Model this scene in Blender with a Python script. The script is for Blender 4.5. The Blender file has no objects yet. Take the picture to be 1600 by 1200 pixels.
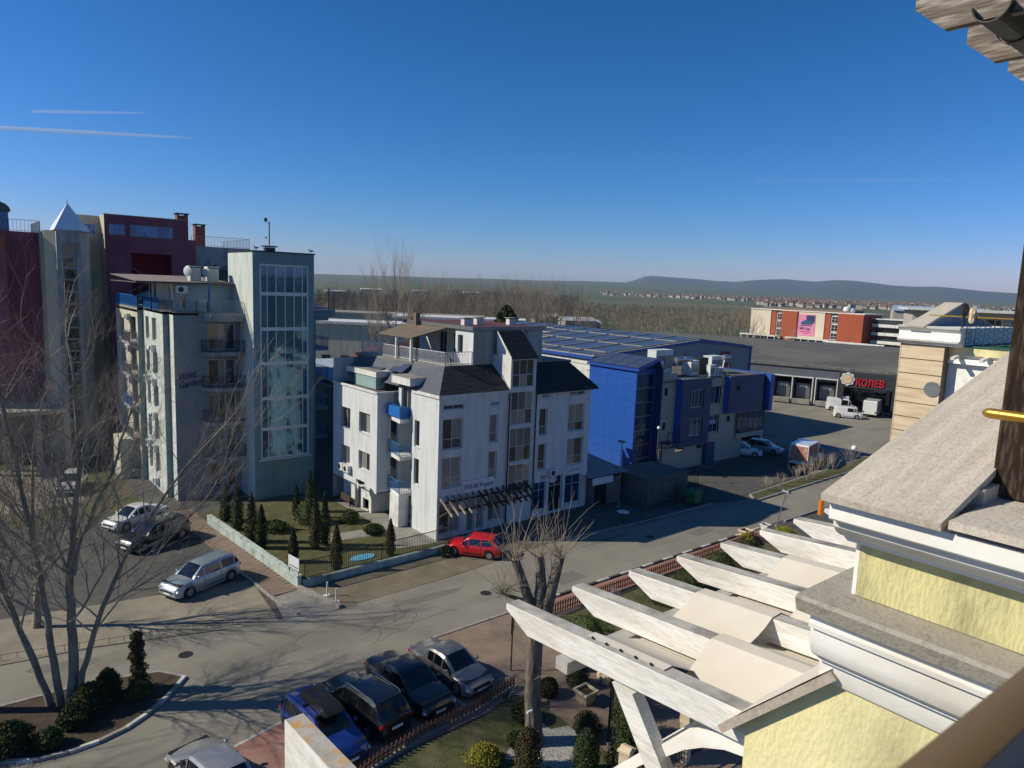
import bpy, math, random
from mathutils import Vector, Matrix
R = math.radians
sin, cos, pi = math.sin, math.cos, math.pi
random.seed(7)
C = bpy.context.scene.collection
# ---------------------------------------------------------------- camera
YAW = R(39.5); PITCH = math.atan(152.9/1110.0); ROLL = math.atan(.0384)
def _cam_axes():
    fw = Vector((0, cos(PITCH), -sin(PITCH))); r0 = Vector((1, 0, 0)); u0 = r0.cross(fw)
    rt = cos(ROLL)*r0+sin(ROLL)*u0; up = -sin(ROLL)*r0+cos(ROLL)*u0
    Z = Matrix.Rotation(-YAW, 3, 'Z')
    return Z@rt, Z@up, Z@fw
RT, UP, FW = _cam_axes()
CAMZ = 18.5
cd = bpy.data.cameras.new('camera'); cam = bpy.data.objects.new('camera', cd); C.objects.link(cam)
m = Matrix((RT, UP, -FW)).transposed().to_4x4(); m.translation = Vector((0, 0, CAMZ)); cam.matrix_world = m
cd.sensor_width = 36; cd.lens = 1110/1600*36; cd.clip_start = .05; cd.clip_end = 150000
cd.dof.use_dof = True; cd.dof.focus_distance = 18; cd.dof.aperture_fstop = 8.5
bpy.context.scene.camera = cam
# ---------------------------------------------------------------- light
SUN_EL = R(34.5); SHAD = R(-34.3)          # elevation; direction in which shadows run
to_sun = Vector((-cos(SHAD)*cos(SUN_EL), -sin(SHAD)*cos(SUN_EL), sin(SUN_EL)))
sd = bpy.data.lights.new('sun', 'SUN'); sd.energy = 5.0; sd.angle = R(.53); sd.color = (1, .915, .74)
so = bpy.data.objects.new('sun', sd); C.objects.link(so); so.rotation_euler = to_sun.to_track_quat('Z', 'Y').to_euler(); so.location = (0, 0, 60)
w = bpy.data.worlds.new('World'); bpy.context.scene.world = w; w.use_nodes = True
nt = w.node_tree; bg = nt.nodes['Background']; sky = nt.nodes.new('ShaderNodeTexSky')
sky.sky_type = 'NISHITA'; sky.sun_disc = False; sky.sun_elevation = SUN_EL
sky.sun_rotation = math.atan2(to_sun.x, to_sun.y); sky.altitude = 0; sky.air_density = 1.0; sky.dust_density = 0; sky.ozone_density = 6.0
# whole-sky colour response (deep dry winter blue), the same for every ray
SK = .12; sp_ = nt.nodes.new('ShaderNodeSeparateColor'); cb_ = nt.nodes.new('ShaderNodeCombineColor'); nt.links.new(sky.outputs[0], sp_.inputs[0])
for i_, (g_, a_) in enumerate(((2.04, 1.12), (1.26, .71), (1.4, 1.03))):
    m0 = nt.nodes.new('ShaderNodeMath'); m0.operation = 'MULTIPLY'; m0.inputs[1].default_value = SK; nt.links.new(sp_.outputs[i_], m0.inputs[0])
    m9 = nt.nodes.new('ShaderNodeMath'); m9.operation = 'MINIMUM'; m9.inputs[1].default_value = .9; nt.links.new(m0.outputs[0], m9.inputs[0])
    m1 = nt.nodes.new('ShaderNodeMath'); m1.operation = 'POWER'; m1.inputs[1].default_value = g_; nt.links.new(m9.outputs[0], m1.inputs[0])
    m2 = nt.nodes.new('ShaderNodeMath'); m2.operation = 'MULTIPLY'; m2.inputs[1].default_value = a_/SK; nt.links.new(m1.outputs[0], m2.inputs[0]); nt.links.new(m2.outputs[0], cb_.inputs[i_])
nt.links.new(cb_.outputs[0], bg.inputs[0]); bg.inputs[1].default_value = SK
sc = bpy.context.scene
sc.view_settings.view_transform = 'Standard'; sc.view_settings.look = 'None'; sc.view_settings.exposure = 0.0; sc.view_settings.gamma = 1
sc.view_settings.use_curve_mapping = False
# ---------------------------------------------------------------- materials
MATS = {}
def mat(name, c, c2=None, s=3, rough=.8, bump=0, bs=None, metal=0, spec=.4, st=(1, 1, 1), dirt=None, coat=0, lo=.35, hi=.65, cell=None):
    """noise mix of c and c2; dirt = (colour, amount, scale, stretch) adds vertical run-off stains"""
    if name in MATS: return MATS[name]
    M = bpy.data.materials.new(name); M.use_nodes = True; MATS[name] = M
    n = M.node_tree; L = n.links; b = n.nodes['Principled BSDF']
    b.inputs['Roughness'].default_value = rough; b.inputs['Metallic'].default_value = metal
    b.inputs['Specular IOR Level'].default_value = spec; b.inputs['Coat Weight'].default_value = coat; b.inputs['Coat Roughness'].default_value = .06
    c4 = (*c, 1); b.inputs['Base Color'].default_value = c4
    tc = n.nodes.new('ShaderNodeTexCoord'); mp = n.nodes.new('ShaderNodeMapping'); mp.inputs['Scale'].default_value = st
    L.new(tc.outputs['Object'], mp.inputs[0])
    out = None
    if c2:
        nz = n.nodes.new('ShaderNodeTexNoise'); nz.inputs['Scale'].default_value = s; nz.inputs['Detail'].default_value = 8; nz.inputs['Roughness'].default_value = .65
        L.new(mp.outputs[0], nz.inputs[0])
        mr = n.nodes.new('ShaderNodeMapRange'); mr.inputs[1].default_value = lo; mr.inputs[2].default_value = hi; L.new(nz.outputs[0], mr.inputs[0])
        mx = n.nodes.new('ShaderNodeMix'); mx.data_type = 'RGBA'; mx.inputs[6].default_value = c4; mx.inputs[7].default_value = (*c2, 1)
        L.new(mr.outputs[0], mx.inputs[0]); out = mx.outputs[2]; L.new(out, b.inputs[0])
    if dirt:
        dc, da, ds, dst = dirt
        mp2 = n.nodes.new('ShaderNodeMapping'); mp2.inputs['Scale'].default_value = dst; L.new(tc.outputs['Object'], mp2.inputs[0])
        nz = n.nodes.new('ShaderNodeTexNoise'); nz.inputs['Scale'].default_value = ds; nz.inputs['Detail'].default_value = 6; L.new(mp2.outputs[0], nz.inputs[0])
        mr = n.nodes.new('ShaderNodeMapRange'); mr.inputs[1].default_value = .47; mr.inputs[2].default_value = .72; mr.inputs[4].default_value = da; L.new(nz.outputs[0], mr.inputs[0])
        mx = n.nodes.new('ShaderNodeMix'); mx.data_type = 'RGBA'; mx.inputs[7].default_value = (*dc, 1)
        if out: L.new(out, mx.inputs[6])
        else: mx.inputs[6].default_value = c4
        L.new(mr.outputs[0], mx.inputs[0]); out = mx.outputs[2]; L.new(out, b.inputs[0])
    if bump:
        nb = n.nodes.new('ShaderNodeTexNoise'); nb.inputs['Scale'].default_value = bs or s*4; nb.inputs['Detail'].default_value = 7; L.new(mp.outputs[0], nb.inputs[0])
        bp = n.nodes.new('ShaderNodeBump'); bp.inputs['Strength'].default_value = 1; bp.inputs['Distance'].default_value = bump
        L.new(nb.outputs[0], bp.inputs['Height']); L.new(bp.outputs[0], b.inputs['Normal'])
    return M
def glassmat(name, dark, curtain, amt, rough=.04, metal=0):
    if name in MATS: return MATS[name]
    M = bpy.data.materials.new(name); M.use_nodes = True; MATS[name] = M
    n = M.node_tree; L = n.links; b = n.nodes['Principled BSDF']; b.inputs['Roughness'].default_value = rough
    b.inputs['Specular IOR Level'].default_value = .9
    oi = n.nodes.new('ShaderNodeObjectInfo'); tc = n.nodes.new('ShaderNodeTexCoord')
    wv = n.nodes.new('ShaderNodeTexWave'); wv.inputs['Scale'].default_value = 4; wv.inputs['Distortion'].default_value = 2.5; wv.inputs['Detail'].default_value = 2
    L.new(tc.outputs['Object'], wv.inputs[0])
    r1 = n.nodes.new('ShaderNodeMapRange'); r1.inputs[3].default_value = .55; r1.inputs[4].default_value = 1; L.new(wv.outputs['Fac'], r1.inputs[0])
    rr = n.nodes.new('ShaderNodeMapRange'); rr.inputs[1].default_value = 1-amt-.15; rr.inputs[2].default_value = 1-amt+.15; L.new(oi.outputs['Random'], rr.inputs[0])
    mu = n.nodes.new('ShaderNodeMath'); mu.operation = 'MULTIPLY'; L.new(r1.outputs[0], mu.inputs[0]); L.new(rr.outputs[0], mu.inputs[1])
    mx = n.nodes.new('ShaderNodeMix'); mx.data_type = 'RGBA'; mx.inputs[6].default_value = (*dark, 1); mx.inputs[7].default_value = (*curtain, 1)
    L.new(mu.outputs[0], mx.inputs[0]); L.new(mx.outputs[2], b.inputs[0]); b.inputs['Metallic'].default_value = metal
    nb = n.nodes.new('ShaderNodeTexNoise'); nb.inputs['Scale'].default_value = .7; L.new(tc.outputs['Object'], nb.inputs[0])
    bp = n.nodes.new('ShaderNodeBump'); bp.inputs['Distance'].default_value = .014; L.new(nb.outputs[0], bp.inputs['Height']); L.new(bp.outputs[0], b.inputs['Normal'])
    return M
# ---------------------------------------------------------------- mesh helpers
class MB:
    def __init__(s): s.v = []; s.f = []
    def quad(s, a, b, c, d):
        i = len(s.v); s.v += [tuple(a), tuple(b), tuple(c), tuple(d)]; s.f.append((i, i+1, i+2, i+3)); return s
    def tri(s, a, b, c):
        i = len(s.v); s.v += [tuple(a), tuple(b), tuple(c)]; s.f.append((i, i+1, i+2)); return s
    def box(s, x0, x1, y0, y1, z0, z1):
        if x0 > x1: x0, x1 = x1, x0
        if y0 > y1: y0, y1 = y1, y0
        i = len(s.v); s.v += [(x, y, z) for z in (z0, z1) for y in (y0, y1) for x in (x0, x1)]
        s.f += [tuple(i+k for k in q) for q in ((0, 2, 3, 1), (4, 5, 7, 6), (0, 1, 5, 4), (2, 6, 7, 3), (0, 4, 6, 2), (1, 3, 7, 5))]; return s
    def prism(s, poly, axis, a, b):
        """poly: 2D points; axis x: (y,z) extruded a..b in x; y: (x,z); z: (x,y)"""
        n = len(poly); i = len(s.v)
        P = {'x': lambda p, t: (t, p[0], p[1]), 'y': lambda p, t: (p[0], t, p[1]), 'z': lambda p, t: (p[0], p[1], t)}[axis]
        s.v += [P(p, a) for p in poly]+[P(p, b) for p in poly]
        s.f.append(tuple(range(i, i+n))[::-1]); s.f.append(tuple(range(i+n, i+2*n)))
        for k in range(n): s.f.append((i+k, i+(k+1) % n, i+n+(k+1) % n, i+n+k))
        return s
    def bar(s, p, q, w, h=None, up=(0, 0, 1)):
        """square bar from p to q"""
        h = h or w; p = Vector(p); q = Vector(q); d = (q-p).normalized(); upv = Vector(up)
        if abs(d.dot(upv)) > .99: upv = Vector((0, 1, 0))
        sx = d.cross(upv).normalized()*w/2; sz = sx.cross(d).normalized()*h/2; i = len(s.v)
        for c in (p, q): s.v += [tuple(c+a*sx+b*sz) for a, b in ((-1, -1), (1, -1), (1, 1), (-1, 1))]
        s.f += [tuple(i+k for k in t) for t in ((3, 2, 1, 0), (4, 5, 6, 7), (0, 1, 5, 4), (1, 2, 6, 5), (2, 3, 7, 6), (3, 0, 4, 7))]; return s
    def tube(s, pts, rad, n=6, cap=True):
        pts = [Vector(p) for p in pts]; m_ = len(pts)
        if not hasattr(rad, '__len__'): rad = [rad]*m_
        i = len(s.v); ref = None
        for k, p in enumerate(pts):
            d = (pts[min(k+1, m_-1)]-pts[max(k-1, 0)])
            d = d.normalized() if d.length > 1e-9 else Vector((0, 0, 1))
            if ref is None: ref = Vector((1, 0, 0)) if abs(d.x) < .8 else Vector((0, 1, 0))
            a = (ref-d*ref.dot(d)).normalized(); ref = a; b = d.cross(a)
            for j in range(n): t = 2*pi*j/n; s.v.append(tuple(p+(a*cos(t)+b*sin(t))*rad[k]))
        for k in range(m_-1):
            for j in range(n): s.f.append((i+k*n+j, i+k*n+(j+1) % n, i+(k+1)*n+(j+1) % n, i+(k+1)*n+j))
        if cap: s.f.append(tuple(range(i, i+n))[::-1]); s.f.append(tuple(range(i+(m_-1)*n, i+m_*n)))
        return s
    def cyl(s, c, r, z0, z1, n=12, r2=None, ax='z'):
        r2 = r if r2 is None else r2
        if ax == 'z': return s.tube([(c[0], c[1], z0), (c[0], c[1], z1)], [r, r2], n)
        if ax == 'y': return s.tube([(c[0], z0, c[1]), (c[0], z1, c[1])], [r, r2], n)
        return s.tube([(z0, c[0], c[1]), (z1, c[0], c[1])], [r, r2], n)
    def ball(s, c, r, n=8, k=6, jit=0, rz=None):
        i = len(s.v); rz = rz or r
        s.v.append((c[0], c[1], c[2]-rz))
        for a in range(1, k):
            for b in range(n):
                t = pi*a/k; q = 2*pi*b/n; j = 1+random.uniform(-jit, jit)
                s.v.append((c[0]+r*sin(t)*cos(q)*j, c[1]+r*sin(t)*sin(q)*j, c[2]-rz*cos(t)*j))
        s.v.append((c[0], c[1], c[2]+rz)); e = len(s.v)-1
        for b in range(n):
            s.f.append((i, i+1+(b+1) % n, i+1+b)); s.f.append((e, e-n+b, e-n+(b+1) % n))
            for a in range(k-2): p = i+1+a*n; s.f.append((p+b, p+(b+1) % n, p+n+(b+1) % n, p+n+b))
        return s
    def xf(s, M):
        s.v = [tuple(M@Vector(p)) for p in s.v]; return s
    def add(s, o, M=None):
        i = len(s.v); s.v += [tuple(M@Vector(p)) for p in o.v] if M else list(o.v); s.f += [tuple(k+i for k in f) for f in o.f]; return s
    def mesh(s, name, mt=None, smooth=None):
        me = bpy.data.meshes.new(name); me.from_pydata(s.v, [], s.f)
        if mt: me.materials.append(mt)
        if smooth is not None:
            me.polygons.foreach_set('use_smooth', [True]*len(me.polygons)); me.set_sharp_from_angle(angle=R(smooth))
        me.update(); return me
    def o(s, name, mt, parent=None, loc=(0, 0, 0), rz=0, smooth=None, **kw):
        return obj(name, s.mesh(name, mt, smooth), parent, loc, rz, **kw)
def tag(o, label=None, cat=None, group=None, kind=None):
    if label: o['label'] = label
    if cat: o['category'] = cat
    if group: o['group'] = group
    if kind: o['kind'] = kind
    return o
def obj(name, me, parent=None, loc=(0, 0, 0), rz=0, rot=None, label=None, cat=None, group=None, kind=None):
    o = bpy.data.objects.new(name, me); C.objects.link(o); o.parent = parent; o.location = loc
    o.rotation_euler = rot if rot else (0, 0, R(rz)); return tag(o, label, cat, group, kind)
def thing(name, label, cat, loc=(0, 0, 0), rz=0, group=None): return obj(name, None, None, loc, rz, None, label, cat, group)
def kids(o): return [x for x in o.children]
def dup(o, loc=None, rz=None, parent=None, **kw):
    c = o.copy(); C.objects.link(c); c.parent = parent
    if loc is not None: c.location = loc
    if rz is not None: c.rotation_euler = (0, 0, R(rz))
    for ch in kids(o): dup(ch, parent=c)
    return tag(c, **kw)
# ---------------------------------------------------------------- wall faces
def face(ox, oy, ang): return (ox, oy, R(ang))
def fpt(F, s, z, d=0): return (F[0]+cos(F[2])*s-sin(F[2])*d, F[1]+sin(F[2])*s+cos(F[2])*d, z)
def wall(parent, name, F, s0, s1, z0, z1, holes, mt, rec=.18, top=None, **kw):
    """flat wall with real openings; local x along, y inward. top(s)->z optional sloped top"""
    xs = sorted({s0, s1, *[h[0] for h in holes], *[h[1] for h in holes]}); zs = sorted({z0, z1, *[h[2] for h in holes], *[h[3] for h in holes]})
    b = MB()
    for i in range(len(xs)-1):
        for j in range(len(zs)-1):
            cx = (xs[i]+xs[i+1])/2; cz = (zs[j]+zs[j+1])/2
            if any(h[0] < cx < h[1] and h[2] < cz < h[3] for h in holes): continue
            b.quad((xs[i], 0, zs[j]), (xs[i+1], 0, zs[j]), (xs[i+1], 0, zs[j+1]), (xs[i], 0, zs[j+1]))
    for a, c, e, g in holes:
        b.quad((a, 0, e), (a, rec, e), (a, rec, g), (a, 0, g)); b.quad((c, 0, g), (c, rec, g), (c, rec, e), (c, 0, e))
        b.quad((a, rec, e), (a, 0, e), (c, 0, e), (c, rec, e)); b.quad((a, 0, g), (a, rec, g), (c, rec, g), (c, 0, g))
    if top: b.quad((s0, 0, z1), (s1, 0, z1), (s1, 0, top(s1)), (s0, 0, top(s0)))
    return b.o(name, mt, parent, (F[0], F[1], 0), math.degrees(F[2]), **kw)
WC = {}
def window(parent, F, s0, s1, z0, z1, cols=1, rows=1, rec=.12, fm=None, gm=None, fw=.07, name='window', sill=True, panes=True, flat=False):
    """frame with mullions; each pane its own object. cols/rows: int or list of fractions"""
    fm = fm or MATS['white_pvc']; gm = gm or MATS['glass']; W = s1-s0; H = z1-z0
    cf = [k/cols for k in range(cols+1)] if isinstance(cols, int) else [0, *cols, 1]
    rf = [k/rows for k in range(rows+1)] if isinstance(rows, int) else [0, *rows, 1]
    key = (round(W, 2), round(H, 2), tuple(cf), tuple(rf), fm.name, fw, sill, rec)
    if key not in WC:
        b = MB(); t = .05
        for k, c in enumerate(cf):
            x = c*W; w2 = fw*(.5 if 0 < c < 1 else 1); x0 = min(max(x-w2/2, 0), W-w2) if 0 < c < 1 else (0 if c == 0 else W-w2)
            b.box(x0, x0+w2, 0, t, 0, H)
        for k, c in enumerate(rf):
            z = c*H; w2 = fw*(.5 if 0 < c < 1 else 1); zz = z-w2/2 if 0 < c < 1 else (0 if c == 0 else H-w2)
            for i in range(len(cf)-1): b.box(cf[i]*W+(fw if i == 0 else fw*.25), cf[i+1]*W-(fw if i == len(cf)-2 else fw*.25), .002, t-.002, zz, zz+w2)
        if sill: b.box(-.05, W+.05, -rec-.05, -.002, -.04, -.003)
        WC[key] = b.mesh(name, fm)
    fr = obj(name, WC[key], parent, fpt(F, s0, z0, rec), math.degrees(F[2]))
    if panes:
        for i in range(len(cf)-1):
            for j in range(len(rf)-1):
                w_ = (cf[i+1]-cf[i])*W-.02; h_ = (rf[j+1]-rf[j])*H-.02; k2 = ('p', round(w_, 2), round(h_, 2), gm.name)
                if k2 not in WC: WC[k2] = MB().box(0, w_, 0, .012, 0, h_).mesh('pane', gm)
                obj('pane', WC[k2], fr, (cf[i]*W+.01, .025, rf[j]*H+.01))
    return fr
def railing(parent, pts, z, h=1.0, mt=None, sp=.13, r=.012, post=True, name='railing', closed=False):
    b = MB()
    for (x0, y0), (x1, y1) in zip(pts, pts[1:]):
        L = math.hypot(x1-x0, y1-y0); n = max(1, int(L/sp))
        b.bar((x0, y0, z+h), (x1, y1, z+h), .05, .04); b.bar((x0, y0, z+.1), (x1, y1, z+.1), .03)
        for k in range(n+1):
            t = k/n; rr = .045 if k in (0, n) else r*2; x = x0+(x1-x0)*t; y = y0+(y1-y0)*t
            b.bar((x, y, z), (x, y, z+h), rr)
    return b.o(name, mt, parent)
def text(parent, s, size, mt, loc, rot, depth=.02, name='lettering', align='LEFT', sx=1, font=None, shear=0, bold=0):
    cu = bpy.data.curves.new(name, 'FONT'); cu.body = s; cu.size = size; cu.extrude = depth; cu.align_x = align; cu.shear = shear; cu.offset = bold; cu.resolution_u = 3
    t = bpy.data.objects.new(name, cu); C.objects.link(t); bpy.context.view_layer.update()
    me = bpy.data.meshes.new_from_object(t.evaluated_get(bpy.context.evaluated_depsgraph_get())); bpy.data.objects.remove(t)
    me.materials.clear(); me.materials.append(mt); me.name = name
    o = obj(name, me, parent, loc, rot=rot); o.scale = (sx, 1, 1); return o
def ac_unit(parent, F, s, z, d=0, w=.85, h=.6):
    k = ('ac', w, h)
    if k not in WC:
        WC[k] = MB().box(0, w, -.34, -.02, 0, h).mesh('air_conditioner', MATS['white_pvc'])
        b = MB().cyl((w*.4, h*.5), h*.36, -.36, -.345, 16, ax='y'); WC[k+('f',)] = b.mesh('fan_grille', MATS['dark_metal'])
    a = obj('air_conditioner', WC[k], parent, fpt(F, s, z, d), math.degrees(F[2])); obj('fan_grille', WC[k+('f',)], a); return a
def dish(parent, loc, rz=0, r=.4):
    b = MB(); n = 14
    for j in range(n):
        for k in range(3):
            def P(i, q): t = 2*pi*q/n; rr = r*i/3; return (rr*cos(t), rr*rr*.45, rr*sin(t))
            b.quad(P(k, j), P(k, j+1), P(k+1, j+1), P(k+1, j)) if k else b.tri(P(0, 0), P(1, j), P(1, j+1))
    b.bar((0, 0, -r*.9), (0, -.02, -r*1.5), .05).bar((0, 0, 0), (0, .45, -.1), .03)
    return b.o('satellite_dish', MATS['white_pvc'], parent, loc, rz)
# ---------------------------------------------------------------- palette
mat('white_pvc', (.62, .64, .64), rough=.4)
mat('dark_metal', (.03, .032, .036), rough=.5, metal=.3)
mat('grey_metal', (.25, .26, .27), (.2, .2, .2), 4, rough=.45, metal=.6)
mat('asphalt', (.215, .198, .162), (.265, .245, .2), .35, rough=.92, bump=.006, bs=60, dirt=((.12, .112, .092), .55, .22, (.35, 1.6, 1)))
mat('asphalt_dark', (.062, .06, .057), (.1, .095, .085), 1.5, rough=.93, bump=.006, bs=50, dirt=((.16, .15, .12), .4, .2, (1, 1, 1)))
mat('earth', (.14, .115, .08), (.21, .18, .125), .5, rough=.95, bump=.03, bs=6, dirt=((.1, .11, .05), .6, .4, (1, 1, 1)))
mat('sand', (.22, .195, .15), (.31, .275, .21), .6, rough=.95, bump=.02, bs=8, dirt=((.14, .125, .095), .5, .35, (1, 1, 1)))
mat('concrete', (.30, .285, .25), (.22, .21, .19), 1.2, rough=.9, bump=.004, bs=30, dirt=((.1, .095, .085), .5, .8, (1, 1, 1)))
mat('paver_red', (.27, .125, .10), (.34, .19, .155), 1.3, rough=.9, bump=.004, bs=25, dirt=((.3, .25, .2), .6, .5, (1, 1, 1)))
mat('paver_tan', (.27, .2, .15), (.2, .15, .115), 1.1, rough=.9, bump=.004, bs=25, dirt=((.1, .08, .06), .5, .5, (1, 1, 1)))
mat('lawn', (.05, .06, .018), (.105, .1, .036), 1.5, rough=.95, bump=.05, bs=18, dirt=((.16, .13, .07), .7, .9, (1, 1, 1)))
mat('soil', (.045, .032, .022), (.075, .055, .036), 2, rough=.97, bump=.03, bs=14)
mat('kerb', (.36, .35, .32), (.24, .23, .21), 3, rough=.85)
mat('kerb_white', (.68, .67, .62), (.42, .41, .38), 2.2, rough=.8)
mat('line_white', (.6, .59, .55), (.25, .24, .22), 5, rough=.8)
mat('stucco_grey', (.62, .64, .64), (.56, .58, .59), .7, rough=.92, bump=.004, bs=30, dirt=((.3, .3, .3), .42, .7, (2.6, 2.6, .3)))
mat('stucco_green', (.19, .30, .31), (.15, .25, .265), .7, rough=.92, bump=.005, bs=30, dirt=((.14, .18, .18), .55, .5, (2, 2, .25)))  # darker copy of the block's stucco, shade of the front faces put into its colour
mat('stucco_cream', (.56, .52, .40), (.46, .44, .35), .7, rough=.92, bump=.005, bs=30, dirt=((.24, .22, .17), .5, .6, (2, 2, .3)))
mat('stucco_plum', (.25, .08, .115), (.205, .066, .095), .6, rough=.92, bump=.004, bs=20, dirt=((.09, .03, .045), .5, .4, (2, 2, .3)))
mat('stucco_red', (.25, .022, .04), rough=.9)
mat('stucco_beige', (.56, .50, .38), (.48, .43, .33), .6, rough=.92, dirt=((.24, .22, .17), .5, .4, (2, 2, .25)))
mat('white_paint', (.7, .7, .67), (.6, .6, .57), 1.5, rough=.7, dirt=((.3, .29, .26), .5, 1.5, (1, 1, .5)))
mat('slab_concrete', (.36, .38, .38), (.24, .26, .27), 1.5, rough=.9, dirt=((.1, .1, .1), .7, 1.2, (1.5, 1.5, .4)))
mat('shingle', (.028, .03, .034), (.05, .05, .052), 3, rough=.85, spec=.2)
mat('roof_felt', (.09, .085, .08), (.15, .14, .125), .8, rough=.95)
mat('roof_brown', (.19, .15, .105), (.14, .11, .08), 1.2, rough=.9)
mat('roof_red', (.13, .04, .035), (.09, .035, .03), 1, rough=.8)
mat('blue_panel', (.018, .082, .36), (.024, .1, .42), .8, rough=.32, spec=.6)
mat('navy_panel', (.032, .052, .125), (.038, .06, .14), .7, rough=.5, spec=.4)
mat('beige_panel', (.42, .38, .31), (.38, .35, .29), .8, rough=.75)
mat('grey_corrug', (.30, .31, .32), (.26, .27, .28), .5, rough=.6, dirt=((.18, .18, .18), .5, .4, (2, 2, .2)))
mat('blue_rail', (.03, .17, .42), rough=.5)
mat('blue_trim', (.02, .07, .32), rough=.4)
mat('brick_red', (.28, .09, .06), (.21, .07, .05), 2, rough=.9)
mat('black_clad', (.028, .03, .034), (.035, .037, .04), .5, rough=.7)
mat('grey_roof', (.085, .083, .078), (.125, .12, .11), .12, rough=.93, dirt=((.18, .165, .13), .5, .08, (1, 1, 1)))
mat('travertine', (.58, .45, .29), (.69, .57, .4), 1.2, rough=.7, st=(1, .5, 5), bump=.002, dirt=((.4, .28, .16), .5, 1.4, (1, .4, 5)))
mat('wood_dark', (.045, .028, .02), (.075, .05, .038), 2, rough=.8, st=(10, 10, .6), bump=.003)
mat('wood_brown', (.2, .09, .045), (.13, .06, .035), 3, rough=.8)
mat('bark', (.33, .29, .23), (.16, .135, .105), 5, rough=.95, bump=.02, bs=9, st=(1, 1, .3))
mat('bark_dark', (.24, .2, .16), (.07, .055, .045), 5, rough=.97, bump=.07, bs=7, st=(1, 1, .22))
mat('twig', (.40, .34, .27), (.24, .2, .155), 2, rough=.95)
mat('twig_far', (.2, .155, .12), (.29, .235, .185), .3, rough=.95)
mat('twig_yellow', (.30, .25, .18), (.2, .165, .12), 2, rough=.9)
mat('conifer', (.022, .038, .012), (.06, .075, .022), 4, rough=.9)
mat('conifer_brown', (.04, .042, .016), (.1, .075, .03), 4, rough=.9)
mat('shrub_green', (.04, .065, .015), (.085, .11, .03), 5, rough=.8)
mat('shrub_yellow', (.2, .2, .02), (.3, .27, .03), 5, rough=.8)
mat('gravel_white', (.6, .58, .53), (.16, .155, .14), 16, rough=.95, bump=.06, bs=22)
mat('solar_panel', (.045, .062, .11), (.065, .082, .13), .8, rough=.3, spec=.4)
mat('rubber', (.02, .02, .021), rough=.85)
mat('rim', (.45, .46, .47), rough=.3, metal=.8)
mat('lamp_red', (.35, .01, .015), rough=.2, spec=.6)
mat('lamp_clear', (.6, .62, .64), rough=.1, spec=.8)
mat('plate', (.7, .7, .68), rough=.5)
mat('gold', (.55, .33, .05), (.42, .25, .04), 6, rough=.35, metal=.7)
mat('black_plastic', (.018, .018, .02), rough=.45)
mat('sign_red', (.5, .012, .03), rough=.5)
mat('sign_navy', (.02, .03, .1), rough=.6)
mat('sign_white', (.62, .62, .66), rough=.6)
mat('teal_wall', (.46, .52, .48), (.34, .41, .38), 1.5, rough=.9, dirt=((.12, .14, .12), .8, 1, (1, 1, .4)))
mat('field_green', (.055, .085, .035), (.095, .105, .055), .0012, rough=1, dirt=((.15, .12, .08), .8, .0022, (1, 1, 1)), st=(1, 1, 1))
mat('field_brown', (.12, .1, .075), (.09, .085, .06), .01, rough=1)
mat('hill_forest', (.05, .05, .038), (.07, .065, .048), .002, rough=1)
mat('town_white', (.40, .36, .32), rough=.9)
mat('tile_orange', (.17, .115, .09), rough=.9)
glassmat('glass', (.035, .04, .042), (.34, .33, .29), .5)
glassmat('glass_dark', (.012, .016, .02), (.05, .06, .07), .4)
glassmat('glass_blue', (.02, .055, .14), (.04, .1, .24), .5, .03, .6)
glassmat('glass_tower', (.025, .12, .19), (.06, .19, .27), .5, .05, .5)
glassmat('glass_car', (.008, .009, .011), (.012, .013, .015), .3, .03)
def polar(px, dist): # world point on the bearing of a picture column
    a = R(90)-YAW-math.atan((px-800)/1110); return (dist/cos(math.atan((px-800)/1110))*cos(a), dist/cos(math.atan((px-800)/1110))*sin(a))
# ---------------------------------------------------------------- ground
def sheet(name, pts, z, mt, kind='structure', parent=None, label=None):
    """closed slab whose top is z, 3 cm thick"""
    return MB().prism(pts, 'z', z-.03, z).o(name, mt, parent, kind=kind, label=label)
# terrain reaching the horizon, with a gentle rise far away to the left
def terrain():
    b = MB(); rings = [0, 40, 90, 150, 250, 400, 650, 1000, 1600, 2400, 3200, 4000, 5000, 6200, 7500, 9000, 11000, 14000, 16300]; n = 96
    def hz(r, a):
        h = 0
        if r > 1600:
            az = (math.degrees(a)-50.5+180) % 360-180        # left of view axis is positive
            tab = [(-180, 5), (-25, 3), (-18, 6), (-13, 11.5), (-8.6, 12.5), (.5, 10), (9, 8.3), (15.6, 7), (180, 7)]
            for (a0, h0), (a1, h1) in zip(tab, tab[1:]):
                if a0 <= az <= a1: el = h0+(h1-h0)*(az-a0)/(a1-a0)
            k = max(0, min(1, (r-1900)/5600)); h += (el/1110*7500+18)*k*k*(1-max(0, min(1, (r-7600)/9000)))+3*sin(a*40+r*.002)*k
        return h-.06
    for i, r in enumerate(rings):
        for j in range(n): a = 2*pi*j/n; b.v.append((r*cos(a), r*sin(a), hz(r, a)))
    for i in range(len(rings)-1):
        for j in range(n): b.f.append((i*n+j, i*n+(j+1) % n, (i+1)*n+(j+1) % n, (i+1)*n+j))
    return b.o('ground', MATS['field_green'], smooth=60, kind='structure', label='green and brown farmland stretching to the horizon')
terrain()
MATS['field_green'].node_tree.nodes['Principled BSDF'].inputs['Roughness'].default_value = 1
sheet('asphalt_yard', [(-60, -10), (240, -10), (240, 135), (-60, 135)], -.02, MATS['asphalt_dark'])
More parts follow.
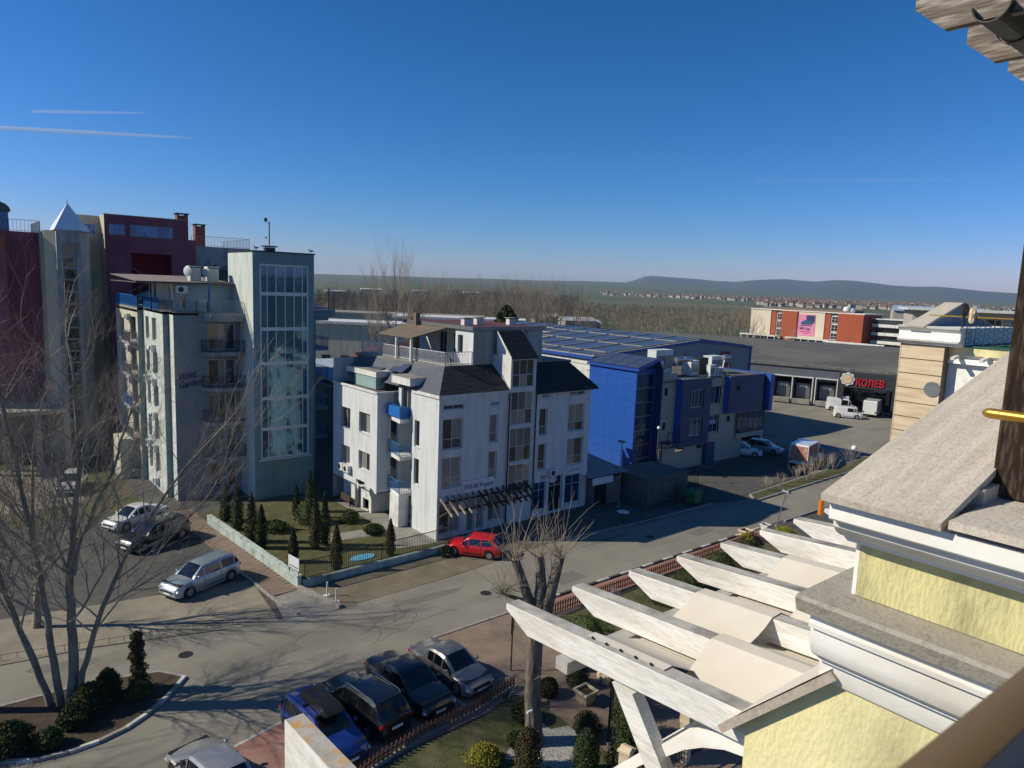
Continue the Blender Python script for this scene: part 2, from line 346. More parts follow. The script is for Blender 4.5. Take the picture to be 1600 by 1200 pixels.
# street: road strip parallel to x
road = [(-60, 31.5), (-20, 31.2), (-3, 31), (-3, 23), (19.2, 23), (19.4, 29.6), (200, 29.6), (200, 34.6), (58, 34.6), (53, 35.6), (44, 35.6), (34, 36.4), (25, 35.5), (17, 35.3), (11, 36.5), (5.4, 38.2), (1.6, 38.8), (-20, 41), (-60, 42)]
sheet('road', road, .004, MATS['asphalt'])
sheet('parking_lot', [(58.5, 36.4), (200, 36.4), (200, 80), (58.5, 80)], .0, MATS['asphalt'])
sheet('shop_forecourt', [(42.6, 35.7), (58, 35.7), (80, 37.2), (80, 45.2), (42.6, 45)], .008, MATS['asphalt_dark'])  # dark asphalt here deepens the building's shade by colour
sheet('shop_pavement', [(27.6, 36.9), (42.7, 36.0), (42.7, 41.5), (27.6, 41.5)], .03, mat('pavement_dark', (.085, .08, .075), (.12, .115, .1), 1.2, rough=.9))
sheet('dirt_verge', [(17.3, 35.3), (25, 35.55), (34, 36.45), (42, 36), (27.5, 38), (27.5, 41), (16.6, 39.2)], .01, MATS['earth'])
sheet('sandy_strip', [(-40, 40.6), (1.6, 38.9), (5.4, 38.3), (11, 36.6), (13.8, 35.6), (14.4, 42), (8, 43.0), (-2, 45), (-40, 50)], .012, MATS['sand'])
sheet('concrete_drive', [(13.9, 34.9), (17.1, 35.3), (16.6, 39.2), (14.6, 38.8)], .016, MATS['concrete'])
# repairs and manholes in the street
random.seed(17)
pmt = mat('asphalt_patch', (.15, .14, .12), (.18, .17, .145), 1.5, rough=.95, bump=.006, bs=60)
for k, (x, y, a, w_, h_) in enumerate([(12, 32.6, 8, 3.2, .9), (22, 33.8, -3, 4.5, .7), (31, 31.2, 2, 2.2, 1.3), (38, 34.6, 0, 5, .5), (46, 31.8, 4, 2.6, 1.0), (4, 37.2, -15, 3, .8), (66, 45, 20, 6, 1.2), (84, 52, -30, 7, 1.4), (98, 60, 12, 5, 2)]):
    MB().prism([(w_*.5*cos(t)*(1+.12*random.random()), h_*.5*sin(t)*(1+.2*random.random())) for t in [i*.6283 for i in range(10)]] if k % 2 else [(-w_/2, -h_/2), (w_/2, -h_/2), (w_/2, h_/2), (-w_/2, h_/2)], 'z', -.02, .009).o('asphalt_patch', pmt, None, (x, y, 0), a, kind='structure', label='darker repair patch in the road surface')
ck = MB()
for k in range(26):
    x = random.uniform(-4, 60); y = random.uniform(30.5, 35); a = random.choice((0, 1.57, random.random()*3)); 
    for q in range(9):
        x2 = x+cos(a)*.45; y2 = y+sin(a)*.45
        if 30 < y2 < 35.2: ck.bar((x, y, .004), (x2, y2, .004), .025, .006)
        x, y = x2, y2; a += random.uniform(-.5, .5)
ck.o('road_cracks', mat('crack_dark', (.05, .047, .042), rough=1), None, kind='stuff', label='tar sealed cracks wandering over the street')
for k, (x, y) in enumerate([(25.2, 32.3), (41.5, 33.2), (8.8, 35.0), (62, 40.5)]): MB().cyl((0, 0), .34, -.01, .012, 18).o('manhole_cover', MATS['dark_metal'], None, (x, y, 0), kind='structure', label='round iron manhole cover in the road')
# driveway of pavers beside the garden wall
DRV = [(14.3, 38.85), (16.35, 39.3), (15.2, 60), (14, 60)]
sheet('driveway_base', [(14.4, 38.9), (16.5, 39.2), (15.2, 58), (13.7, 58)], .022, MATS['paver_tan'])
pm = MB().box(0, .46, 0, .23, 0, .03).mesh('paver', MATS['paver_tan']); 
drv = thing('paved_driveway', 'herringbone tan block driveway between garden wall and gravel car park', 'driveway', (0, 0, .02)); drv['kind'] = 'structure'
pv = MB(); random.seed(3)
for j in range(78):
    for i in range(5):
        x = 14.62-.010*j+i*.47+(.23 if j % 2 else 0)-.1; y = 39.0+j*.24
        if x < 15.85-.01*j: pv.box(x, x+.455, y, y+.225, 0, .02+random.random()*.012)
pv.o('paver', MATS['paver_tan'], drv, kind='stuff')
sheet('grass_yard', [(-60, 60), (12.5, 60), (12.5, 135), (-60, 135)], -.012, MATS['lawn'])
sheet('gravel_yard', [(-60, 64), (9, 64), (9, 78), (-60, 78)], -.004, MATS['sand'])
sheet('garden_lawn', [(16.7, 39.5), (27.3, 39.8), (27.4, 55), (22, 56.5), (15.6, 56.5)], .02, MATS['lawn'])
sheet('garden_path', [(20.4, 45.4), (25.6, 44.6), (25.7, 46), (20.6, 47)], .026, MATS['concrete'])
sheet('garden_terrace', [(24.4, 41.5), (27.5, 41.0), (27.5, 54), (25.6, 54), (25.6, 46.5)], .032, MATS['concrete'])
MB().prism([(21.7+.9*cos(t*.5236), 41.4+.5*sin(t*.5236)) for t in range(12)], 'z', .01, .07).o('garden_pond', mat('pond_blue', (.05, .3, .5), (.08, .38, .6), 2, rough=.15), kind='structure', label='small light blue garden pond behind the iron fence')
# brick parking bays
sheet('parking_bay', [(6.5, 22.2), (19.0, 22.6), (19.3, 24.5), (19.6, 29.0), (19.1, 29.4), (10.9, 27.2), (6.5, 26.2)], .012, MATS['paver_red'])
for k, (x, y) in enumerate([(10.6, 26.6), (13.1, 27.0), (15.4, 27.6), (17.4, 28.2)]):
    MB().prism([(x-.05, 22.9), (x+.05, 22.9), (x+.05, y), (x-.05, y)], 'z', .0, .016).o('bay_line', MATS['line_white'], kind='structure')
MB().prism([(8.4, 26.55), (11.0, 27.15), (11.0, 27.28), (8.4, 26.68)], 'z', .0, .016).o('bay_line', MATS['line_white'], kind='structure')
sheet('pavement', [(26.5, 27.9), (26.5, 29.35), (50.5, 29.35), (50.5, 27.9)], .02, MATS['paver_red'])
sheet('corner_pavement', [(19.2, 24), (19.55, 29.35), (26.49, 29.35), (26.49, 27.75), (20.5, 21.5)], .02, MATS['paver_tan'])
sheet('hotel_path', [(20.2, 21), (25.8, 27.7), (28.6, 27.7), (28, 22), (26.5, 14), (18, 14), (17.4, 18.5)], .028, MATS['paver_tan'])
sheet('hotel_lawn', [(10, 10), (20.2, 10), (20.2, 22.2), (19.4, 22.9), (17.4, 22.4), (14.7, 22.3), (10, 21.6)], .035, MATS['lawn'])
sheet('street_lawn', [(28.6, 22.6), (48, 22.6), (48, 27.6), (26.4, 27.4)], .035, MATS['lawn'])
sheet('gravel_bed', [(18.4+(1.55+.28*sin(2.3*k)+.15*cos(5*k))*cos(k*.3142), 19.3+(1.45+.25*cos(1.7*k))*sin(k*.3142)) for k in range(20)], .045, MATS['gravel_white'])
# kerbs: alternating black and white stones along the street
def kerb(pts, name='kerb', mts=('kerb_white', 'asphalt_dark'), w=.16, h=.13, L=1.0, label=None):
    t = thing(name, label, 'kerb'); t['kind'] = 'structure'
    bl = {}
    for (x0, y0), (x1, y1) in zip(pts, pts[1:]):
        D = math.hypot(x1-x0, y1-y0); n = max(1, round(D/L)); a = math.degrees(math.atan2(y1-y0, x1-x0)); ln = D/n
        for k in range(n):
            mt = mts[(len(kids_(t))) % 2]; key = (round(ln, 2), mt)
            if key not in bl: bl[key] = MB().box(0, ln-.02, -w/2, w/2, -.1, h).mesh('kerb_stone', MATS[mt])
            add_(t, obj('kerb_stone', bl[key], t, (x0+(x1-x0)*k/n, y0+(y1-y0)*k/n, 0), a))
    return t
_k = {}
def kids_(t): return _k.setdefault(t.name, [])
def add_(t, o): _k.setdefault(t.name, []).append(o)
kerb([(19.6, 29.45), (27.5, 29.5)], mts=('kerb', 'kerb'), L=1.6, h=.06, label='low plain kerb at the end of the parking bays')
kerb([(27.6, 29.5), (50.5, 29.5)], label='black and white painted kerb along the hotel side pavement', L=1.1)
kerb([(54, 29.3), (95, 29.3)], mts=('kerb', 'kerb'), label='plain grey kerb beyond the planters', L=1.5)
kerb([(34.2, 36.5), (44, 35.8), (53, 35.7)], mts=('kerb', 'kerb'), label='low grey kerb in front of the shops', h=.08, L=1.2)
kerb([(16.3, 39.2), (17.2, 35.4)], mts=('kerb', 'kerb'), label='short concrete kerb below the white garden wall corner', h=.2, w=.2, L=.9)
kerb([(14.0, 46.9), (14.35, 41.9), (14.5, 38.9), (14.9, 35.95)], mts=('kerb', 'kerb'), label='light grey kerb between the paved driveway and parked van', h=.1, L=.9)
isl = [(8.2, 32.9), (7.2, 31.7), (6.15, 30.8), (5.26, 30.25), (4.25, 29.95), (3.2, 29.9), (2.1, 30.1), (1.1, 30.7), (-1, 31.6), (-3, 32.2)]
kerb(isl, label='curved kerb of white and grey stones round the tree island', L=.75, mts=('kerb_white', 'kerb'))
kerb([(8.2, 32.9), (7.4, 34.0), (5.4, 34.6), (3.8, 34.8), (1.4, 34.9), (-3, 35)], mts=('kerb', 'kerb'), label='plain rear kerb of the tree island', L=.9, h=.1)
sheet('tree_island', isl+[(-3, 35), (1.4, 34.85), (5.4, 34.55), (7.4, 33.95)], .08, MATS['soil'])
# grass tip by the car park
sheet('grass_island', [(57.3, 34.0), (58.5, 35.2), (80, 36.3), (110, 36.6), (110, 35.2), (75, 34.4)], .12, MATS['lawn'])
kerb([(57.2, 33.9), (75, 34.3), (110, 35.1)], mts=('kerb', 'kerb'), label='grey kerb along the grass strip at the car park', L=1.8, h=.14)
kerb([(57.2, 34.0), (58.4, 35.3), (80, 36.4), (110, 36.7)], mts=('kerb', 'kerb'), label='kerb on the far edge of the car park grass strip', L=1.8, h=.14)
# ================================================================ grey-white corner building
def roof_shingles(parent, P00, P10, P11, P01, rows, cols, mt, name='shingle'):
    """overlapping shingles on the quad P00-P10 (eave) P01-P11 (ridge), one joined part"""
    P00, P10, P11, P01 = map(Vector, (P00, P10, P11, P01)); nrm = (P10-P00).cross(P01-P00).normalized(); b = MB()
    for j in range(rows):
        a, c = j/rows, min(1, (j+1.25)/rows)
        for i in range(cols):
            u0, u1 = (i+.03)/cols, (i+.97)/cols
            def P(u, v, h): return (P00.lerp(P10, u)).lerp(P01.lerp(P11, u), v)+nrm*h
            h0 = .022+random.random()*.012
            A, B, Cc, D = P(u0, a, h0), P(u1, a, h0), P(u1, c, .008), P(u0, c, .008)
            b.quad(A, B, Cc, D); b.quad(P(u0, a, 0), P(u1, a, 0), B, A)
    o = b.o(name, mt, parent); o['kind'] = 'stuff'; return o
W = thing('apartment_building', 'grey white four storey corner building with dark shingle roof and property office', 'building', (27.54, 41.38, 0), .5)
FW_ = face(0, 0, 0); SG = MATS['stucco_grey']
hA = [(.35, 2.13, 6.64, 8.9), (.35, 2.06, 3.76, 6.05), (4.6, 5.4, 6.72, 8.88), (4.6, 5.4, 3.9, 6.05), (.38, 2.2, 9.54, 9.94), (4.6, 5.5, 9.5, 9.86), (.2, 2.1, .35, 2.6), (2.7, 3.4, .12, 2.6), (3.6, 4.3, .12, 2.6), (4.7, 6.0, .55, 2.6)]
wall(W, 'front_wall', FW_, 0, 6.38, 0, 10.62, hA, SG)
hS = [(6.55, 8.75, 10.8, 12.98), (6.5, 8.72, 7.87, 10.5), (6.5, 8.72, 4.95, 7.65), (6.5, 8.72, 2.25, 4.75)]
FS = face(0, -.12, 0); wall(W, 'stair_bay_wall', FS, 6.38, 8.95, 0, 13.22, hS, SG)
MB().box(6.38, 6.383, -.12, 2.2, 0, 13.2).box(8.947, 8.95, -.12, 2.2, 0, 13.2).tri((6.38, -.12, 13.2), (6.38, 1.7, 15.05), (6.38, 1.7, 13.2)).tri((8.95, -.12, 13.2), (8.95, 1.7, 13.2), (8.95, 1.7, 15.05)).o('stair_bay_side', MATS['white_paint'], W)
hC = [(9.6, 10.48, 6.74, 8.93), (9.6, 10.48, 3.88, 6.03), (12.83, 14.7, 6.71, 9.03), (12.83, 14.7, 3.85, 6.13), (9.75, 10.5, 9.75, 10.1), (12.9, 14.7, 9.75, 10.1), (9.3, 10.7, .5, 2.9), (10.95, 12.5, .12, 3.2), (12.8, 14.7, .5, 3.0)]
wall(W, 'front_wall', FW_, 8.95, 15.35, 0, 10.5, hC, SG)
for (a, c, e, g) in hA[:4]+hC[:4]:
    big = c-a > 1.2
    window(W, FW_, a, c, e, g, cols=2 if big else 1, rows=[.33], rec=.17)
for (a, c, e, g) in (hA[4], hA[5], hC[4], hC[5]): window(W, FW_, a, c, e, g, cols=2 if c-a > 1.2 else 1, rec=.12, sill=False)
for (a, c, e, g) in hS: window(W, FS, a, c, e, g, cols=3, rows=[.45], rec=.06)
for (a, c, e, g), cc in zip(hA[6:], (2, 1, 1, 2)): window(W, FW_, a, c, e, g, cols=cc, rec=.15, sill=False, name='shop_window')
window(W, FW_, *hC[6], cols=2, rows=[.7], rec=.15, gm=MATS['glass_blue'], name='shop_window'); window(W, FW_, *hC[7], cols=[.5], rows=[.72], rec=.15, gm=MATS['glass_dark'], name='shop_door')
window(W, FW_, *hC[8], cols=2, rows=[.68], rec=.15, gm=MATS['glass_blue'], name='shop_window')
for k, (x, z, s) in enumerate([(.45, .6, .5), (.9, .45, .35), (1.5, .5, .4), (3.95, .7, .5), (3.1, .9, .22), (4.0, 1.6, .3), (.4, 1.4, .3)]):
    MB().prism([(s*(.5+.16*sin(3*t)+.1*cos(5*t))*cos(t*.42), s*.7*(.5+.2*cos(2*t))*sin(t*.42)) for t in range(15)], 'y', .115, .12).o('red_window_decal', mat('decal_red', (.3, .04, .04), (.5, .45, .42), 9), W, (x, .0, z+.3))
# side and rear walls
FL0 = face(0, 0, -90)
def L(u): return face(u, 0, -90)
wall(W, 'side_wall', L(0), -3.5, 0, 0, 10.62, [(-3.2, -2.5, 6.4, 8.4), (-3.2, -2.5, 3.5, 5.5)], SG)
for z in (6.4, 3.5): window(W, L(0), -3.2, -2.5, z, z+2, gm=MATS['glass_dark'])
wall(W, 'recess_wall', face(0, 3.5, 0), 0, 2.3, 0, 10.6, [], SG) if 0 else None
# recess: back wall u=2.2, v 3.5..6.3
wall(W, 'recess_wall', L(2.2), -6.3, -3.5, 0, 10.6, [(-5.9, -4.6, z+.1, z+2.25) for z in (2.75, 5.6, 8.45)]+[(-4.3, -3.7, z+.1, z+2.25) for z in (2.75, 5.6)], SG)
for z in (2.75, 5.6, 8.45): window(W, L(2.2), -5.9, -4.6, z+.1, z+2.25, cols=2, gm=MATS['glass_dark'], sill=False, name='balcony_door')
wall(W, 'recess_return_wall', face(0, 3.5, 180), -2.2, 0, 0, 10.6, [], SG)
wall(W, 'recess_front_wall', face(0, 6.3, 0), -1.4, 2.2, 2.2, 10.0, [(-.2, .5, 6.0, 7.9), (-.2, .5, 3.0, 5)], SG)
for z in (6.0, 3.0): window(W, face(0, 6.3, 0), -.2, .5, z, z+1.9, gm=MATS['glass_dark'])
wins = [(-12.45, -10.7, 6.45, 8.15), (-9.2, -7.4, 6.55, 8.2), (-12.5, -10.75, 3.4, 4.95), (-9.25, -7.4, 3.55, 5.05)]
wall(W, 'wing_wall', L(-1.4), -13.8, -6.3, 2.1, 9.95, wins+[(-9.6, -8.2, 2.15, 2.6)], SG)
for q in wins: window(W, L(-1.4), *q, cols=2, rec=.2)
MB().box(-1.4, 2.2, 6.3, 13.8, 2.1, 2.11).o('wing_underside', SG, W)
wall(W, 'ground_wall', L(-.9), -12.8, -8.0, 0, 2.1, [(-9.4, -8.4, .1, 1.0)], MATS['white_paint']); wall(W, 'ground_wall', face(0, 8.0, 0), -.9, 2.2, 0, 2.1, [], SG)
wall(W, 'ground_wall', face(0, 6.29, 0), .6, 2.2, 0, 2.2, [], SG)
MB().box(-1.25, -.85, 9.95, 10.1, 0, 2.1).o('drain_pipe', MATS['grey_metal'], W)
MB().box(-.85, .05, 3.9, 5.2, 0, 2.45).o('balcony_pillar', MATS['white_paint'], W)
wall(W, 'rear_wall', face(0, 13.8, 180), -15.35, 1.4, 0, 12, [], SG); wall(W, 'right_wall', face(15.35, 0, 90), 0, 13.8, 0, 10.6, [], SG)
for k, z in enumerate((2.6, 5.45, 8.3)):
    MB().prism([(-.8, 3.95), (2.2, 3.95), (2.2, 6.3), (-.4, 6.3)], 'z', z-.28, z).o('balcony_slab', MATS['white_paint'], W)
    railing(W, [(1.9, 3.98), (-.75, 3.98), (-.4, 6.25)], z, .95, MATS['blue_rail'], sp=.19, r=.009)
    if k == 2: MB().box(-.72, 1.9, 4.03, 4.06, z+.12, z+.9).box(-.7, -.66, 4.1, 6.2, z+.12, z+.9).o('balcony_screen', mat('blue_screen', (.02, .14, .45), rough=.4), W)
ac_unit(W, L(-1.4), -12.3, 2.85); ac_unit(W, L(-1.4), -11.3, 2.85); ac_unit(W, face(0, 6.3, 0), 1.1, 1.3, -.02); ac_unit(W, FW_, 10.75, 3.25); ac_unit(W, L(2.2), -4.2, 7.2)
dish(W, (-1.75, 7.2, 2.3), 60, .38); dish(W, (-1.75, 8.6, 2.35), 75, .3)
MB().box(-1.3, 0, 10.4, 12.2, .4, .48).box(-1.25, -1.2, 10.4, 12.2, .5, .95).box(-1.2, -1.1, 10.5, 10.6, 0, .4).box(-1.2, -1.1, 12.0, 12.1, 0, .4).o('garden_bench', MATS['wood_dark'], None, (27.2, 41.3, 0), .5, label='dark wooden bench against the ground floor wall under the overhanging wing', cat='bench')
# cornices
MB().box(-.12, 6.38, -.15, .05, 10.42, 10.66).box(-.12, .05, .05, 3.5, 10.42, 10.66).box(8.95, 15.5, -.1, .05, 10.3, 10.5).o('cornice', MATS['white_paint'], W)
MB().box(-1.5, -1.3, 6.25, 13.9, 9.95, 10.1).box(-1.5, 2.2, 6.2, 6.35, 9.95, 10.1).o('cornice', MATS['white_paint'], W)
for u, z0, z1 in ((6.3, 0, 10.5), (9.02, 0, 10.6)): MB().cyl((u, -.2), .055, z0, z1, 8).o('drain_pipe', MATS['dark_metal'], W)
# mansard roofs with shingles
SH = MATS['shingle']
def mans(P00, P10, P11, P01, rows, cols):
    MB().quad(P00, P10, P11, P01).o('roof_slope', SH, W); roof_shingles(W, P00, P10, P11, P01, rows, cols, SH)
mans((-.1, -.12, 10.66), (6.38, -.12, 10.66), (6.38, 2.2, 12.4), (1.88, 2.2, 12.4), 15, 30)
mans((8.95, -.4, 10.35), (15.8, -.4, 10.35), (14.6, 2.2, 12.35), (8.95, 2.2, 12.35), 15, 30)
MB().quad((15.8, -.4, 10.35), (15.8, 13.8, 10.35), (14.6, 12, 12.35), (14.6, 2.2, 12.35)).box(8.95, 15.8, -.42, -.36, 10.2, 10.34).o('roof_slope', SH, W)
mans((6.32, -.35, 13.0), (9.02, -.35, 13.0), (8.9, 1.75, 15.08), (6.4, 1.75, 15.08), 12, 12)
MB().quad((-.1, 13.8, 10.6), (-.1, -.12, 10.66), (1.88, 2.2, 12.4), (.6, 13.1, 12.4)).o('roof_slope', mat('roof_bluegrey', (.06, .072, .095), (.085, .095, .12), 1, rough=.6), W)
MB().quad((-1.4, 13.8, 9.97), (-1.4, 6.3, 9.97), (0, 6.3, 9.97), (0, 13.8, 9.97)).o('roof_terrace', MATS['roof_felt'], W)
# terrace floor + penthouse
MB().prism([(1.88, 2.2), (15, 2.2), (15, 13.6), (.5, 13.6)], 'z', 12.2, 12.42).o('terrace_floor', MATS['concrete'], W)
F2 = face(0, 2.25, 0); wall(W, 'penthouse_wall', F2, 4.5, 11.6, 12.4, 15.1, [], mat('stucco_stained', (.33, .33, .32), (.42, .43, .44), .7, rough=.9, dirt=((.1, .075, .045), .85, .35, (2.5, 2.5, .2))))
wall(W, 'penthouse_wall', L(4.5), -4.6, -2.25, 12.4, 15.1, [(-4.3, -3.6, 13.1, 14.6)], SG); window(W, L(4.5), -4.3, -3.6, 13.1, 14.6, gm=MATS['glass_dark'])
wall(W, 'penthouse_wall', face(0, 4.6, 180), -5.6, -4.5, 12.4, 15.1, [], SG)
wall(W, 'penthouse_wall', L(5.6), -12, -4.6, 12.4, 15.1, [(-6.6, -5.4, 12.5, 14.6), (-8.6, -7.4, 12.5, 14.6)], MATS['white_paint'])
for a in (-6.6, -8.6): window(W, L(5.6), a, a+1.2, 12.5, 14.6, cols=2, gm=MATS['glass_dark'], name='terrace_door', sill=False)
wall(W, 'penthouse_wall', face(11.6, 0, 90), 2.25, 12, 12.4, 15.1, [], SG); wall(W, 'penthouse_wall', face(0, 12, 180), -11.6, -5.6, 12.4, 15.1, [], SG)
MB().prism([(4.3, 2.05), (11.8, 2.05), (11.8, 12.2), (4.3, 12.2)], 'z', 15.1, 15.28).o('penthouse_roof', MATS['roof_red'], W)
MB().box(4.28, 11.82, 2.03, 2.06, 15.05, 15.33).box(4.27, 4.3, 2.05, 12.2, 15.05, 15.33).o('roof_edge', MATS['grey_metal'], W)
for x, y in ((5.3, 4.6), (7.0, 5.2), (10.1, 4.8)): ch = MB().box(x, x+.75, y, y+.45, 15.28, 15.75).o('chimney', MATS['white_paint'], W); MB().box(x-.08, x+.83, y-.08, y+.53, 15.8, 15.88).box(x+.05, x+.15, y+.1, y+.3, 15.75, 15.8).box(x+.6, x+.7, y+.1, y+.3, 15.75, 15.8).o('chimney_cap', MATS['concrete'], ch)
MB().quad((1.1, 5.6, 14.3), (4.6, 5.6, 15.1), (4.6, 11.2, 15.1), (1.1, 11.2, 14.3)).quad((1.1, 5.6, 14.22), (1.1, 11.2, 14.22), (4.6, 11.2, 15.02), (4.6, 5.6, 15.02)).quad((1.1, 5.6, 14.22), (4.6, 5.6, 15.02), (4.6, 5.6, 15.1), (1.1, 5.6, 14.3)).quad((1.1, 5.6, 14.22), (1.1, 5.6, 14.3), (1.1, 11.2, 14.3), (1.1, 11.2, 14.22)).o('canopy', MATS['roof_brown'], W)
for x, y in ((1.3, 6.0), (1.3, 8.2), (1.3, 10.8), (1.6, 6.4)): MB().box(x-.07, x+.07, y-.07, y+.07, 12.42, 14.3).o('post', MATS['white_paint'], W)
MB().box(3.9, 4.3, 9.5, 9.9, 12.4, 16.0).o('chimney', MATS['roof_brown'], W)
railing(W, [(4.45, 2.35), (2.0, 2.35), (1.0, 13.3), (5, 13.4)], 12.42, 1.0, MATS['white_pvc'], sp=.14)
# dormers on the side slope
MB().prism([(-.6, 8.0), (1.6, 8.0), (1.6, 13.0), (-.6, 13.0)], 'z', 10.98, 11.42).o('dormer_roof', MATS['white_paint'], W)
MB().prism([(-.62, 7.98), (.3, 7.98), (.3, 13.02), (-.62, 13.02)], 'z', 11.42, 11.44).o('dormer_top', MATS['concrete'], W)
wall(W, 'dormer_wall', L(.3), -12.6, -8.3, 9.97, 11, [(-12.0, -8.6, 10.0, 10.95)], SG); window(W, L(.3), -12, -8.6, 10.0, 10.95, cols=3, sill=False)
MB().box(-.5, -.47, 8.2, 11.8, 10.02, 10.95).box(-.47, .3, 8.2, 8.23, 10.02, 10.95).o('glass_screen', mat('green_glass', (.28, .42, .4), rough=.1, spec=.8), W)
MB().prism([(-.55, 3.05), (1.9, 3.05), (1.9, 5.7), (-.55, 5.7)], 'z', 10.94, 11.5).o('dormer_roof', MATS['white_paint'], W)
MB().prism([(-.57, 3.03), (1.5, 3.03), (1.5, 5.72), (-.57, 5.72)], 'z', 11.5, 11.52).o('dormer_top', MATS['concrete'], W)
wall(W, 'dormer_wall', L(.1), -5.7, -3.5, 8.3, 10.95, [(-5.3, -3.9, 8.5, 10.8)], SG); window(W, L(.1), -5.3, -3.9, 8.5, 10.8, cols=2, gm=MATS['glass_dark'], sill=False)
spm = MB().box(0, 2.0, 0, 1.0, 0, .05).mesh('solar_panel', MATS['solar_panel'])
for x, y, z, ry in ((.0, 12.2, 11.3, -18), (.0, 11.15, 11.3, -18), (.0, 10.1, 11.3, -18), (.0, 9.05, 11.3, -18), (.5, 7.0, 11.5, -30), (.5, 5.9, 11.55, -35), (-.2, 14.0, 10.2, -25)):
    obj('solar_panel', spm, W, (x, y, z), rot=(0, R(ry), 0))
def scrawl(p, mt, x0, x1, z0, z1, n):
    b = MB(); w_ = (x1-x0)/n
    for k in range(n): b.bar((x0+k*w_, -.028, z0), (x0+k*w_+w_*.35, -.028, z1), .03, .008).bar((x0+k*w_+w_*.35, -.028, z1), (x0+k*w_+w_*.8, -.028, z0+.1*(z1-z0)), .03, .008)
    return b.o('sign_script', mt, p)
# sign, office pergola
sg = MB().box(0, 2.95, -.03, .03, 0, .9).o('sign_board', MATS['sign_white'], W, (2.2, -.05, 3.2))
text(sg, 'VIVA BG Property', .52, MATS['sign_navy'], (.08, -.035, .26), (pi/2, 0, 0), .004, sx=.71, shear=.25, bold=.006)
sg = MB().box(0, 1.8, -.02, .02, 0, .62).o('sign_board', MATS['sign_white'], W, (12.9, -.04, 3.1)); scrawl(sg, mat('sign_maroon', (.3, .03, .04)), .25, 1.6, .18, .45, 5)
sg = MB().box(0, 1.3, -.02, .02, 0, .5).o('sign_board', MATS['sign_white'], W, (9.35, -.04, 2.9))
MB().box(.55, 1.2, -.024, -.02, .28, .46).o('sign_print', mat('decal_pink', (.45, .12, .13)), sg); MB().cyl((.7, .14), .07, -.026, -.021, 10, ax='y').cyl((1.0, .14), .07, -.026, -.021, 10, ax='y').o('sign_print', MATS['sign_navy'], sg)
sg = MB().prism([(.42*cos(t*.5236), .24*sin(t*.5236)) for t in range(12)], 'y', -.03, .0).o('oval_sign', MATS['sign_white'], W, (11.35, -.02, 2.9)); scrawl(sg, MATS['sign_navy'], -.28, .28, -.06, .08, 4)
PG = thing('office_pergola', 'dark weathered wooden pergola with pale beam ends over the office shop front', 'pergola', (27.54, 41.38, 0), .5)
for k in range(15):
    x = .15+k*.58; MB().prism([(-1.75, 2.28), (-1.65, 2.18), (-.06, 3.1-.0), (-.06, 3.24)], 'x', x, x+.11).o('beam', mat('wood_pale', (.42, .36, .29), (.12, .08, .06), 3, rough=.85) if k < 6 else MATS['wood_dark'], PG)
MB().box(.05, 8.6, -.4, -.28, 2.78, 2.92).box(.05, 8.6, -1.2, -1.08, 2.33, 2.45).o('cross_beam', MATS['wood_dark'], PG)
for x in (.15, 2.4, 4.7, 7.0): MB().bar((x, -.02, 1.75), (x, -1.1, 2.4), .09).o('brace', MATS['wood_dark'], PG)
# ================================================================ Violet Garden block
V = thing('apartment_tower_block', 'pale green six storey block with tall gridded stair window and wall lettering', 'building', (20.18, 57.49, 0), 0)
GR = MATS['stucco_green']
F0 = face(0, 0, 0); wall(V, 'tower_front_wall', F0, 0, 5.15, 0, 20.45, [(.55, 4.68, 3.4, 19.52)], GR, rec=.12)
zs = [3.4, 5.94, 8.52, 11.43, 14.26, 17.13, 19.52]; cf = [(x-.55)/4.13 for x in (1.18, 1.9, 2.67, 3.43, 4.15)]
for a, c in zip(zs, zs[1:]): window(V, F0, .55, 4.68, a+.005, c-.005, cols=cf, rec=.06, gm=MATS['glass_tower'], fw=.13, sill=False)
MB().box(.3, 4.9, -.12, -.003, 3.28, 3.38).o('window_ledge', MATS['stucco_grey'], V)
wall(V, 'tower_side_wall', L(0), -6.0, 0, 0, 20.45, [], mat('stucco_greenwhite', (.56, .60, .55), (.50, .54, .50), .8, rough=.92, bump=.004, bs=30, dirt=((.2, .24, .22), .5, .6, (2, 2, .3))))  # paler copy of the block's stucco, sunlight on the left faces put into its colour
wall(V, 'tower_side_wall', face(5.15, 0, 90), 0, 6, 0, 20.45, [], GR); wall(V, 'tower_rear_wall', face(0, 6, 180), -5.15, 0, 15, 20.45, [], GR)
MB().box(-.08, 5.23, -.08, 6.08, 20.45, 20.55).o('tower_roof', MATS['dark_metal'], V)
c_ = MB().box(2.2, 3.0, 3, 3.6, 20.55, 20.95).box(2.05, 3.15, 2.85, 3.75, 21.0, 21.1).o('chimney', MATS['dark_metal'], V); MB().tube([(2.6, 3.3, 21.1), (2.6, 3.3, 23.1)], .05, 6).bar((2.6, 3.3, 22.9), (2.35, 3.3, 23.25), .03).box(2.2, 2.4, 3.2, 3.4, 23.1, 23.4).box(2.25, 2.35, 3.2, 3.3, 21.7, 21.85).o('antenna', MATS['dark_metal'], c_)
hT = []; T3 = face(0, 3.2, 0)
for k in range(5): z = 12.35-2.93*k; hT += [(-2.6, -1.2, z, z+2.15), (-1.15, -.4, z, z+2.15)]
wall(V, 'lettering_wall', T3, -5.2, 0, 0, 15.35, hT, mat('stucco_shadegrey', (.26, .28, .285), (.22, .24, .245), .8, rough=.92, bump=.004, bs=30, dirt=((.2, .2, .19), .5, .5, (2, 2, .3))))  # stucco darkened so its colour carries part of this wall's shade
for i, h in enumerate(hT): window(V, T3, *h, cols=[.62] if i % 2 == 0 else 1, rec=.14, sill=False, name='balcony_door', gm=MATS['glass'] if i % 2 == 0 else MATS['glass_dark'])
